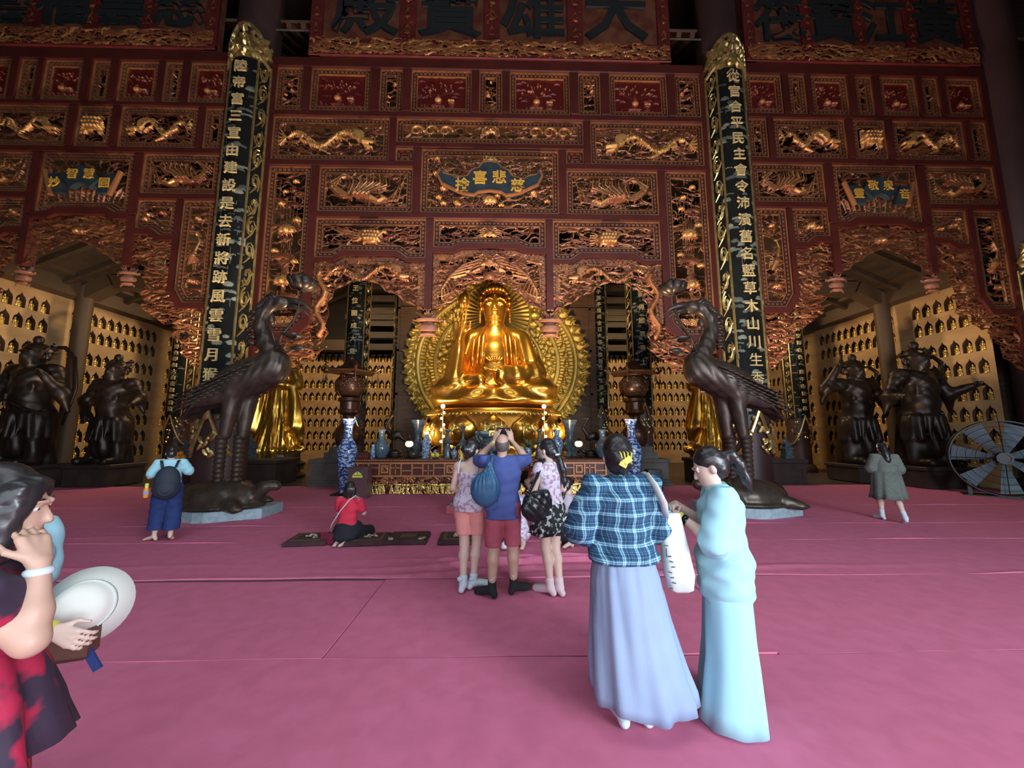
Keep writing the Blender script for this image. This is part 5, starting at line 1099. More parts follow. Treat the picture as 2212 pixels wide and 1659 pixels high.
# ---------------------------------------------------------------- lanterns, tall vases, blocks, boxes
def lantern(px, Y, sd):
    t = thing('bronze_lantern', 'tall bronze hanging-eaved lantern with openwork globe, %s of the altar' % sd, 'lantern', (W(px, 940, Y)[0], Y, .86), 0, 'bronze lanterns beside the altar'); k = Y/840
    mb = MB(); mb.stack([[(-q, -q), (q, -q), (q, q), (-q, q)] for q in (.52, .52, .42, .42)], [0, .2, .2, .38]); mb.build('base', M['stone'], t)
    mb = MB(); mb.lathe([(.3, .38), (.36, .5), (.43, .75), (.4, .95), (.22, 1.15), (.16, 1.3), (.2, 1.42), (.34, 1.5), (.36, 1.6), (.3, 1.62), (.3, 1.86), (.38, 1.9), (.36, 2.0), (.22, 2.04)], 24); mb.build('pedestal', M['ironbrown'], t, 'auto')
    g = Relief(-1.36, 1.36, 0, 1.0, res=.03, seed=int(px)); mb = MB(); mb.lathe([(.2, 2.04), (.36, 2.12), (.46, 2.3), (.48, 2.45), (.44, 2.62), (.34, 2.74), (.3, 2.78)], 26); gl = mb.build('globe', M['ironbrown'], t, True)
    mb = MB(); R = random.Random(int(px))
    for j in range(46):
        a, z = R.uniform(0, 6.28), R.uniform(2.16, 2.68); q = .485-.9*(z-2.43)**2; pts = []
        for u in np.linspace(0, 5, 8): aa = a+.14*math.cos(u)*(1-u/8); zz = z+.07*math.sin(u)*(1-u/8); pts.append((q*math.cos(aa), q*math.sin(aa), zz))
        mb.tube(pts, .02, 5)
    mb.build('openwork', M['ironbrown'], gl, True)
    mb = MB(); mb.lathe([(.98, 2.86), (.9, 2.84), (.36, 2.78), (.36, 2.82), (.62, 2.92), (.42, 3.02), (.24, 3.16), (.14, 3.3), (.08, 3.32), (.1, 3.4), (.04, 3.5), (.0, 3.56)][2:] , 24, mod=lambda a, z: 1); 
    mb.lathe([(.3, 2.80), (.7, 2.86), (.72, 2.9), (.45, 2.98), (.3, 3.0)], 24, mod=lambda a, z: 1+.14*abs(math.cos(3*a))**3)
    for j in range(6):
        a = j*pi/3; c, s_ = math.cos(a), math.sin(a); mb.tube([(.6*c, .6*s_, 2.9), (.86*c, .86*s_, 2.9), (1.0*c, 1.0*s_, 3.0), (.96*c, .96*s_, 3.1), (.88*c, .88*s_, 3.06)], [.06, .05, .045, .035, .02], 7)
    mb.build('roof', M['ironbrown'], t, 'auto')
    for j in range(6):
        a = j*pi/3; c, s_ = .93*math.cos(a), .93*math.sin(a); mb = MB(); mb.tube([(c, s_, 2.92), (c, s_, 2.66)], .01, 4); mb.lathe([(.05, 2.5), (.055, 2.52), (.035, 2.6), (.015, 2.68)], 8, (c, s_, 0)); mb.build('wind_bell', M['bronze'], t)
lantern(751, 13.3, 'left'); lantern(1373, 13.3, 'right')
def tall_vase(px, Y, sd):
    x = W(px, 1000, Y)[0]; h = 2.02; t = thing('floor_vase', 'tall blue and white painted floor vase at the %s end of the altar' % sd, 'vase', (x, Y, 0), 0, 'tall blue and white floor vases')
    mb = MB(); mb.stack([[(-q, -q), (q, -q), (q, q), (-q, q)] for q in (.28, .3, .26)], [0, .03, .06]); mb.build('stand', M['bronze_black'], t)
    mb = MB(); mb.lathe([(.17, .06), (.18, .09), (.175, .3), (.2, .55), (.25, .9), (.27, 1.12), (.255, 1.28), (.19, 1.42), (.13, 1.52), (.11, 1.62), (.105, 1.82), (.12, 1.93), (.18, 2.05), (.185, 2.08), (.15, 2.06)], 32); v = mb.build('body', M['bluewhite'], t, 'auto')
    mb = MB(); M_ = M['cobalt']
    for z, q in ((.40, .186), (.75, .232), (1.36, .232), (1.55, .127), (1.9, .118), (2.02, .168)): mb.lathe([(q, z), (q+.004, z+.008), (q, z+.016)], 32)
    for j in range(8):
        a = j*pi/4; P3 = lambda da, z, q: ((q+.003)*math.cos(a+da), (q+.003)*math.sin(a+da), z); mb.tube([P3(-.3, .14, .176), P3(-.3, .36, .179), P3(.3, .36, .179), P3(.3, .14, .176)], .008, 4); mb.tube([P3(-.12, .16, .176), P3(-.12, .3, .178), P3(.12, .3, .178), P3(.12, .16, .176)], .006, 4)
        mb.tube([P3(-.39, 1.99, .147), P3(-.2, 1.93, .121), P3(0, 1.91, .118), P3(.2, 1.93, .121), P3(.39, 1.99, .147)], .007, 4)
    R = random.Random(int(px))
    for j in range(70):
        a, z = R.uniform(0, 6.28), R.uniform(.5, 1.5); zs = [.06, .3, .55, .9, 1.12, 1.28, 1.42, 1.52]; qs = [.17, .175, .2, .25, .27, .255, .19, .13]
        pts = [];  aa = a; zz = z
        for u in range(7): pts.append(((np.interp(zz, zs, qs)+.001)*math.cos(aa), (np.interp(zz, zs, qs)+.001)*math.sin(aa), zz)); aa += R.uniform(.03, .12); zz += R.uniform(-.03, .035)
        mb.tube(pts, [.005, .014, .02, .016, .01, .016, .004], 5)
    mb.build('scene_pattern', M_, v)
M['cobalt'] = mat('cobalt_glaze', (0.012, 0.035, 0.2), 0.2)
tall_vase(749, 11.1, 'left'); tall_vase(1366, 11.25, 'right')
def block(x0, x1, Y, sd, z1=.86):
    t = thing('stone_block', 'dark grey stone pedestal under the %s bronze lantern' % sd, 'pedestal', ((x0+x1)/2, Y, 0), 0, 'stone pedestals'); w = (x1-x0)/2
    for nm, q, a, b in (('base', 1.08, 0, .12), ('base', 1.03, .12, .2), ('body', .95, .2, z1-.12), ('top', 1.06, z1-.12, z1)): mb = MB(); mb.box(-w*q, w*q, -.05*q+.05, 1.35*q, a, b, .012); mb.build(nm, M['stone'], t)
block(-5.65, -4.2, 12.55, 'left'); block(4.25, 5.75, 12.55, 'right')
t = thing('donation_box', 'dark purple-brown wooden donation box with a yellow house-shaped sign', 'donation box', (W(777, 1040, 10.55)[0], 10.55, 0), .0)
M['purplewood'] = mat('purple_brown_wood', (0.085, 0.04, 0.05), 0.45, 0, (0.11, 0.055, 0.06), 2)
mb = MB(); mb.box(-.25, .25, -.18, .18, 0, .78, .012); mb.box(-.27, .27, -.2, .2, .76, .8, .01); mb.box(-.27, .27, -.2, .2, 0, .05, .01); mb.build('body', M['purplewood'], t)
mb = MB(); mb.ring(rect(-.22, .22, .08, .73), rect(-.18, .18, .12, .69), -.195, -.18); mb.build('door', M['purplewood'], t)
mb = MB(); hp = [(-.125, .54), (.125, .54), (.135, .57), (.125, .61), (.07, .655), (0, .70), (-.07, .655), (-.125, .61), (-.135, .57)]; mb.prism(hp, -.192, -.184); sg = mb.build('sign', mat('yellow_sign', (0.62, 0.66, 0.08), .5), t)
mb = MB(); mb.prism([(-.03, .65), (.03, .65), (0, .675)], -.196, -.19); mb.build('emblem', M['glyph_dark'], sg)
def latin(name, text, size, m, parent, pos, bold=.002):
    c = bpy.data.curves.new('g', 'FONT'); c.body = text; c.size = size; c.extrude = .001; c.align_x = 'CENTER'; c.offset = bold; c.resolution_u = 2; o = bpy.data.objects.new('g', c); COL.objects.link(o); me = bpy.data.meshes.new_from_object(o.evaluated_get(bpy.context.evaluated_depsgraph_get())); bpy.data.objects.remove(o)
    mb = MB(); mb.add([(pos[0]+v.co.x, pos[1]-v.co.z, pos[2]+v.co.y) for v in me.vertices], [tuple(p.vertices) for p in me.polygons]); return mb.build(name, m, parent, fix=False)
latin('lettering', 'HÒM CÔNG ĐỨC', .036, M['glyph_dark'], sg, (0, -.194, .585))
t = thing('metal_box', 'small dark blue-grey metal box standing right of the altar by the right stone pedestal', 'box', (W(1412, 1030, 11.2)[0], 11.2, 0)); mb = MB(); mb.box(-.2, .2, -.15, .15, 0, .66, .012); mb.build('body', M['slate'], t); mb = MB(); mb.box(-.17, .17, -.165, -.15, .08, .58, .005); mb.build('door', M['slate'], t)
# ---------------------------------------------------------------- dark ledges, side statues, cranes, fan
def ledge(x0, x1, y0, y1, z1, label):
    t = thing('stone_ledge', label, 'ledge', ((x0+x1)/2, (y0+y1)/2, 0)); w, d = (x1-x0)/2, (y1-y0)/2
    mb = MB(); mb.box(-w, w, -d, d, 0, z1-.14, .01); mb.build('body', M['darkstone'], t)
    mb = MB(); mb.box(-w-.05, w+.05, -d-.06, d+.06, z1-.14, z1, .02); mb.build('top', M['darkstone'], t)
    mb = MB(); n = max(2, int(w*1.2))
    for k in range(n): a = -w+2*w*k/n; mb.ring(rect(a+.08, a+2*w/n-.08, .12, z1-.24), rect(a+.16, a+2*w/n-.16, .2, z1-.32), -d-.02, -d)
    mb.build('moulding', M['darkstone'], t)
M['darkstone'] = mat('dark_stone', (0.026, 0.017, 0.015), 0.45, 0, (0.04, 0.028, 0.024), 2.5)
LY = 12.95
ledge(-10.5, -6.9, LY, LY+1.3, .82, 'long dark ledge with porcelain behind the left crane'); ledge(7.0, 10.5, LY, LY+1.3, .82, 'long dark ledge with porcelain behind the right crane')
# robed golden attendants behind the front pillars
def robed(px, Y, sd, f):
    x = W(px, 900, Y)[0]; t = thing('golden_attendant', 'tall gilded robed attendant statue behind the %s pillar, its robe flaring at the hem' % sd, 'statue', (x, Y, 0), 0, 'golden attendant statues'); t.scale = (1.1,)*3
    mb = MB(); mb.lathe([(1.0, 0), (1.0, .1), (.85, .18), (.8, .3), (.95, .42), (.98, .5), (.8, .58), (.78, .8)], 28, sy=.8); mb.build('pedestal', M['darkstone'], t, 'auto')
    mb = MB(); mb.lathe([(.78, .5), (.82, .54), (.8, .58)], 28, (0, -.02, 0), sy=.8)
    for k in range(22): a = 2*pi*k/22; mb.lathe([(.015, .26), (.03, .34), (.02, .46), (.01, .5)], 6, (.9*math.cos(a), .72*math.sin(a), 0))
    mb.build('gilt_fringe', M['gold'], t)
    def dsp(X, Yy, Z):
        a = np.arctan2(Yy, X); q = np.clip((3.4-Z)/2.4, 0, 1); return (.11*(np.abs(np.sin(a*5.5+Z*.7+f))-.5)+.05*(np.abs(np.sin(a*13-Z*1.2))-.5))*q+.02*np.sin(9*Z+7*X)*np.clip(Z-2.6, 0, 1)
    P = [cap((0, 0, 2.2), (0, 0, 3.6), .46, .36), cap((0, 0, 1.0), (0, 0, 2.4), .72, .44), ell((0, 0, .95), (.95, .72, .18)), cap((-.3, 0, 4.0), (.3, 0, 4.0), .26, .26), cap((0, 0, 3.4), (0, 0, 4.0), .4, .36), cap((0, 0, 4.1), (0, 0, 4.5), .15, .13), ell((0, -.02, 4.72), (.22, .24, .29)), cap((0, -.24, 4.76), (0, -.28, 4.66), .02, .035), ell((0, .02, 5.0), (.17, .17, .14))]
    for s in (-1, 1):
        P += [cap((s*.42, 0, 3.95), (s*.62, -.08, 3.2), .19, .2), cap((s*.62, -.1, 3.2), (s*.18, -.55, 3.2), .19, .12), cap((s*.55, -.25, 3.1), (s*.72, -.2, 1.75), .17, .3), cap((s*.72, -.2, 1.8), (s*.8, -.1, 1.35), .26, .16), ell((s*.22, .02, 4.66), (.04, .07, .13), .02)]
    P += hand((.15, -.52, 3.2), (-.4, -.2, .8), (.6, .3, .3), .36, .2, .05, 1, .01)+hand((-.15, -.52, 3.2), (.4, -.2, .8), (-.6, .3, .3), .36, .2, .05, -1, .01)
    sdf('robe', P, M['gold'], t, .035, .09, dsp)
robed(602, 15.3, 'left', 0); robed(1535, 15.3, 'right', 2)
# dark bronze guardians
def guardian(px, Y, z0, h, sd, label, pose):
    x = W(px, 900, Y)[0]; t = thing('guardian_statue', label, 'statue', (x, Y, z0), 0, None); k = h/3.7
    mb = MB(); mb.box(-.72*k, .72*k, -.62*k, .62*k, -z0+.02, -.12, .02); mb.box(-.77*k, .77*k, -.66*k, .66*k, -.12, .0, .02); mb.build('pedestal', M['darkstone'], t)
    V = lambda *a: tuple(q*k for q in a); 
    def dsp(X, Yy, Z):
        a = np.arctan2(Yy, X); return .03*np.sin(a*7+Z*3)*np.clip((2.0*k-Z)/(1.2*k), 0, 1)+.018*np.sin(X*21)*np.sin(Z*23)*np.clip((Z-1.6*k), 0, 1)*np.clip((3.0*k-Z)*4, 0, 1)
    P = [cap(V(0, .0, 1.6), V(0, 0, 2.4), .36*k, .44*k), ell(V(0, -.1, 1.85), (.40*k, .36*k, .32*k)), cap(V(-.38, 0, 2.62), V(.38, 0, 2.62), .22*k, .22*k), cap(V(0, 0, 2.7), V(0, -.05, 3.0), .17*k, .16*k), ell(V(0, -.08, 3.15), (.235*k, .26*k, .30*k)), cap(V(0, -.32, 3.2), V(0, -.37, 3.08), .04*k, .06*k, .03), ell(V(0, -.26, 2.95), (.17*k, .12*k, .16*k)), cap(V(0, .04, 1.5), V(0, .1, .55), .42*k, .46*k), ell(V(0, 0, 1.48), (.46*k, .38*k, .09*k), .04), cap(V(-.1, .25, 1.4), V(-.2, .3, .1), .3*k, .3*k), cap(V(.1, .25, 1.4), V(.2, .3, .1), .3*k, .3*k)]
    for j in range(9): a = -pi/2+(j-4)*.42; P.append(cap(V(.44*math.cos(a), .36*math.sin(a), 1.4), V(.56*math.cos(a), .46*math.sin(a), .78), .11*k, .05*k, .03))
    for j in range(5): P.append(ell(V(-.3+.15*j, -.36+.04*abs(j-2), 2.3-.05*abs(j-2)), (.09*k, .06*k, .16*k), .03))
    for s in (-1, 1):
        P += [cap(V(s*.3, 0, 1.2), V(s*.4, -.1, .15), .26*k, .19*k), cap(V(s*.4, -.1, .12), V(s*.46, -.5, .1), .17*k, .13*k), ell(V(s*.50, 0, 2.70), (.24*k, .25*k, .19*k), .03), ell(V(s*.56, 0, 2.55), (.24*k, .25*k, .07*k), .03), ell(V(s*.28, .02, 3.12), (.05*k, .09*k, .14*k), .02), ell(V(s*.12, -.32, 3.22), (.08*k, .06*k, .04*k), .03)]
        sh, el, wr = V(s*.58, 0, 2.62), V(*pose[s][0]), V(*pose[s][1]); P += [cap(sh, el, .18*k, .15*k), cap(el, wr, .17*k, .10*k), cap(el, tuple(np.array(el)+np.array(V(s*.12, .1, -.5))), .17*k, .05*k)]
        dv = Vector(wr)-Vector(el); P += hand(wr, dv, (0, 1, .2), .34*k, .9, .05, s, .012)
    sdf('body', P, M['bronze_black'], t, .045, .12*k, dsp)
    mb = MB(); R = random.Random(int(px))
    mb.lathe([(.25*k, 3.26*k), (.29*k, 3.30*k), (.26*k, 3.37*k), (.2*k, 3.45*k), (.1*k, 3.5*k), (.12*k, 3.6*k), (.09*k, 3.68*k), (.02*k, 3.72*k)], 16, (0, -.04*k, 0))
    for j in range(14): a = R.uniform(0, 6.28); z = R.uniform(3.2, 3.45)*k; mb.tube([(.22*k*math.cos(a), .02*k+.24*k*math.sin(a), z), (.29*k*math.cos(a+.2), .02*k+.31*k*math.sin(a+.2), z+.05*k), (.27*k*math.cos(a+.45), .02*k+.29*k*math.sin(a+.45), z+.13*k)], [.06*k, .065*k, .015*k], 6)
    mb.build('crown', M['bronze_black'], t, 'auto')
    mb = MB(); mb.tube([V(-.75, .15, 1.2), V(-.95, .2, 2.2), V(-.75, .3, 3.1), V(-.35, .35, 3.45), V(.35, .35, 3.45), V(.75, .3, 3.1), V(.98, .2, 2.2), V(.8, .15, 1.1)], [.05*k, .08*k, .08*k, .06*k, .06*k, .08*k, .08*k, .04*k], 8, .5); 
    if pose.get('ribbon'): mb.build('sash_ribbon', M['bronze_black'], t, True)
    if pose.get('loop'):
        mb = MB(); s = pose['loop']; mb.tube([V(s*.3, .1, 3.25), V(s*.7, .1, 3.3), V(s*.95, .1, 3.1), V(s*.9, .1, 2.8), V(s*.65, .1, 2.7)], [.05*k, .07*k, .08*k, .07*k, .04*k], 8, .6); mb.build('ribbon', M['bronze_black'], t, True)
    if pose.get('sword'):
        a, b = pose['sword']; a, b = Vector(V(*a)), Vector(V(*b)); d = (b-a).normalized(); mb = MB(); mb.tube([a, a+d*.3*k, a+d*.32*k, b-d*.12*k, b], [.045*k, .045*k, .06*k, .05*k, .005], 6, .5); mb.tube([a+d*.3*k+Vector((0, 0, -.16*k)), a+d*.3*k+Vector((0, 0, .16*k))], .04*k, 6); mb.build('sword', M['bronze_black'], t)
guardian(62, 12.3, .74, 3.95, 'left', 'dark bronze guardian holding a sword across, leftmost of the statues', {-1: ((-.95, -.1, 1.95), (-.55, -.6, 1.75)), 1: ((.95, -.1, 2.0), (.75, -.45, 2.5)), 'ribbon': 1, 'sword': ((-.15, -.72, 1.9), (1.25, -.6, 1.3))})
guardian(243, 13.2, .70, 3.6, 'left', 'stocky dark bronze guardian with elbow out and fist on hip, left bay', {-1: ((-1.0, .05, 2.1), (-.55, -.35, 1.5)), 1: ((.95, -.15, 2.2), (1.12, -.6, 1.95)), 'loop': None})
guardian(1852, 13.7, .62, 3.9, 'right', 'dark bronze guardian raising one arm beside its head, right bay', {-1: ((-1.0, .0, 2.5), (-.7, -.2, 3.2)), 1: ((.95, -.05, 2.1), (1.35, -.45, 1.95)), 'loop': 1, 'sword': ((-.68, -.25, 3.0), (-.55, -.28, 3.75))})
guardian(1990, 12.3, .66, 4.0, 'right', 'tallest dark bronze guardian, beside the big fan, with looped ribbon by its head', {-1: ((-.95, -.05, 2.0), (-1.15, -.5, 2.0)), 1: ((.85, -.05, 2.1), (1.15, -.45, 2.3)), 'loop': 1})
# porcelain and fruit on the ledges
def ledge_vase(px, Y, h, m, label): 
    x = W(px, 960, Y)[0]; t = thing('porcelain_pagoda', label, 'porcelain', (x, Y, .82)); mb = MB(); mb.stack([[(-q*h, -q*h), (q*h, -q*h), (q*h, q*h), (-q*h, q*h)] for q in (.2, .2, .17, .17, .21, .2, .13, .15, .1, .08)], [h*z for z in (0, .12, .15, .40, .44, .5, .55, .7, .74, .8)]); mb.build('base', m, t)
    mb = MB(); mb.lathe([(.09*h, .8*h), (.05*h, .84*h), (.05*h, .97*h), (.07*h, 1.0*h)], 12); mb.build('spire', m, t, 'auto')
ledge_vase(412, 13.4, .86, M['celadon'], 'grey porcelain pagoda on the ledge just left of the left pillar'); ledge_vase(541, 13.4, .82, M['celadon'], 'grey porcelain pagoda on the ledge beside the left gilded robe'); ledge_vase(1698, 13.4, .72, M['celadon'], 'grey porcelain pagoda on the ledge right of the right pillar')
for k, (dx, dz) in enumerate(((-.09, .08), (.09, .08), (0, .20))):
    mb = MB(); mb.ball((0, 0, 0), (.085, .085, .08), 12, 8); x = W(390, 990, 13.2)[0]
    tag(mb.build('orange', M['orange'], smooth=True, loc=(x+dx, 13.2, .82+dz)), ['orange on the left ledge, left one at the bottom', 'orange on the left ledge, right one at the bottom', 'orange on the left ledge, on top of two others'][k], 'orange', 'oranges on the left ledge')
# cranes on turtles
def crane(px, Y, f, label, gl):
    x = W(px, 1100, Y)[0]; k = 8.1/840; t = thing('crane_statue', label, 'statue', (x, Y, 0), 0, 'bronze cranes before the screens')
    q = lambda a, b, d=0: (f*(a-478)*k, d, 1.68-(b-931)*k)     # profile of the left crane, metres
    # plinth
    mb = MB(); w, h = .98, .20; pl = [(-w, -.30), (-.1, -.62), (.1, -.62), (w*.95, -.2), (w*.95, .55), (-w, .55)]; pl = [(f*a, b) for a, b in pl]
    mb.stack([pl, pl], [0, h]); mb.build('stone_plinth', M['bluestone'], t)
    def dsp(X, Yy, Z):
        return .012*np.sin(26*(X*f)-14*Z)*np.sin(40*Yy+8*X)*np.clip((Z-1.9), 0, 1)
    P = [ell(q(510, 812), (.80, .36, .40), R=rm(0, f*-.42, 0)), ell(q(560, 790), (.36, .3, .36)), cap(q(568, 775), q(543, 730), .27, .17), cap(q(543, 730), q(529, 695), .17, .14), cap(q(529, 695), q(531, 665), .14, .125), cap(q(531, 665), q(548, 645), .125, .12), cap(q(548, 645), q(572, 640), .12, .13), ell(q(573, 641), (.18, .125, .125)),
         cap(q(450, 850), q(410, 870), .22, .16), cap(q(415, 865), q(372, 903), .15, .02)]
    for d in (-.2, .2):
        P += [ell(q(470, 838, d), (.7, .11, .26), R=rm(0, f*-.42, 0)), cap(q(490 if d < 0 else 508, 850, d*.6), q(480 if d < 0 else 501, 935, d*.6), .18, .11)]
    for j in range(7): P.append(cap(q(440-j*4, 850+j*3, -.25+.08*j), q(395-j*6+4*abs(j-3), 885+j*4, -.25+.09*j), .07, .02, .04))
    sdf('body', P, M['bronze'], t, .026, .07, dsp)
    for d in (-1, 1):   # wing feathers
        mb = MB()
        for r_ in range(5):
            for j in range(10):
                a = 538-j*12-r_*6; b = 786+j*5.6+r_*10; mb.tube([q(a, b, d*(.34-.02*r_)), q(a-14, b+5, d*(.375-.02*r_)), q(a-30, b+13, d*(.34-.02*r_))], [.03, .05, .012], 6, .45)
        mb.build('wing', M['bronze'], t, True)
    mb = MB(); mb.tube([q(578, 636), (q(605, 638)[0], 0, q(605, 638)[2]), q(625, 646), q(641, 660)], [.10, .07, .045, .01], 8); mb.tube([q(578, 646), q(603, 650), q(622, 660), q(636, 672)], [.07, .05, .03, .008], 8); mb.build('beak', M['bronze'], t, True)
    mb = MB()
    for j in range(7): mb.tube([q(560-j*5, 634+j*3), q(545-j*5, 620+j*5), q(534-j*5, 624+j*9)], [.06, .05, .01], 6)
    for j in range(6): mb.tube([q(518, 665+j*14), q(505, 662+j*14), q(498, 672+j*15)], [.06, .045, .01], 6)
    mb.build('crest', M['bronze'], t, True)
    for d, a0 in ((-1, 480), (1, 501)):
        mb = MB(); zt, zb = q(0, 935)[2], q(0, 1056)[2]; n = 24; pr = []
        for j in range(n+1): u = j/n; pr.append((.095-.02*u+(.022 if j % 2 else 0), zt+(zb-zt)*u))
        mb.lathe(pr[::-1], 12, (f*(a0-484-u*0)*k+f*.06-f*.06, d*.12, 0)); 
        c = (f*(a0-484)*k, d*.12, zb)
        for a in (-.7, 0, .7): mb.tube([c, (c[0]+f*.22*math.cos(a), c[1]+.22*math.sin(a), zb-.03), (c[0]+f*.36*math.cos(a), c[1]+.36*math.sin(a), zb-.13)], [.07, .06, .02], 6)
        mb.tube([c, (c[0]-f*.2, c[1], zb-.08)], [.06, .02], 6)
        mb.build('leg', M['bronze'], t, 'auto')
    # turtle
    z0 = .20
    P = [ell((-f*.05, 0, z0+.17), (.78, .55, .36)), ell((-f*.05, 0, z0+.05), (.88, .62, .09)), cap((f*.6, 0, z0+.18), (f*.82, 0, z0+.36), .17, .15), ell((f*.92, 0, z0+.42), (.20, .13, .12)), ell((f*1.04, 0, z0+.40), (.1, .09, .07)), cap((-f*.8, 0, z0+.1), (-f*1.0, 0, z0+.04), .09, .03), ell((0, 0, z0+.36), (.3, .3, .2))]
    for sx, sy in ((.55, -.5), (.5, .5), (-.7, -.5), (-.6, .5)): P += [cap((f*sx*.8, sy*.8, z0+.1), (f*sx*1.1, sy*1.05, z0+.06), .14, .09), ell((f*sx*1.15, sy*1.08, z0+.04), (.15, .09, .05))]
    sdf('turtle', P, M['bronze'], t, .026, .06, lambda X, Yy, Z: .035*np.maximum(np.sin(X*9)*np.sin(Yy*9+1), -.3)*np.clip((Z-.3)*6, 0, 1))
    # lotus stems held in the beak
    mb = MB(); mb.tube([q(577, 752, -.2), q(588, 720, -.2), q(604, 690, -.12), q(611, 655, -.05), q(614, 610)], [.035, .03, .026, .024, .024], 7)
    mb.tube([q(578, 745, -.2), q(568, 715, -.22), q(565, 700, -.22)], .02, 6); mb.tube([q(580, 745, -.2), q(596, 742, -.2), q(606, 730, -.2)], .022, 6); mb.tube([q(580, 752, -.2), q(600, 757, -.2), q(622, 750, -.2)], .022, 6)
    st = mb.build('lotus_stem', M['bronze'], t, True)
    mb = MB(); c = q(614, 592)
    for ring, (n, r, hh, o) in enumerate(((6, .10, .34, 0), (7, .17, .3, .3), (8, .22, .2, 0))):
        for j in range(n):
            a = 2*pi*j/n+o; mb.tube([(c[0], c[1], c[2]-.2), (c[0]+r*.9*math.cos(a), c[1]+r*.9*math.sin(a), c[2]-.1), (c[0]+r*1.25*math.cos(a), c[1]+r*1.25*math.sin(a), c[2]-.02+hh*.25), (c[0]+r*.9*math.cos(a), c[1]+r*.9*math.sin(a), c[2]-.16+hh)], [.05, .11, .11, .015], 7, .5)
    mb.build('lotus_flower', M['bronze'], st, True)
    mb = MB(); a = q(565, 688, -.22); mb.lathe([(.02, -.1), (.07, -.04), (.075, .04), (.04, .11), (.005, .15)], 10, a); b = q(624, 748, -.2); mb.ball(b, (.15, .07, .06), 10, 6); mb.build('lotus_bud', M['bronze'], st, True)
    mb = MB(); a = q(612, 722, -.2); mb.lathe([(.02, -.08), (.12, -.03), (.22, .02), (.2, .03), (.05, -.01)], 14, a, mod=lambda an, z: 1+.12*math.sin(5*an)); mb.build('lotus_leaf', M['bronze'], st, True)
crane(478, 8.25, 1, 'tall bronze crane standing on a turtle, left side, beak turned right with lotus', 0); crane(1612, 8.35, -1, 'tall bronze crane standing on a turtle, right side, beak turned left with lotus', 1)
# big floor fan
M['fanblade'] = mat('grey_fan_blade', (0.13, 0.18, 0.21), .5, .2); M['black_paint'] = mat('black_paint', (0.012, 0.012, 0.014), .4)
fx, fz = W(2166, 992, 10.2); ff = thing('floor_fan', 'large industrial floor fan with grey blades in a round guard, at the right edge', 'fan', (fx, 10.2, 0), -.72)
mb = MB(); Rf = .98; cz = 1.02
for y in (-.16, .16): mb.tube([(Rf*math.cos(a), y, cz+Rf*math.sin(a)) for a in np.linspace(0, 2*pi, 49)], .022, 6)
mb.ring([(Rf*math.cos(a), cz+Rf*math.sin(a)) for a in np.linspace(0, 2*pi, 41)[:-1]], [(Rf*.985*math.cos(a), cz+Rf*.985*math.sin(a)) for a in np.linspace(0, 2*pi, 41)[:-1]], -.16, .16); mb.build('guard_ring', M['black_paint'], ff)
mb = MB()
for y in (-.18, ):
    for j in range(4): a = j*pi/2; mb.tube([(.15*math.cos(a), y, cz+.15*math.sin(a)), (Rf*math.cos(a), y+.03, cz+Rf*math.sin(a))], .009, 4)
    for r_ in (.32, .5, .68, .84): mb.tube([(r_*math.cos(a), y+.01, cz+r_*math.sin(a)) for a in np.linspace(0, 2*pi, 37)], .005, 4)
mb.build('guard_wires', M['black_paint'], ff)
for j in range(7):
    a = -pi/2+j*2*pi/7+.08; mb = MB(); vs = []
    for b in (0, 1):
        for i in range(5):
            r_ = .12+.8*i/4; w = .05+.16*i/4
            for s_ in (-1, 1): vs.append((r_*math.cos(a)-s_*w*math.sin(a), s_*.06*(1-.3*i/4)+b*.012, cz+r_*math.sin(a)+s_*w*math.cos(a)))
    fs = []
    for i in range(4):
        k = 2*i; fs += [(k, k+1, k+3, k+2), (10+k, 10+k+2, 10+k+3, 10+k+1), (k, k+2, 12+k, 10+k), (k+1, 11+k, 13+k, k+3)]
    fs += [(0, 10, 11, 1), (8, 9, 19, 18)]; mb.add(vs, fs); mb.build('blade', M['fanblade'], ff)
mb = MB(); mb.tube([(0, -.2, cz), (0, .22, cz)], [.14, .15], 20); mb.ring([(.15*math.cos(a), cz+.15*math.sin(a)) for a in np.linspace(0, 2*pi, 25)[:-1]], [(.11*math.cos(a), cz+.11*math.sin(a)) for a in np.linspace(0, 2*pi, 25)[:-1]], -.23, -.19); mb.build('hub', M['black_paint'], ff)
mb = MB(); mb.box(-.8, .8, -.25, .35, 0, .04); mb.box(-.7, -.62, -.05, .05, 0, .4); mb.box(.62, .7, -.05, .05, 0, .4); mb.build('stand', M['black_paint'], ff)
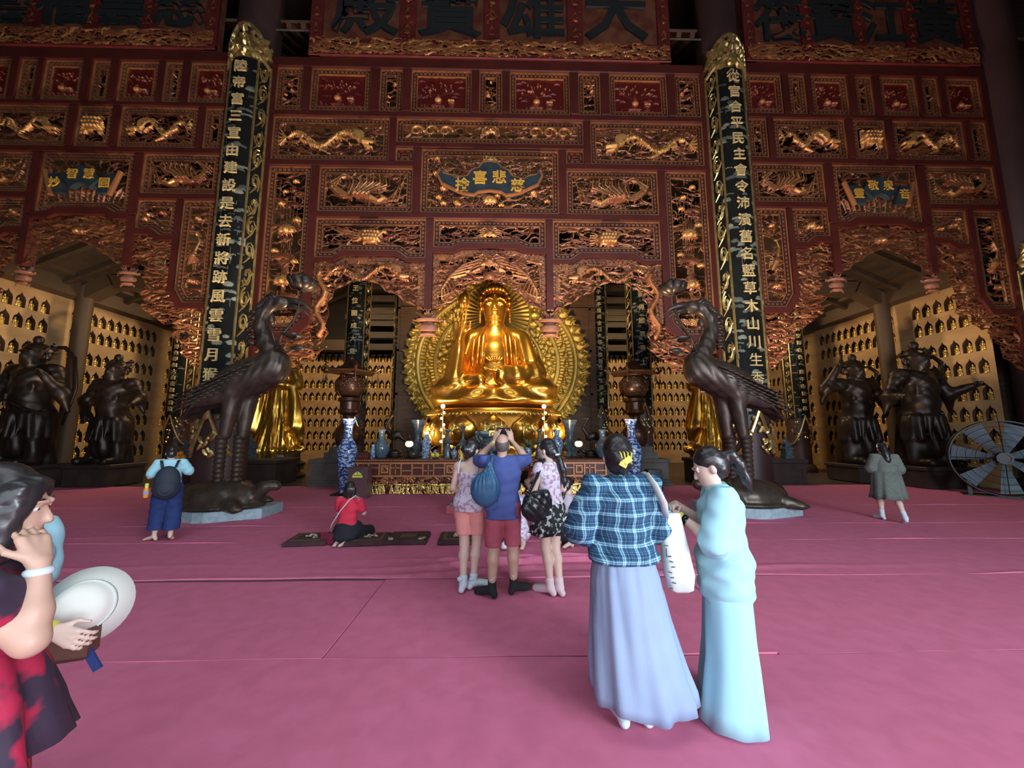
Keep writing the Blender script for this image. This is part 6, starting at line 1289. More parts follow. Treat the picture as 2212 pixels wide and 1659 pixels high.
# kneeling mats, small platform with wooden fish and bell
M['mat_brown'] = mat('brown_mat', (0.04, 0.014, 0.02), .9, 0, (0.055, 0.025, 0.025), 9); M['mat_gold'] = mat('mat_border_weave', (.12, .065, .035), .9); M['mat_pale'] = mat('pale_mat_pattern', (0.42, 0.34, 0.25), .9)
def kmat(px, py, rz, label, white=True):
    # depth from the floor
    d = _F*FPX+_R*(px-1106)-_U*(py-829.5); s_ = -CZ/d.z; x, y = CX+d.x*s_, d.y*s_; t = thing('kneeling_mat', label, 'mat', (x, y, .016), rz, 'kneeling mats in a row')
    mb = MB(); pr = lambda a, b: [(-a, -b), (a, -b), (a, b), (-a, b)]; mb.stack([pr(.29, .27), pr(.31, .29), pr(.31, .29), pr(.28, .26)], [0, .015, .05, .07]); mb.build('cushion', M['mat_brown'], t)
    mb = MB()
    if white:
        mb.mi = 0; mb.box(-.24, .24, -.22, .22, .07, .074); mb.mi = 1; mb.box(-.19, .19, -.17, .17, .074, .078); mb.mi = 2; R = random.Random(int(px))
        for j in range(14): a = R.uniform(0, 6.28); r_ = R.uniform(.02, .12); mb.tube([(r_*math.cos(a), r_*math.sin(a), .08), (r_*math.cos(a)+.04*math.cos(a*2), r_*math.sin(a)+.04*math.sin(a*2), .082)], .012, 4)
    else:
        mb.mi = 2
        for sx in (-1, 1):
            for j in range(5): mb.tube([(sx*.25, -.24, .062), (sx*(.25-.06*math.cos(j*.5)), -.24+.02+.1*math.sin(j*.4), .074)], .012, 4)
        mb.mi = 0; mb.box(-.12, .12, -.08, .1, .07, .073)
    mb.build('woven_pattern', [M['mat_gold'], M['mat_brown'], M['mat_pale']], t)
kmat(672, 1172, .1, 'kneeling mat with white emblem, leftmost, beside the red-shirted worshipper'); kmat(795, 1172, .1, 'kneeling mat partly hidden by the red-shirted worshipper'); kmat(882, 1169, .05, 'plain dark kneeling mat with pale corner tassels', False); kmat(992, 1169, .05, 'kneeling mat with white emblem behind the woman in pink shorts')
t = thing('low_platform', 'low platform wrapped in red carpet with a patterned top, before the altar', 'platform', (.35, 8.75, .016))
M['pinkcarpet'] = mat('platform_carpet', (0.42, 0.09, 0.12), .9); mb = MB(); mb.box(-1.1, 1.15, -.45, .5, 0, .16, .01); mb.build('base', M['pinkcarpet'], t); mb = MB(); mb.box(-1.08, 1.13, -.43, .48, .16, .175); mb.build('top_mat', mat('woven_top', (.35, .33, .30), .9, 0, (.03, .03, .03), 20, lo=.48, hi=.52), t)
M['pillow'] = mat('red_cushion', (.3, .03, .05), .7)
for cx_, nm, lab in ((-.62, 'bell', 'round red and yellow cushion under the black bell bowl'), (.78, 'fish', 'red cushion under the wooden fish drum')):
    t = thing('cushion', lab, 'cushion', (.35+cx_, 8.7, .192), 0, 'cushions under the instruments'); mb = MB(); mb.lathe([(.22, 0), (.3, .03), (.33, .11), (.3, .19), (.2, .22)], 20); c = mb.build('pad', M['pillow'], t, True)
    mb = MB()
    for j in range(6): a = j*pi/3+.3; mb.tube([(.31*math.cos(a), .31*math.sin(a), .03), (.338*math.cos(a+.12), .338*math.sin(a+.12), .11), (.31*math.cos(a+.25), .31*math.sin(a+.25), .19)], [.02, .04, .02], 5)
    mb.build('patch', M['yellowfruit'], c, True)
t = thing('bell_bowl', 'black bronze bell bowl on a cushion left of the standing group', 'bell', (-.27, 8.7, .413)); mb = MB(); mb.lathe([(.12, 0), (.22, .02), (.27, .12), (.28, .26), (.26, .4), (.27, .44), (.24, .44), (.24, .3)], 24); mb.build('bowl', M['bronze_black'], t, True)
t = thing('wooden_fish', 'glossy brown wooden fish drum on a red cushion behind the standing group', 'drum', (1.13, 8.7, .40)); M['fishwood'] = mat('fish_drum_lacquer', (.10, .022, .012), .2, 0, (.06, .014, .01), 3)
sdf('drum_body', [ell((0, 0, .3), (.33, .28, .29)), sub((0, -.3, .2), (.3, .1, .03), .03)], M['fishwood'], t, .02, .04); mb = MB()
for s_ in (-1, 1): mb.tube([(s_*.12, -.05, .58), (s_*.2, -.08, .66), (s_*.1, -.1, .7), (0, -.1, .62)], .04, 8)
mb.build('handle', M['fishwood'], t, True)
# ---------------------------------------------------------------- people
M['skin'] = mat('skin', (0.64, 0.46, 0.38), .5); M['skin_tan'] = mat('tanned_skin', (0.50, 0.31, 0.23), .5)
M['hair'] = mat('black_hair', (0.012, 0.011, 0.012), .32, 0, (0.025, 0.022, 0.022), 30, stretch=(1, 1, .15), bump=.002, bscale=60)
M['stubble'] = mat('cropped_hair', (0.10, 0.085, 0.08), .6)
M['white_cloth'] = mat('white_cloth', (0.34, 0.64, 0.72), .85); M['lilac_cloth'] = mat('pale_lilac_cotton', (0.27, 0.36, 0.52), .85, 0, (0.24, 0.32, 0.48), 3)
M['sock_white'] = mat('white_sock', (0.55, 0.64, 0.70), .9); M['sock_black'] = mat('black_sock', (0.012, 0.012, 0.014), .9); M['sock_pink'] = mat('pale_pink_sock', (0.66, 0.52, 0.55), .9)
M['pink_cloth'] = mat('coral_pink_shorts', (0.74, 0.30, 0.27), .85); M['red_shorts'] = mat('faded_red_shorts', (0.40, 0.085, 0.12), .85, 0, (.34, .07, .1), 8)
M['blue_tee'] = mat('blue_tshirt', (0.055, 0.085, 0.27), .85); M['red_tee'] = mat('bright_red_tshirt', (0.62, 0.03, 0.07), .85); M['navy'] = mat('navy_cloth', (0.012, 0.03, 0.13), .85); M['black_cloth'] = mat('black_cloth', (0.012, 0.014, 0.022), .85)
M['bag_navy'] = mat('dark_navy_bag', (0.012, 0.02, 0.035), .7); M['bag_blue'] = mat('blue_nylon_bag', (0.02, 0.085, 0.17), .5, 0, (.03, .11, .22), 10); M['bag_black'] = mat('black_leather', (0.010, 0.014, 0.016), .28, bump=.006, bscale=40); M['canvas'] = mat('cream_canvas', (0.55, 0.60, 0.56), .9)
M['maroon'] = mat('maroon_leather', (.16, .02, .045), .5); M['yellow_plastic'] = mat('yellow_plastic', (.66, .62, .08), .4); M['grey_dress'] = mat('grey_green_dress', (.13, .15, .13), .9, 0, (.10, .12, .105), 30); M['phone'] = mat('black_phone', (.008, .008, .01), .15); M['denim'] = mat('blue_trousers', (.05, .17, .30), .85); M['redskirt'] = mat('bright_red_skirt', (.42, .015, .025), .85)
M['floral'] = mat('lilac_floral_print', (.62, .58, .68), .85, 0, (.40, .26, .36), 26, 2, lo=.5, hi=.58); M['bwfloral'] = mat('black_white_floral', (.012, .013, .018), .85, 0, (.50, .52, .50), 22, 2, lo=.54, hi=.60); M['redprint'] = mat('red_black_print', (.40, .012, .055), .8, 0, (.035, .018, .04), 6, 3, lo=.47, hi=.53); M['lavender'] = mat('lavender_cloth', (.56, .47, .58), .85); M['eyewhite'] = mat('eye_white', (.75, .73, .70), .2); M['iris'] = mat('dark_iris', (.015, .01, .008), .1); M['lips'] = mat('lip_skin', (.42, .15, .13), .45)
def plaid():
    m = bpy.data.materials.new('blue_plaid_cotton'); m.use_nodes = True; nt = m.node_tree; b = nt.nodes['Principled BSDF']; b.inputs['Roughness'].default_value = .85
    tc = nt.nodes.new('ShaderNodeTexCoord'); sp = nt.nodes.new('ShaderNodeSeparateXYZ'); nt.links.new(tc.outputs['Object'], sp.inputs[0]); outs = []
    an = nt.nodes.new('ShaderNodeMath'); an.operation = 'MULTIPLY_ADD'; an.inputs[1].default_value = .55; nt.links.new(sp.outputs[1], an.inputs[0]); nt.links.new(sp.outputs[0], an.inputs[2])
    for src in (an.outputs[0], sp.outputs[2]):
        a = nt.nodes.new('ShaderNodeMath'); a.operation = 'MULTIPLY'; a.inputs[1].default_value = 11.5; nt.links.new(src, a.inputs[0]); f = nt.nodes.new('ShaderNodeMath'); f.operation = 'FRACT'; nt.links.new(a.outputs[0], f.inputs[0])
        r = nt.nodes.new('ShaderNodeValToRGB'); r.color_ramp.interpolation = 'CONSTANT'; e = r.color_ramp.elements
        for p, c in ((.10, .35), (.14, .05), (.22, .35), (.26, .12), (.48, .75), (.56, .35), (.62, 1.0), (.67, .35), (.74, .1), (.9, .5), (.94, .02)): q = e.new(p); q.color = (c, c, c, 1)
        e[0].color = (.02,)*3+(1,); e[-1].color = (.1,)*3+(1,); nt.links.new(f.outputs[0], r.inputs[0]); outs.append(r.outputs[0])
    ad = nt.nodes.new('ShaderNodeMixRGB'); ad.inputs[0].default_value = .5; nt.links.new(outs[0], ad.inputs[1]); nt.links.new(outs[1], ad.inputs[2])
    cr = nt.nodes.new('ShaderNodeValToRGB'); e = cr.color_ramp.elements; e[0].position = .06; e[0].color = (.008, .03, .07, 1); e[1].position = .75; e[1].color = (.42, .68, .74, 1); q = e.new(.3); q.color = (.035, .15, .28, 1)
    nt.links.new(ad.outputs[0], cr.inputs[0]); nt.links.new(cr.outputs[0], b.inputs['Base Color']); return m
M['plaid'] = plaid()
A = lambda *a: np.array(a, float)
def joints(k, ov):
    J = dict(pel=(0, 0, .93), wst=(0, 0, 1.07), che=(0, 0, 1.22), nk=(0, -.015, 1.385), hd=(0, .02, 1.53), sL=(-.16, 0, 1.335), sR=(.16, 0, 1.335), eL=(-.235, -.03, 1.08), eR=(.235, -.03, 1.08), wL=(-.25, .07, .86), wR=(.25, .07, .86),
             hL=(-.088, 0, .89), hR=(.088, 0, .89), kL=(-.095, .015, .48), kR=(.095, .015, .48), aL=(-.095, -.03, .085), aR=(.095, -.03, .085), tL=(-.115, .13, .028), tR=(.115, .13, .028))
    J.update(ov); return {n: A(*v)*k for n, v in J.items()}
def human(t, J, k, skin='skin', yaw=0, pitch=0, hands=('relax', 'relax'), res=.011, ears=True, slim=1.0, male=False, face=False):
    Rm = rm(pitch, 0, yaw); H = J['hd']; hp = lambda x, y, z: tuple(H+Rm @ A(x, y, z)*k); s = k*slim
    P = [ell(J['pel'], (.158*s, .112*s, .12*k)), ell(J['wst'], ((.132 if not male else .15)*s, .095*s, .15*k)), ell(J['che'], ((.15 if not male else .168)*s, .105*s, .17*k)), cap(J['sL'], J['sR'], .048*k), cap(J['sL'], J['nk']-A(0, 0, .03)*k, .042*k, .05*k), cap(J['sR'], J['nk']-A(0, 0, .03)*k, .042*k, .05*k), cap(J['nk']-A(0, 0, .05)*k, J['hd']-A(0, .01, .06)*k, (.05 if not male else .058)*k, .05*k),
         ell(hp(0, -.015, .025), (.074*k, .094*k, .100*k), .02, Rm), ell(hp(0, .03, -.035), (.058*k, .068*k, .085*k), .03, Rm), ell(hp(0, .065, -.095), (.028*k, .026*k, .024*k), .03, Rm),
         cap(hp(0, .092, .0), hp(0, .107, -.035), .008*k, .0125*k, .008), ell(hp(0, .088, -.066), (.024*k, .012*k, .008*k), .006, Rm), ell(hp(0, .085, -.077), (.02*k, .012*k, .008*k), .006, Rm)]
    for d in (-1, 1): P += [sub(hp(d*.031, .105, .004), (.022*k, .018*k, .013*k), .012, Rm), cap(hp(d*.016, .094, .024), hp(d*.046, .082, .024), .009*k, .007*k, .012), ell(hp(d*.077, -.005, -.015), (.012*k, .021*k, .032*k), .008, Rm @ rm(0, 0, d*.3))]
    for d, n in ((-1, 'L'), (1, 'R')):
        sh, el, wr = J['s'+n], J['e'+n], J['w'+n]; P += [cap(sh, el, .046*s, .036*s), cap(el, el+(wr-el)*.35, .037*s, .037*s), cap(el+(wr-el)*.35, wr, .037*s, .024*s)]
        hd_ = hands[0 if d < 0 else 1]
        dv = (wr-el)/np.linalg.norm(wr-el)
        if hd_ == 'relax': P += hand(wr, dv, (d*1, -.2, 0), .175*k, .35, .06, -d*1, .004)
        elif hd_ is not None: P += hand(wr, hd_[0], hd_[1], .175*k, hd_[2], .05, hd_[3] if len(hd_) > 3 else -d, .004)
        hi, kn, an, to = J['h'+n], J['k'+n], J['a'+n], J['t'+n]; cf = kn+(an-kn)*.3+A(0, -.012, 0)*k
        P += [cap(hi, kn, .088*s, .058*s), cap(kn, cf, .056*s, .057*s), cap(cf, an, .057*s, .034*s), cap(an-A(0, 0, .01)*k, to, .036*k, .024*k, .02), ell(an+(an-to)*A(.22, .22, 0)+A(0, 0, -.05)*k, (.03*k, .036*k, .032*k), .02)]
        b = to-an; b[2] = 0; b = b/(np.linalg.norm(b)+1e-6)
        for q in range(5): 
            sd = A(-b[1], b[0], 0)*(q-2)*.013*k; P.append(cap(to+sd-A(0, 0, .006)*k, to+sd+b*(.045-.006*abs(q-1.5))*k-A(0, 0, .010)*k, .011*k, .009*k, .006))
    o = sdf('body', P, M[skin], t, res, .022*k)
    if face:
        for d in (-1, 1):
            mb = MB(); mb.ball(hp(d*.031, .0765, .004), .0115*k, 12, 8); e = mb.build('eye', M['eyewhite'], t, True); mb = MB(); mb.ball(hp(d*.031, .0838, .002), .0055*k, 8, 6); mb.build('iris', M['iris'], e, True)
            mb = MB(); mb.tube([hp(d*.014, .086, .012), hp(d*.031, .0885, .015), hp(d*.048, .079, .009)], [.004*k, .006*k, .003*k], 6); mb.build('eyelid', M[skin], t, True); mb = MB(); mb.tube([hp(d*.016, .094, .026), hp(d*.033, .092, .031), hp(d*.05, .080, .025)], [.003*k, .0035*k, .002*k], 5); mb.build('eyebrow', M['hair'], t, True)
        mb = MB(); mb.ball(hp(0, .094, -.066), (.021*k, .008*k, .006*k), 10, 6); mb.ball(hp(0, .091, -.076), (.018*k, .008*k, .006*k), 10, 6); mb.build('lips', M['lips'], t, True)
    return hp
def folds(f, amp):
    return lambda X, Y, Z: amp*(np.sin(f*(X*1.0+.55*Z)+3*np.sin(9*Z+4*X))*np.cos(f*.6*Y+5*Z)+.6*np.sin(f*1.7*(Z-.5*X)+2*np.sin(11*X)))
def top(t, J, k, m, name='shirt', z0=.80, loose=.02, sleeve=.55, slim=1.0, male=False, res=.012, amp=.004, neck=1.405, hem=0.0, front=0):
    g = loose*k; s = k*slim; zc = (J['pel'][2]-.93*k)
    P = [ell(J['che'], ((.15 if not male else .168)*s+g, .105*s+g, .17*k)), ell(J['wst'], (.140*s+g, .10*s+g, .17*k)), ell(J['pel'], (.160*s+g+hem, .115*s+g+hem, .16*k)), cap(J['sL'], J['sR'], .047*k+g*.5), cap(J['sL'], J['nk']-A(0, 0, .035)*k, .042*k+g*.5, .05*k+g*.3), cap(J['sR'], J['nk']-A(0, 0, .035)*k, .042*k+g*.5, .05*k+g*.3), cap(J['pel']-A(.05*s, 0, .02), J['pel']-A(.055*s, 0, .16*k), .10*s+g+hem, .10*s+g+hem), cap(J['pel']+A(.05*s, 0, -.02), J['pel']+A(.055*s, 0, -.16*k), .10*s+g+hem, .10*s+g+hem), cap(J['nk']-A(0, 0, .06)*k, J['nk']-A(0, 0, .01)*k, .07*k, .06*k)]
    for n in 'LR':
        sl = sleeve if not isinstance(sleeve, tuple) else sleeve['LR'.index(n)]
        if sl <= 0: continue
        sh, el, wr = J['s'+n], J['e'+n], J['w'+n]; q = min(sl, 1); P.append(cap(sh, sh+(el-sh)*q, .054*s+g, .05*s+g*1.3, .010*k))
        if sl > 1: P.append(cap(el, el+(wr-el)*(sl-1), .05*s+g*1.2, .034*s+g, .012*k))
    return sdf(name, P, M[m], t, res, .03*k, folds(34/k, amp) if amp else None, [(A(0, 0, -1), -z0*k), (A(0, 0, 1), neck*k)])
def legwear(t, J, k, m, name, zlo, loose=.015, ztop=1.0, flare=0.0, res=.012, amp=.003, slim=1.0):
    g = loose*k; s = k*slim
    P = [ell(J['pel'], (.160*s+g, .116*s+g, .14*k))]
    for n in 'LR':
        hi, kn, an = J['h'+n], J['k'+n], J['a'+n]; P += [cap(hi, kn, .086*s+g, .056*s+g+flare*.5), cap(kn, an, .056*s+g+flare*.5, .036*s+g+flare)]
    return sdf(name, P, M[m], t, res, .02*k, folds(30/k, amp), [(A(0, 0, -1), -zlo*k), (A(0, 0, 1), ztop*k)])
def loft(rings, n=96):
    "rings: (cx, cy, z, rx, ry, fold amplitude, folds, phase, tilt)"
    mb = MB(); vs = []; fs = []
    for cx, cy, z, rx, ry, am, nf, ph, tl in rings:
        for i in range(n):
            a = 2*pi*i/n; w = 1+am*(math.sin(nf*a+ph)+.5*math.sin((nf*1.7)//1*a+2*ph)+.35*math.sin(3*a+ph)); vs.append((cx+rx*w*math.cos(a), cy+ry*w*math.sin(a), z+tl*math.cos(a)+.012*am*10*math.sin(5*a)))
    m = len(rings)
    for k in range(m-1):
        for i in range(n): j = (i+1) % n; fs.append((k*n+i, k*n+j, (k+1)*n+j, (k+1)*n+i))
    fs += [tuple(range(n))[::-1], tuple(range((m-1)*n, m*n))]
    return mb.add(vs, fs)
def socks(t, J, k, m, zt, name='sock', g=.006):
    for n in 'LR':
        an, to, kn = J['a'+n], J['t'+n], J['k'+n]; d = (kn-an)/np.linalg.norm(kn-an); b = to-an; b[2] = 0; b = b/(np.linalg.norm(b)+1e-6)
        sdf(name, [cap(an-A(0, 0, .012)*k, to+b*.034*k, .040*k+g, .037*k+g, .02), ell(an+(an-to)*A(.22, .22, 0)+A(0, 0, -.05)*k, (.034*k, .04*k, .036*k), .02), cap(an, an+d*zt*k, .036*k+g, .042*k+g)], M[m], t, .009, .02, None, [(A(0, 0, -1), 0.004)])
def hair_sdf(t, P, name='hair', m='hair', res=.010, amp=.002, k=.02, f=150):
    return sdf(name, P, M[m], t, res, k, lambda X, Y, Z: amp*np.sin(f*X+40*np.sin(6*Z))*np.sin(f*.7*Y+1))
def who(label, loc, rz, cat='person', group=None): return thing('person', label, cat, loc, rz, group)
def skullcap(hp, k, R, top_=True, back=.0):
    return [ell(hp(0, -.024, .038), (.083*k, .100*k, .100*k), None, R), ell(hp(0, -.055, -.02), (.076*k, .068*k, .085*k), None, R), sub(hp(0, .125, -.055), (.075*k, .09*k, .115*k), .012, R)]
# --- woman in plaid shirt and long pale skirt
k = 1.635/1.65; t = who('woman in blue plaid shirt and long pale skirt, yellow clip in her bun', (1.16, 2.50, .016), -.05)
J = joints(k, dict(eL=(-.25, .02, 1.08), wL=(-.12, .25, 1.12), eR=(.235, .04, 1.08), wR=(.10, .27, 1.13), aL=(-.05, -.04, .085), aR=(.10, -.03, .085), tL=(-.09, .12, .028), tR=(.11, .13, .028), kL=(-.08, .01, .48), hd=(-.015, .03, 1.53)))
R_ = rm(-.12, 0, .1); hp = human(t, J, k, yaw=.1, pitch=-.12, hands=(((.9, .4, .1), (0, .3, 1), .8), ((-.9, .4, .1), (0, .3, 1), .8)), face=True, res=.010)
top(t, J, k, 'plaid', 'plaid_shirt', .905, .042, (1.75, 1.75), res=.009, amp=.009, neck=1.42, hem=.012)
mb = MB(); mb.lathe([(.075, 0), (.078, .03), (.066, .058), (.06, .05)], 24, tuple(J['nk']+A(0, 0, -.03)), 1, .9); mb.build('collar', M['plaid'], t, True)
loft([(.0, 0, .99, .152, .115, .015, 17, 0, 0), (.0, 0, .95, .170, .13, .03, 19, 0, 0), (.01, 0, .80, .205, .165, .03, 14, .5, 0), (.03, -.0, .55, .235, .19, .045, 11, .8, 0), (.06, -.01, .30, .275, .215, .05, 9, 1.2, -.0), (.085, -.015, .18, .295, .225, .055, 9, 1.6, -.01), (.09, -.015, .125, .30, .23, .055, 9, 1.7, -.02)]).build('long_skirt', M['lilac_cloth'], t, True)
socks(t, J, k, 'sock_white', .12)
hair_sdf(t, skullcap(hp, k*1.1, R_)+[ell(hp(0, -.05, -.05), (.08*k, .06*k, .07*k)), ell(hp(0, -.10, -.02), (.066*k, .046*k, .064*k)), cap(hp(-.05, -.1, .02), hp(.04, -.125, -.05), .03, .028), cap(hp(.05, -.09, .03), hp(-.01, -.125, -.06), .026, .022), cap(hp(0, -.09, -.07), hp(.01, -.09, -.105), .03, .012)], amp=.003)
mb = MB(); c = Vector(hp(.015, -.158, -.035))
mb.bar(c, (.055, .016, .035), 0, -.6, 0); mb.bar(c+Vector((-.025, 0, -.025)), (.045, .016, .026), 0, .5, 0)
for j in range(4): mb.tube([c+Vector((-.03+.018*j, 0, .015)), c+Vector((-.04+.022*j, -.008, .045)), c+Vector((-.04+.022*j, .02, .05))], .0045, 5)
mb.build('hair_clip', M['yellow_plastic'], t)
tb = thing('tote_bag', 'cream canvas tote bag hanging from the shoulder of the woman in plaid', 'bag', (1.50, 2.46, .73))
def toteshape():
    mb = MB(); n = 40; vs = []; fs = []; R = [(.0, .045, .02), (.02, .075, .045), (.10, .088, .06), (.25, .080, .05), (.40, .068, .03), (.46, .062, .022)]
    for z, rx, ry in R:
        for i in range(n): a = 2*pi*i/n; w = 1+.05*math.sin(5*a+z*20); vs.append((rx*w*math.copysign(abs(math.cos(a))**.7, math.cos(a))-.115*z, ry*w*math.copysign(abs(math.sin(a))**.7, math.sin(a)), z))
    for q in range(len(R)-1):
        for i in range(n): j = (i+1) % n; fs.append((q*n+i, q*n+j, (q+1)*n+j, (q+1)*n+i))
    fs += [tuple(range(n))[::-1], tuple(range((len(R)-1)*n, len(R)*n))]; mb.add(vs, fs); return mb.build('bag', M['canvas'], tb, True)
bagm = toteshape()
mb = MB()
for j in range(7): mb.bar((-.085+.01*(j % 3), -.052, .22-.03*j), (.02, .004, .006), 0, .3*(j % 2), 0)
mb.bar((-.1, -.045, .28), (.026, .004, .004), 0, 0, 0); mb.bar((-.1, -.045, .24), (.004, .004, .05), 0, 0, 0)
mb.build('printed_mark', M['slate'], bagm)
for dy in (-.02, .03):
    mb = MB(); mb.tube([(-.09, -.03+dy*.3, .44), (-.125, -.10+dy*.5, .54), (-.165, -.09+dy*.6, .63), (-.185, -.0+dy, .692), (-.18, .07+dy, .685), (-.16, .16+dy*.5, .58), (-.10, .13, .50), (-.02, .03, .44)], .018, 8, .3); mb.build('strap', M['canvas'], tb, True)
# --- woman in white shirt and trousers, seen from the side
k = 1.575/1.65; t = who('woman in white shirt and trousers with ponytail, looking down at her wrist', (1.80, 2.52, .016), 1.2)
J = joints(k, dict(eL=(-.20, .07, 1.07), wL=(-.04, .27, 1.20), eR=(.20, .05, 1.08), wR=(.06, .27, 1.25), hd=(0, .055, 1.515), nk=(0, .01, 1.375)))
R_ = rm(-.42, 0, .12); hp = human(t, J, k, yaw=.12, pitch=-.42, hands=(((.75, .55, .1), (0, .2, 1), .9), ((-.8, .45, -.1), (0, .2, 1), 1.1)), face=True, res=.0065)
top(t, J, k, 'white_cloth', 'white_shirt', .66, .036, .98, res=.009, amp=.006, neck=1.41, hem=.02)
mb = MB(); mb.lathe([(.072, 0), (.085, .03), (.078, .055), (.06, .05)], 24, tuple(J['nk']+A(0, -.005, -.04)), 1, 1); mb.build('collar', M['white_cloth'], t, True)
for d in (-1, 1):
    loft([(d*.085, 0, .90, .10, .12, .02, 7, d, 0), (d*.088, 0, .62, .105, .125, .03, 6, d, 0), (d*.095, .0, .35, .115, .14, .04, 5, d+.6, 0), (d*.105, .01, .1, .13, .165, .05, 5, d+1, 0), (d*.108, .015, .012, .135, .175, .055, 5, d+1.2, 0)], 64).build('trouser_leg', M['white_cloth'], t, True)
hair_sdf(t, skullcap(hp, k, R_)+[ell(hp(0, -.085, -.0), (.055*k, .05*k, .055*k))]+chain([hp(0, -.115, .035), hp(.0, -.165, .02), hp(.01, -.185, -.06), hp(.01, -.18, -.17), hp(.012, -.165, -.26)], [.022, .034, .036, .026, .006]), amp=.003)
mb = MB(); mb.lathe([(.026, -.012), (.03, 0), (.026, .012)], 14, hp(0, -.128, .033)); mb.build('hair_tie', M['black_cloth'], t, True)
bd = MB(); w = J['wL']+(J['eL']-J['wL'])*.12; bd.ball(tuple(w), (.034, .024, .034), 14, 8); bd.build('wristband', M['yellow_plastic'], t, True)
bd = MB(); w = J['wL']+(J['eL']-J['wL'])*.24; bd.ball(tuple(w), (.038, .028, .036), 14, 8); bd.build('watch', M['phone'], t, True)
# --- bald man photographing
k = 1.66/1.65; t = who('balding man in blue T-shirt and faded red shorts, raising a phone in both hands', (.41, 4.24, .016), 0)
J = joints(k, dict(eL=(-.27, .16, 1.37), wL=(-.085, .30, 1.565), eR=(.27, .16, 1.37), wR=(.11, .30, 1.565), sL=(-.185, .02, 1.365), sR=(.185, .02, 1.365), hd=(.0, -.01, 1.525), kL=(-.085, .0, .48), aL=(-.10, -.03, .085), tL=(-.22, .06, .028), kR=(.115, .05, .48), aR=(.125, .06, .085), tR=(.24, .15, .028), hR=(.09, 0, .89)))
R_ = rm(.28, 0, 0); hp = human(t, J, k, 'skin_tan', pitch=.28, hands=(((.25, -.1, 1), (-.6, -1, 0), .35, 1), ((-.25, -.1, 1), (.6, -1, 0), .35, -1)), male=True, slim=1.04, face=True)
top(t, J, k, 'blue_tee', 'tshirt', .775, .028, .62, male=True, slim=1.04, amp=.005, neck=1.42)
legwear(t, J, k, 'red_shorts', 'shorts', .49, .022, .95, .01, slim=1.04)
for n in 'LR':
    pass
socks(t, J, k, 'sock_black', .23)
hair_sdf(t, [ell(hp(0, -.018, .022), (.077*k, .097*k, .100*k), None, R_), sub(hp(0, -.03, .115), (.062*k, .085*k, .085*k), .02, R_), sub(hp(0, .13, -.02), (.09*k, .11*k, .15*k), .01, R_), sub(hp(0, -.02, -.13), (.12, .16, .09*k), .01, R_)], 'cropped_hair', 'stubble', amp=.0)
mb = MB(); c = tuple((J['wL']+J['wR'])/2+A(0, -.0, .115)); mb.bar(c, (.16, .012, .078), .1, 0, 0); tag(mb.build('phone', M['phone'], loc=(.41, 4.24, .016)), 'black phone held up by the balding man', 'phone')
bd = MB(); w = J['wL']+(J['eL']-J['wL'])*.1; bd.ball(tuple(w), (.034, .034, .018), 14, 8); bd.build('wristband', M['yellow_plastic'], t, True)
mb = MB(); 
for n, z in (('L', .27), ('R', .27)):
    a = J['a'+n]; mb.tube([(a[0]-.02, a[1]-.048, .20), (a[0]-.005, a[1]-.052, .185), (a[0]+.03, a[1]-.042, .215)], [.003, .006, .002], 5)
mb.build('sock_mark', M['sock_white'], t)
b = thing('drawstring_backpack', 'blue drawstring backpack hanging on the left shoulder of the balding man', 'bag', (.24, 4.07, .97))
def dsk(X, Y, Z): a = np.arctan2(Y, X); return .010*np.sin(a*15)*np.clip((Z-.1)*5, 0, 1)
sdf('sack', [ell((0, 0, .14), (.15, .09, .17)), cap((.02, .0, .22), (.05, .02, .40), .09, .025)], M['bag_blue'], b, .011, .04, dsk)
mb = MB(); mb.tube([(.05, .02, .40), (.07, .08, .47), (.06, .2, .46), (.03, .30, .36)], .02, 8, .5); mb.tube([(.05, .02, .38), (.13, .03, .2), (.13, .02, -.05), (.10, 0, -.06)], .006, 6); mb.build('strap', M['bag_blue'], b, True)
# --- woman in camisole and coral shorts
k = 1.60/1.65; t = who('woman in lilac print camisole and coral pink shorts with white ankle socks', (.06, 4.47, .016), -.28)
J = joints(k, dict(eR=(.225, .02, 1.09), wR=(.10, .22, 1.12), eL=(-.22, -.0, 1.08), wL=(-.10, .18, .98), kL=(-.06, -.02, .48), aL=(-.03, -.12, .085), tL=(-.02, .06, .028), hd=(.01, .05, 1.515), nk=(0, .0, 1.38), kR=(.07, .03, .48), aR=(.05, -.02, .085), tR=(.18, .08, .028)))
R_ = rm(-.25, 0, -.55); hp = human(t, J, k, yaw=-.55, pitch=-.25, hands=(((.3, .7, .3), (0, 0, 1), .7), ((-.5, .7, .3), (.3, 0, 1), .8)), slim=.95, face=True)
top(t, J, k, 'floral', 'camisole', .84, .014, 0, slim=.95, amp=.003, neck=1.27, hem=.034)
mb = MB()
for s in (-1, 1): mb.tube([(s*.105, -.11, 1.22), (s*.115, -.075, 1.33), (s*.11, -.01, 1.385), (s*.105, .07, 1.33), (s*.09, .115, 1.24)], .008, 6)
mb.build('shoulder_strap', M['sock_white'], t, True)
legwear(t, J, k, 'pink_cloth', 'shorts', .58, .026, .97, .0)
socks(t, J, k, 'sock_white', .06)
mb = MB(); a = J['aR']; mb.ball((a[0], a[1]-.05, .12), (.03, .015, .018)); mb.ball((J['aL'][0]-.02, J['aL'][1]-.05, .14), (.03, .015, .025)); mb.build('sock_bow', M['sock_white'], t, True)
hair_sdf(t, skullcap(hp, k, R_)+[ell(hp(0, -.12, -.015), (.055*k, .05*k, .05*k)), cap(hp(.06, .02, -.02), hp(.07, .03, -.11), .014, .006)], amp=.003)
mb = MB(); mb.tube([hp(.083, .01, -.05), hp(.088, .01, -.09)], .003, 5); mb.build('earring', M['sock_white'], t)
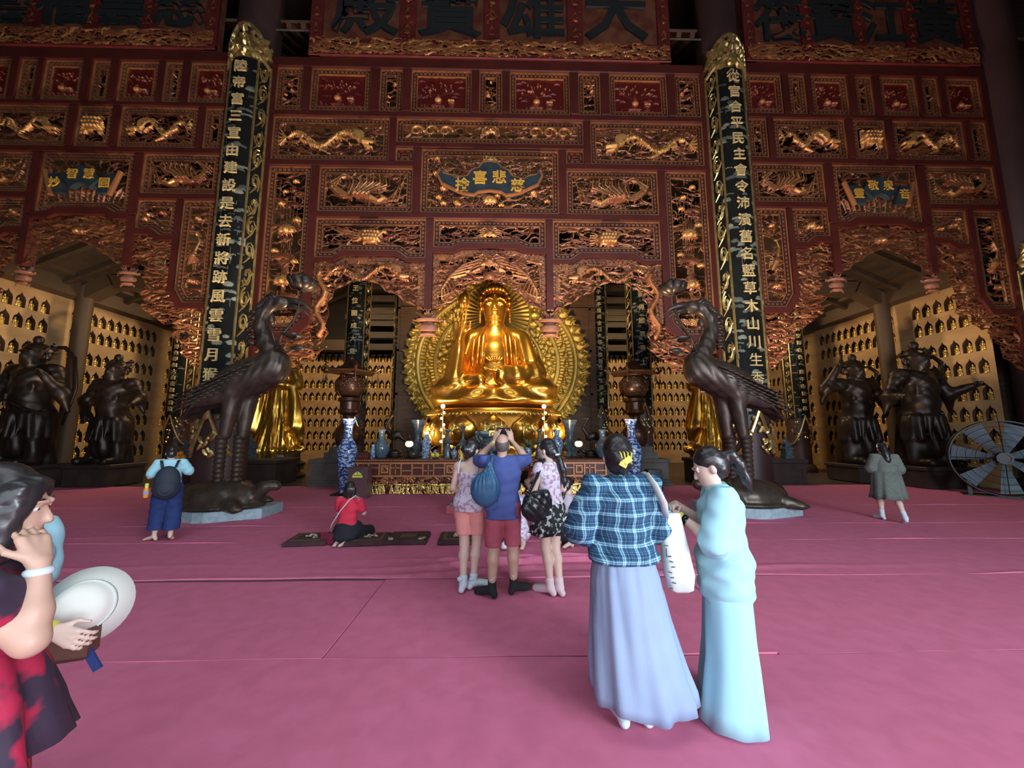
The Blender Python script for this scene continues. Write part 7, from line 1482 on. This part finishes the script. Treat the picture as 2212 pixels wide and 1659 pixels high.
mb = MB(); mb.bar(tuple(J['wR']+A(-.05, .12, .05)), (.075, .012, .15), .4, 0, .3); ph = tag(mb.build('phone', M['bw_small'], loc=(.06, 4.47, .016)), 'pale blue phone held low by the woman in coral shorts', 'phone'); ph.rotation_euler = (0, 0, -.28)
# --- woman with the black shoulder bag
k = 1.60/1.65; t = who('woman in sleeveless lilac top and black floral skirt, long ponytail with white tie', (.93, 4.30, .016), .62)
J = joints(k, dict(eL=(-.21, .03, 1.08), wL=(-.13, .24, 1.14), eR=(.22, .02, 1.08), wR=(.10, .25, 1.14), kL=(-.06, .02, .48), aL=(-.04, -.03, .085), tL=(-.07, .13, .028), kR=(.06, .0, .48), aR=(.04, -.09, .085), tR=(.06, .08, .028), hd=(0, .05, 1.52)))
R_ = rm(-.2, 0, .3); hp = human(t, J, k, yaw=.3, pitch=-.2, hands=(((.5, .7, .4), (-.6, 0, .6), .7), ((-.5, .7, .4), (.6, 0, .6), .7)), slim=.93, face=True)
top(t, J, k, 'floral', 'sleeveless_top', .84, .016, 0.12, slim=.95, amp=.003, neck=1.40)
loft([(0, 0, .95, .15, .115, .02, 13, 0, 0), (0, 0, .86, .185, .15, .03, 13, 0, 0), (0, -.01, .72, .215, .185, .06, 11, .5, 0), (0, -.01, .63, .23, .2, .08, 11, .8, .02)]).build('floral_skirt', M['bwfloral'], t, True)
socks(t, J, k, 'sock_pink', .07)
hair_sdf(t, skullcap(hp, k, R_)+[ell(hp(0, -.085, -.03), (.05*k, .05*k, .06*k))]+chain([hp(0, -.115, -.06), hp(.0, -.14, -.12), hp(.01, -.15, -.24), hp(.02, -.14, -.37), hp(.02, -.12, -.44)], [.024, .034, .036, .028, .006]), amp=.003)
mb = MB(); mb.lathe([(.028, -.014), (.034, 0), (.028, .014)], 14, hp(0, -.122, -.07)); mb.build('hair_tie', M['sock_white'], t, True)
b = thing('shoulder_bag', 'soft black leather bag hanging at the side of the woman with the ponytail', 'bag', (.78, 4.14, .80), .5)
sdf('pouch', [ell((0, 0, .12), (.20, .075, .15)), cap((-.1, 0, .22), (.1, 0, .25), .05, .05)], M['bag_black'], b, .011, .05, lambda X, Y, Z: .006*np.sin(60*X+20*Z)*np.sin(45*Z+9))
mb = MB(); mb.tube([(-.14, -.02, .24), (-.02, -.03, .42), (.10, .04, .58), (.12, .12, .60), (.12, .2, .5), (.1, .1, .26)], .016, 8, .5)
for j in range(16): u = j/15; mb.ball((-.14+.25*u, -.03+.06*u, .26+.34*u), .016, 6, 4)
mb.build('ruffled_strap', M['bag_black'], b, True)
mb = MB(); mb.bar(tuple(J['wL']+A(.06, .13, .06)), (.075, .012, .15), .4, 0, -.2); ph = tag(mb.build('phone', M['phone'], loc=(.93, 4.30, .016)), 'black phone held at the chest of the woman with the black bag', 'phone'); ph.rotation_euler = (0, 0, .62)
# --- kneeling and seated worshippers
def kneel(label, loc, rz, k, wl, wr, yaw=0, pitch=0, skin='skin', hands=('relax', 'relax')):
    t = who(label, loc, rz)
    J = joints(k, dict(pel=(0, -.02, .27), wst=(0, 0, .41), che=(0, .02, .57), nk=(0, .02, .735), hd=(0, .06, .875), sL=(-.165, .02, .70), sR=(.165, .02, .70), eL=wl[0], wL=wl[1], eR=wr[0], wR=wr[1], hL=(-.09, -.02, .24), hR=(.09, -.02, .24), kL=(-.13, .36, .10), kR=(.13, .36, .10), aL=(-.09, -.12, .07), aR=(.09, -.12, .07), tL=(-.05, -.27, .045), tR=(.05, -.27, .045)))
    hp = human(t, J, k, skin, yaw, pitch, hands, face=False, res=.013); return t, J, hp
k = .91; t, J, hp = kneel('kneeling worshipper in red T-shirt and black skirt with short black bob', (-1.96, 6.24, .016), -.15, k, ((-.22, .10, .47), (-.07, .30, .52)), ((.22, .12, .47), (.07, .30, .52)), 0, -.15)
top(t, J, k, 'red_tee', 'red_tshirt', .27, .022, .6, amp=.004, neck=.745)
sdf('black_skirt', [ell((0, .02, .20), (.215, .20, .16)), cap((-.12, .1, .13), (-.15, .38, .10), .12, .10), cap((.12, .1, .13), (.15, .38, .10), .12, .10), ell((0, -.05, .12), (.2, .16, .10))], M['black_cloth'], t, .014, .05, folds(24, .006), [(A(0, 0, -1), .0)])
R_ = rm(-.15, 0, 0); hair_sdf(t, skullcap(hp, k, R_)+[cap(hp(-.06, -.04, .0), hp(-.065, -.03, -.12), .05, .035), cap(hp(.06, -.04, .0), hp(.065, -.03, -.12), .05, .035), cap(hp(0, -.07, 0), hp(0, -.06, -.13), .055, .04)], amp=.003)
b = thing('crossbody_bag', 'small maroon crossbody bag at the hip of the kneeling worshipper in red', 'bag', (-2.20, 6.16, .02), -.3); mb = MB(); mb.box(-.11, .11, -.035, .035, 0, .17, .02); mb.build('pouch', M['maroon'], b); mb = MB(); mb.box(-.11, .11, -.045, -.03, .08, .175, .006); mb.build('flap', M['maroon'], b)
mb = MB(); mb.tube([(.0, 0, .17), (.13, -.10, .33), (.26, -.10, .52), (.38, -.06, .68), (.42, .02, .73), (.40, .12, .68), (.30, .2, .5)], .008, 6); mb.build('strap', M['canvas'], b, True)
k = .98; t, J, hp = kneel('person sitting on the floor in floral print, mostly hidden behind the balding man', (.62, 6.05, .016), .1, k, ((-.24, .08, .45), (-.16, .26, .36)), ((.24, .08, .45), (.16, .26, .36)), 0, -.5)
top(t, J, k, 'floral', 'floral_blouse', .26, .022, .9, amp=.004, neck=.745); sdf('floral_skirt', [ell((0, .02, .18), (.23, .2, .15)), cap((-.1, .1, .13), (-.16, .36, .10), .12, .10), cap((.1, .1, .13), (.16, .36, .10), .12, .10), cap((-.1, -.1, .08), (-.22, -.22, .06), .09, .05)], M['floral'], t, .014, .05, folds(24, .006), [(A(0, 0, -1), .0)])
hair_sdf(t, skullcap(hp, k, rm(-.5, 0, 0)), amp=.003)
k = .98; t, J, hp = kneel('person sitting on the floor in lavender top, one arm stretched out to the right', (1.40, 6.1, .016), -.5, k, ((-.24, .08, .45), (-.16, .26, .36)), ((.36, .18, .66), (.52, .36, .60)), -.3, -.3)
top(t, J, k, 'lavender', 'lavender_top', .24, .03, .95, amp=.004, neck=.745); sdf('black_trousers', [ell((0, .0, .17), (.22, .2, .15)), cap((-.1, .1, .13), (-.22, .34, .11), .11, .09), cap((.1, .1, .13), (.22, .34, .11), .11, .09), cap((-.24, .32, .1), (.1, .3, .08), .09, .07)], M['black_cloth'], t, .014, .05, folds(24, .005), [(A(0, 0, -1), .0)])
hair_sdf(t, skullcap(hp, k, rm(-.3, 0, -.3))+[cap(hp(0, -.09, 0), hp(0, -.09, -.2), .045, .03)], amp=.003)
b = thing('cloth_bag', 'pale blue cloth bag beside the seated person in lavender', 'bag', (1.78, 6.0, .016), -.3); sdf('sack', [ell((0, 0, .17), (.11, .07, .17)), cap((0, 0, .28), (-.06, 0, .46), .06, .02)], M['lilac_cloth'], b, .012, .04, folds(30, .005), [(A(0, 0, -1), .0)])
# --- girl with the navy backpack
k = 1.47/1.65; t = who('barefoot girl in white T-shirt and navy trousers wearing a dark backpack', (-4.93, 6.50, .016), .6)
J = joints(k, dict(eL=(-.27, .05, 1.10), wL=(-.19, .24, 1.27), eR=(.28, .06, 1.13), wR=(.20, .26, 1.15), kL=(-.10, .05, .48), aL=(-.12, .0, .085), tL=(-.24, .09, .028), kR=(.10, .0, .48), aR=(.11, -.17, .13), tR=(.13, -.10, .035), hd=(-.01, .06, 1.51)))
R_ = rm(-.2, 0, .1); hp = human(t, J, k, yaw=.1, pitch=-.2, hands=(((.2, .2, 1), (-1, 0, 0), .6), ((-.2, .6, .7), (1, 0, 0), .6)), res=.012)
top(t, J, k, 'white_cloth', 'white_tshirt', .90, .03, .75, amp=.004, neck=1.405); legwear(t, J, k, 'navy', 'navy_trousers', .19, .045, 1.0, .035, amp=.006)
hair_sdf(t, skullcap(hp, k, R_)+[ell(hp(0, -.10, .045), (.045, .045, .045))], amp=.002)
b = thing('backpack', 'dark navy backpack on the back of the girl in the white T-shirt', 'bag', (-4.815, 6.33, .77*k+.016), .6); 
sdf('pack', [ell((0, -.02, .22), (.165, .09, .25)), ell((0, -.02, .1), (.17, .10, .14)), ell((0, -.06, .14), (.12, .07, .12))], M['bag_navy'], b, .013, .04)
mb = MB()
for s in (-1, 1): mb.tube([(s*.08, .05, .44), (s*.105, .11, .545), (s*.12, .22, .54), (s*.14, .29, .40), (s*.15, .25, .18), (s*.13, .08, .08)], .02, 8, .4)
mb.build('strap', M['bag_navy'], b, True); mb = MB(); mb.ring([(.09*math.cos(a), .13+.1*math.sin(a)) for a in np.linspace(0, 2*pi, 25)[:-1]], [(.08*math.cos(a), .13+.09*math.sin(a)) for a in np.linspace(0, 2*pi, 25)[:-1]], -.125, -.1); mb.build('pocket_zip', M['bag_navy'], b)
t = thing('drink_bottle', 'orange and pale blue bottle in the side of the dark backpack', 'bottle', (-5.05, 6.25, .70)); mb = MB(); mb.lathe([(.03, 0), (.036, .02), (.036, .12), (.03, .14)], 14); mb.build('bottle', M['orange'], t, 'auto'); mb = MB(); mb.lathe([(.038, .05), (.038, .1)], 14); mb.build('sleeve', M['lilac_cloth'], t); mb = MB(); mb.lathe([(.024, .14), (.026, .2), (.02, .215)], 12); mb.build('cap', M['yellow_plastic'], t, 'auto')
# --- girl in the grey-green dress
k = 1.48/1.65; t = who('girl in loose grey-green dress and pale socks walking at the right, white hair band', (7.86, 7.55, .016), -.35)
J = joints(k, dict(eL=(-.23, .04, 1.09), wL=(-.12, .23, 1.08), eR=(.23, .0, 1.08), wR=(.16, .20, 1.05), kL=(-.10, .14, .48), aL=(-.10, .10, .085), tL=(-.14, .25, .028), kR=(.10, -.06, .48), aR=(.11, -.28, .12), tR=(.13, -.17, .028), hd=(0, .05, 1.515)))
R_ = rm(-.2, 0, 0); hp = human(t, J, k, pitch=-.2, hands=(((.4, .8, .2), (0, 0, 1), .7), ((-.4, .8, .2), (0, 0, 1), .7)), res=.013)
top(t, J, k, 'grey_dress', 'dress', .86, .05, 1.35, amp=.004, neck=1.41, hem=.02)
loft([(0, 0, .93, .215, .185, .02, 9, 0, 0), (0, -.01, .75, .235, .21, .03, 9, .3, 0), (0, -.02, .52, .26, .24, .05, 9, .8, 0), (0, -.02, .42, .275, .26, .08, 9, 1.1, .01)], 64).build('dress_skirt', M['grey_dress'], t, True)
socks(t, J, k, 'sock_white', .12)
hair_sdf(t, skullcap(hp, k, R_)+chain([hp(0, -.09, 0), hp(0, -.12, -.12), hp(0, -.11, -.26), hp(0, -.09, -.38)], [.055, .06, .055, .025]), amp=.003)
mb = MB(); mb.tube([hp(.088*math.cos(a), -.03+.02*math.sin(a), .03+.085*math.sin(a)) for a in np.linspace(-.1, pi+.1, 12)], .014, 6); mb.build('hair_band', M['sock_white'], t, True)
# --- two passers-by cut by the left edge
k = 1.57/1.65; t = who('woman with long dark hair in red and black print dress at the left edge', (-1.09, 1.20, .016), -.95)
J = joints(k, dict(eL=(-.2, .0, 1.08), wL=(-.2, .08, .85), eR=(.20, .18, 1.17), wR=(.125, .16, 1.36), hd=(0, .04, 1.52)))
R_ = rm(-.12, 0, -.1); hp = human(t, J, k, 'skin_tan', yaw=-.1, pitch=-.12, hands=('relax', ((-.5, -.35, .8), (.6, .6, .2), .6)), face=True, res=.0065)
bd = MB(); w = J['wR']+(J['eR']-J['wR'])*.1; bd.ball(tuple(w), (.032, .032, .016), 14, 8); bd.build('watch', M['sock_white'], t, True)
top(t, J, k, 'redprint', 'print_dress', .86, .035, .35, amp=.006, neck=1.37, hem=.02, res=.010)
loft([(0, 0, 1.06, .16, .13, .03, 9, 0, 0), (0, 0, .95, .21, .18, .05, 9, 0, 0), (0, -.0, .85, .23, .21, .07, 9, .5, 0), (0, -.0, .76, .25, .24, .09, 9, .9, .05)]).build('dress_skirt', M['redprint'], t, True)
loft([(0, 0, .8, .17, .15, .02, 7, 0, 0), (0, 0, .45, .2, .18, .04, 7, .5, 0), (0, 0, .12, .23, .21, .05, 7, 1, 0)]).build('underskirt', M['redskirt'], t, True)
socks(t, J, k, 'sock_white', .08)
hair_sdf(t, skullcap(hp, k, R_)+[cap(hp(.055, -.05, .02), hp(.06, -.055, -.22), .05, .045), cap(hp(-.055, -.05, .02), hp(-.06, -.055, -.22), .05, .045), cap(hp(0, -.075, .02), hp(0, -.10, -.34), .065, .055), cap(hp(.06, .0, .03), hp(.075, .02, -.12), .04, .03), cap(hp(.06, -.04, .0), hp(.085, -.02, -.26), .05, .04), cap(hp(.062, .045, .06), hp(.072, .04, -.13), .032, .03), cap(hp(-.062, .045, .06), hp(-.072, .04, -.13), .03, .02), cap(hp(.03, .07, .08), hp(.066, .06, .0), .025, .02)], amp=.003)
k = 1.50/1.65; t = who('person in white top and blue trousers, head hidden behind the dark-haired woman', (-1.67, 1.76, .016), -1.3)
J = joints(k, dict(eR=(.25, .10, 1.10), wR=(.22, .34, 1.0), eL=(-.23, -.03, 1.08), wL=(-.25, -.02, .86)))
hp = human(t, J, k, hands=('relax', ((.1, .8, -.4), (.9, 0, .2), .6)), face=True, res=.0065)
top(t, J, k, 'white_cloth', 'white_top', .80, .035, .85, amp=.005, neck=1.41); legwear(t, J, k, 'denim', 'blue_trousers', .1, .04, 1.0, .03); hair_sdf(t, skullcap(hp, k, rm())+[cap(hp(0, -.08, 0), hp(0, -.09, -.2), .055, .04)], amp=.003)
socks(t, J, k, 'sock_white', .08)
bd = MB(); w = J['wR']+(J['eR']-J['wR'])*.02; bd.ball(tuple(w), (.034, .022, .034), 14, 8); bd.build('wristband', M['yellow_plastic'], t, True)
hx, hy, hz = -1.40, 1.86, .93
t = thing('sun_hat', 'round white sun hat carried in the hand of the person in white at the left', 'hat', (hx, hy, hz), 0); M['straw'] = mat('white_straw', (.66, .66, .60), .8, bump=.004, bscale=40)
mb = MB(); mb.lathe([(.15, -.005), (.155, 0), (.10, .02), (.095, .09), (.06, .115), (.0, .12)], 36, mod=None); o = mb.build('hat', M['straw'], t, True); mb = MB(); mb.lathe([(.103, .022), (.104, .05), (.098, .05)], 36); r_ = mb.build('hat_band', M['canvas'], t, True); t.rotation_euler = (1.35, 0, .45)
b = thing('shoulder_purse', 'brown purse with a blue strap end hanging below the white sun hat', 'bag', (-1.44, 1.78, .74), .3); mb = MB(); mb.box(-.13, .13, -.04, .04, 0, .14, .02); mb.build('pouch', mat('brown_leather', (.09, .035, .02), .5), b); mb = MB(); mb.bar((.14, -.02, .0), (.03, .012, .1), 0, -.5, 0); mb.build('strap_end', M['navy'], b)
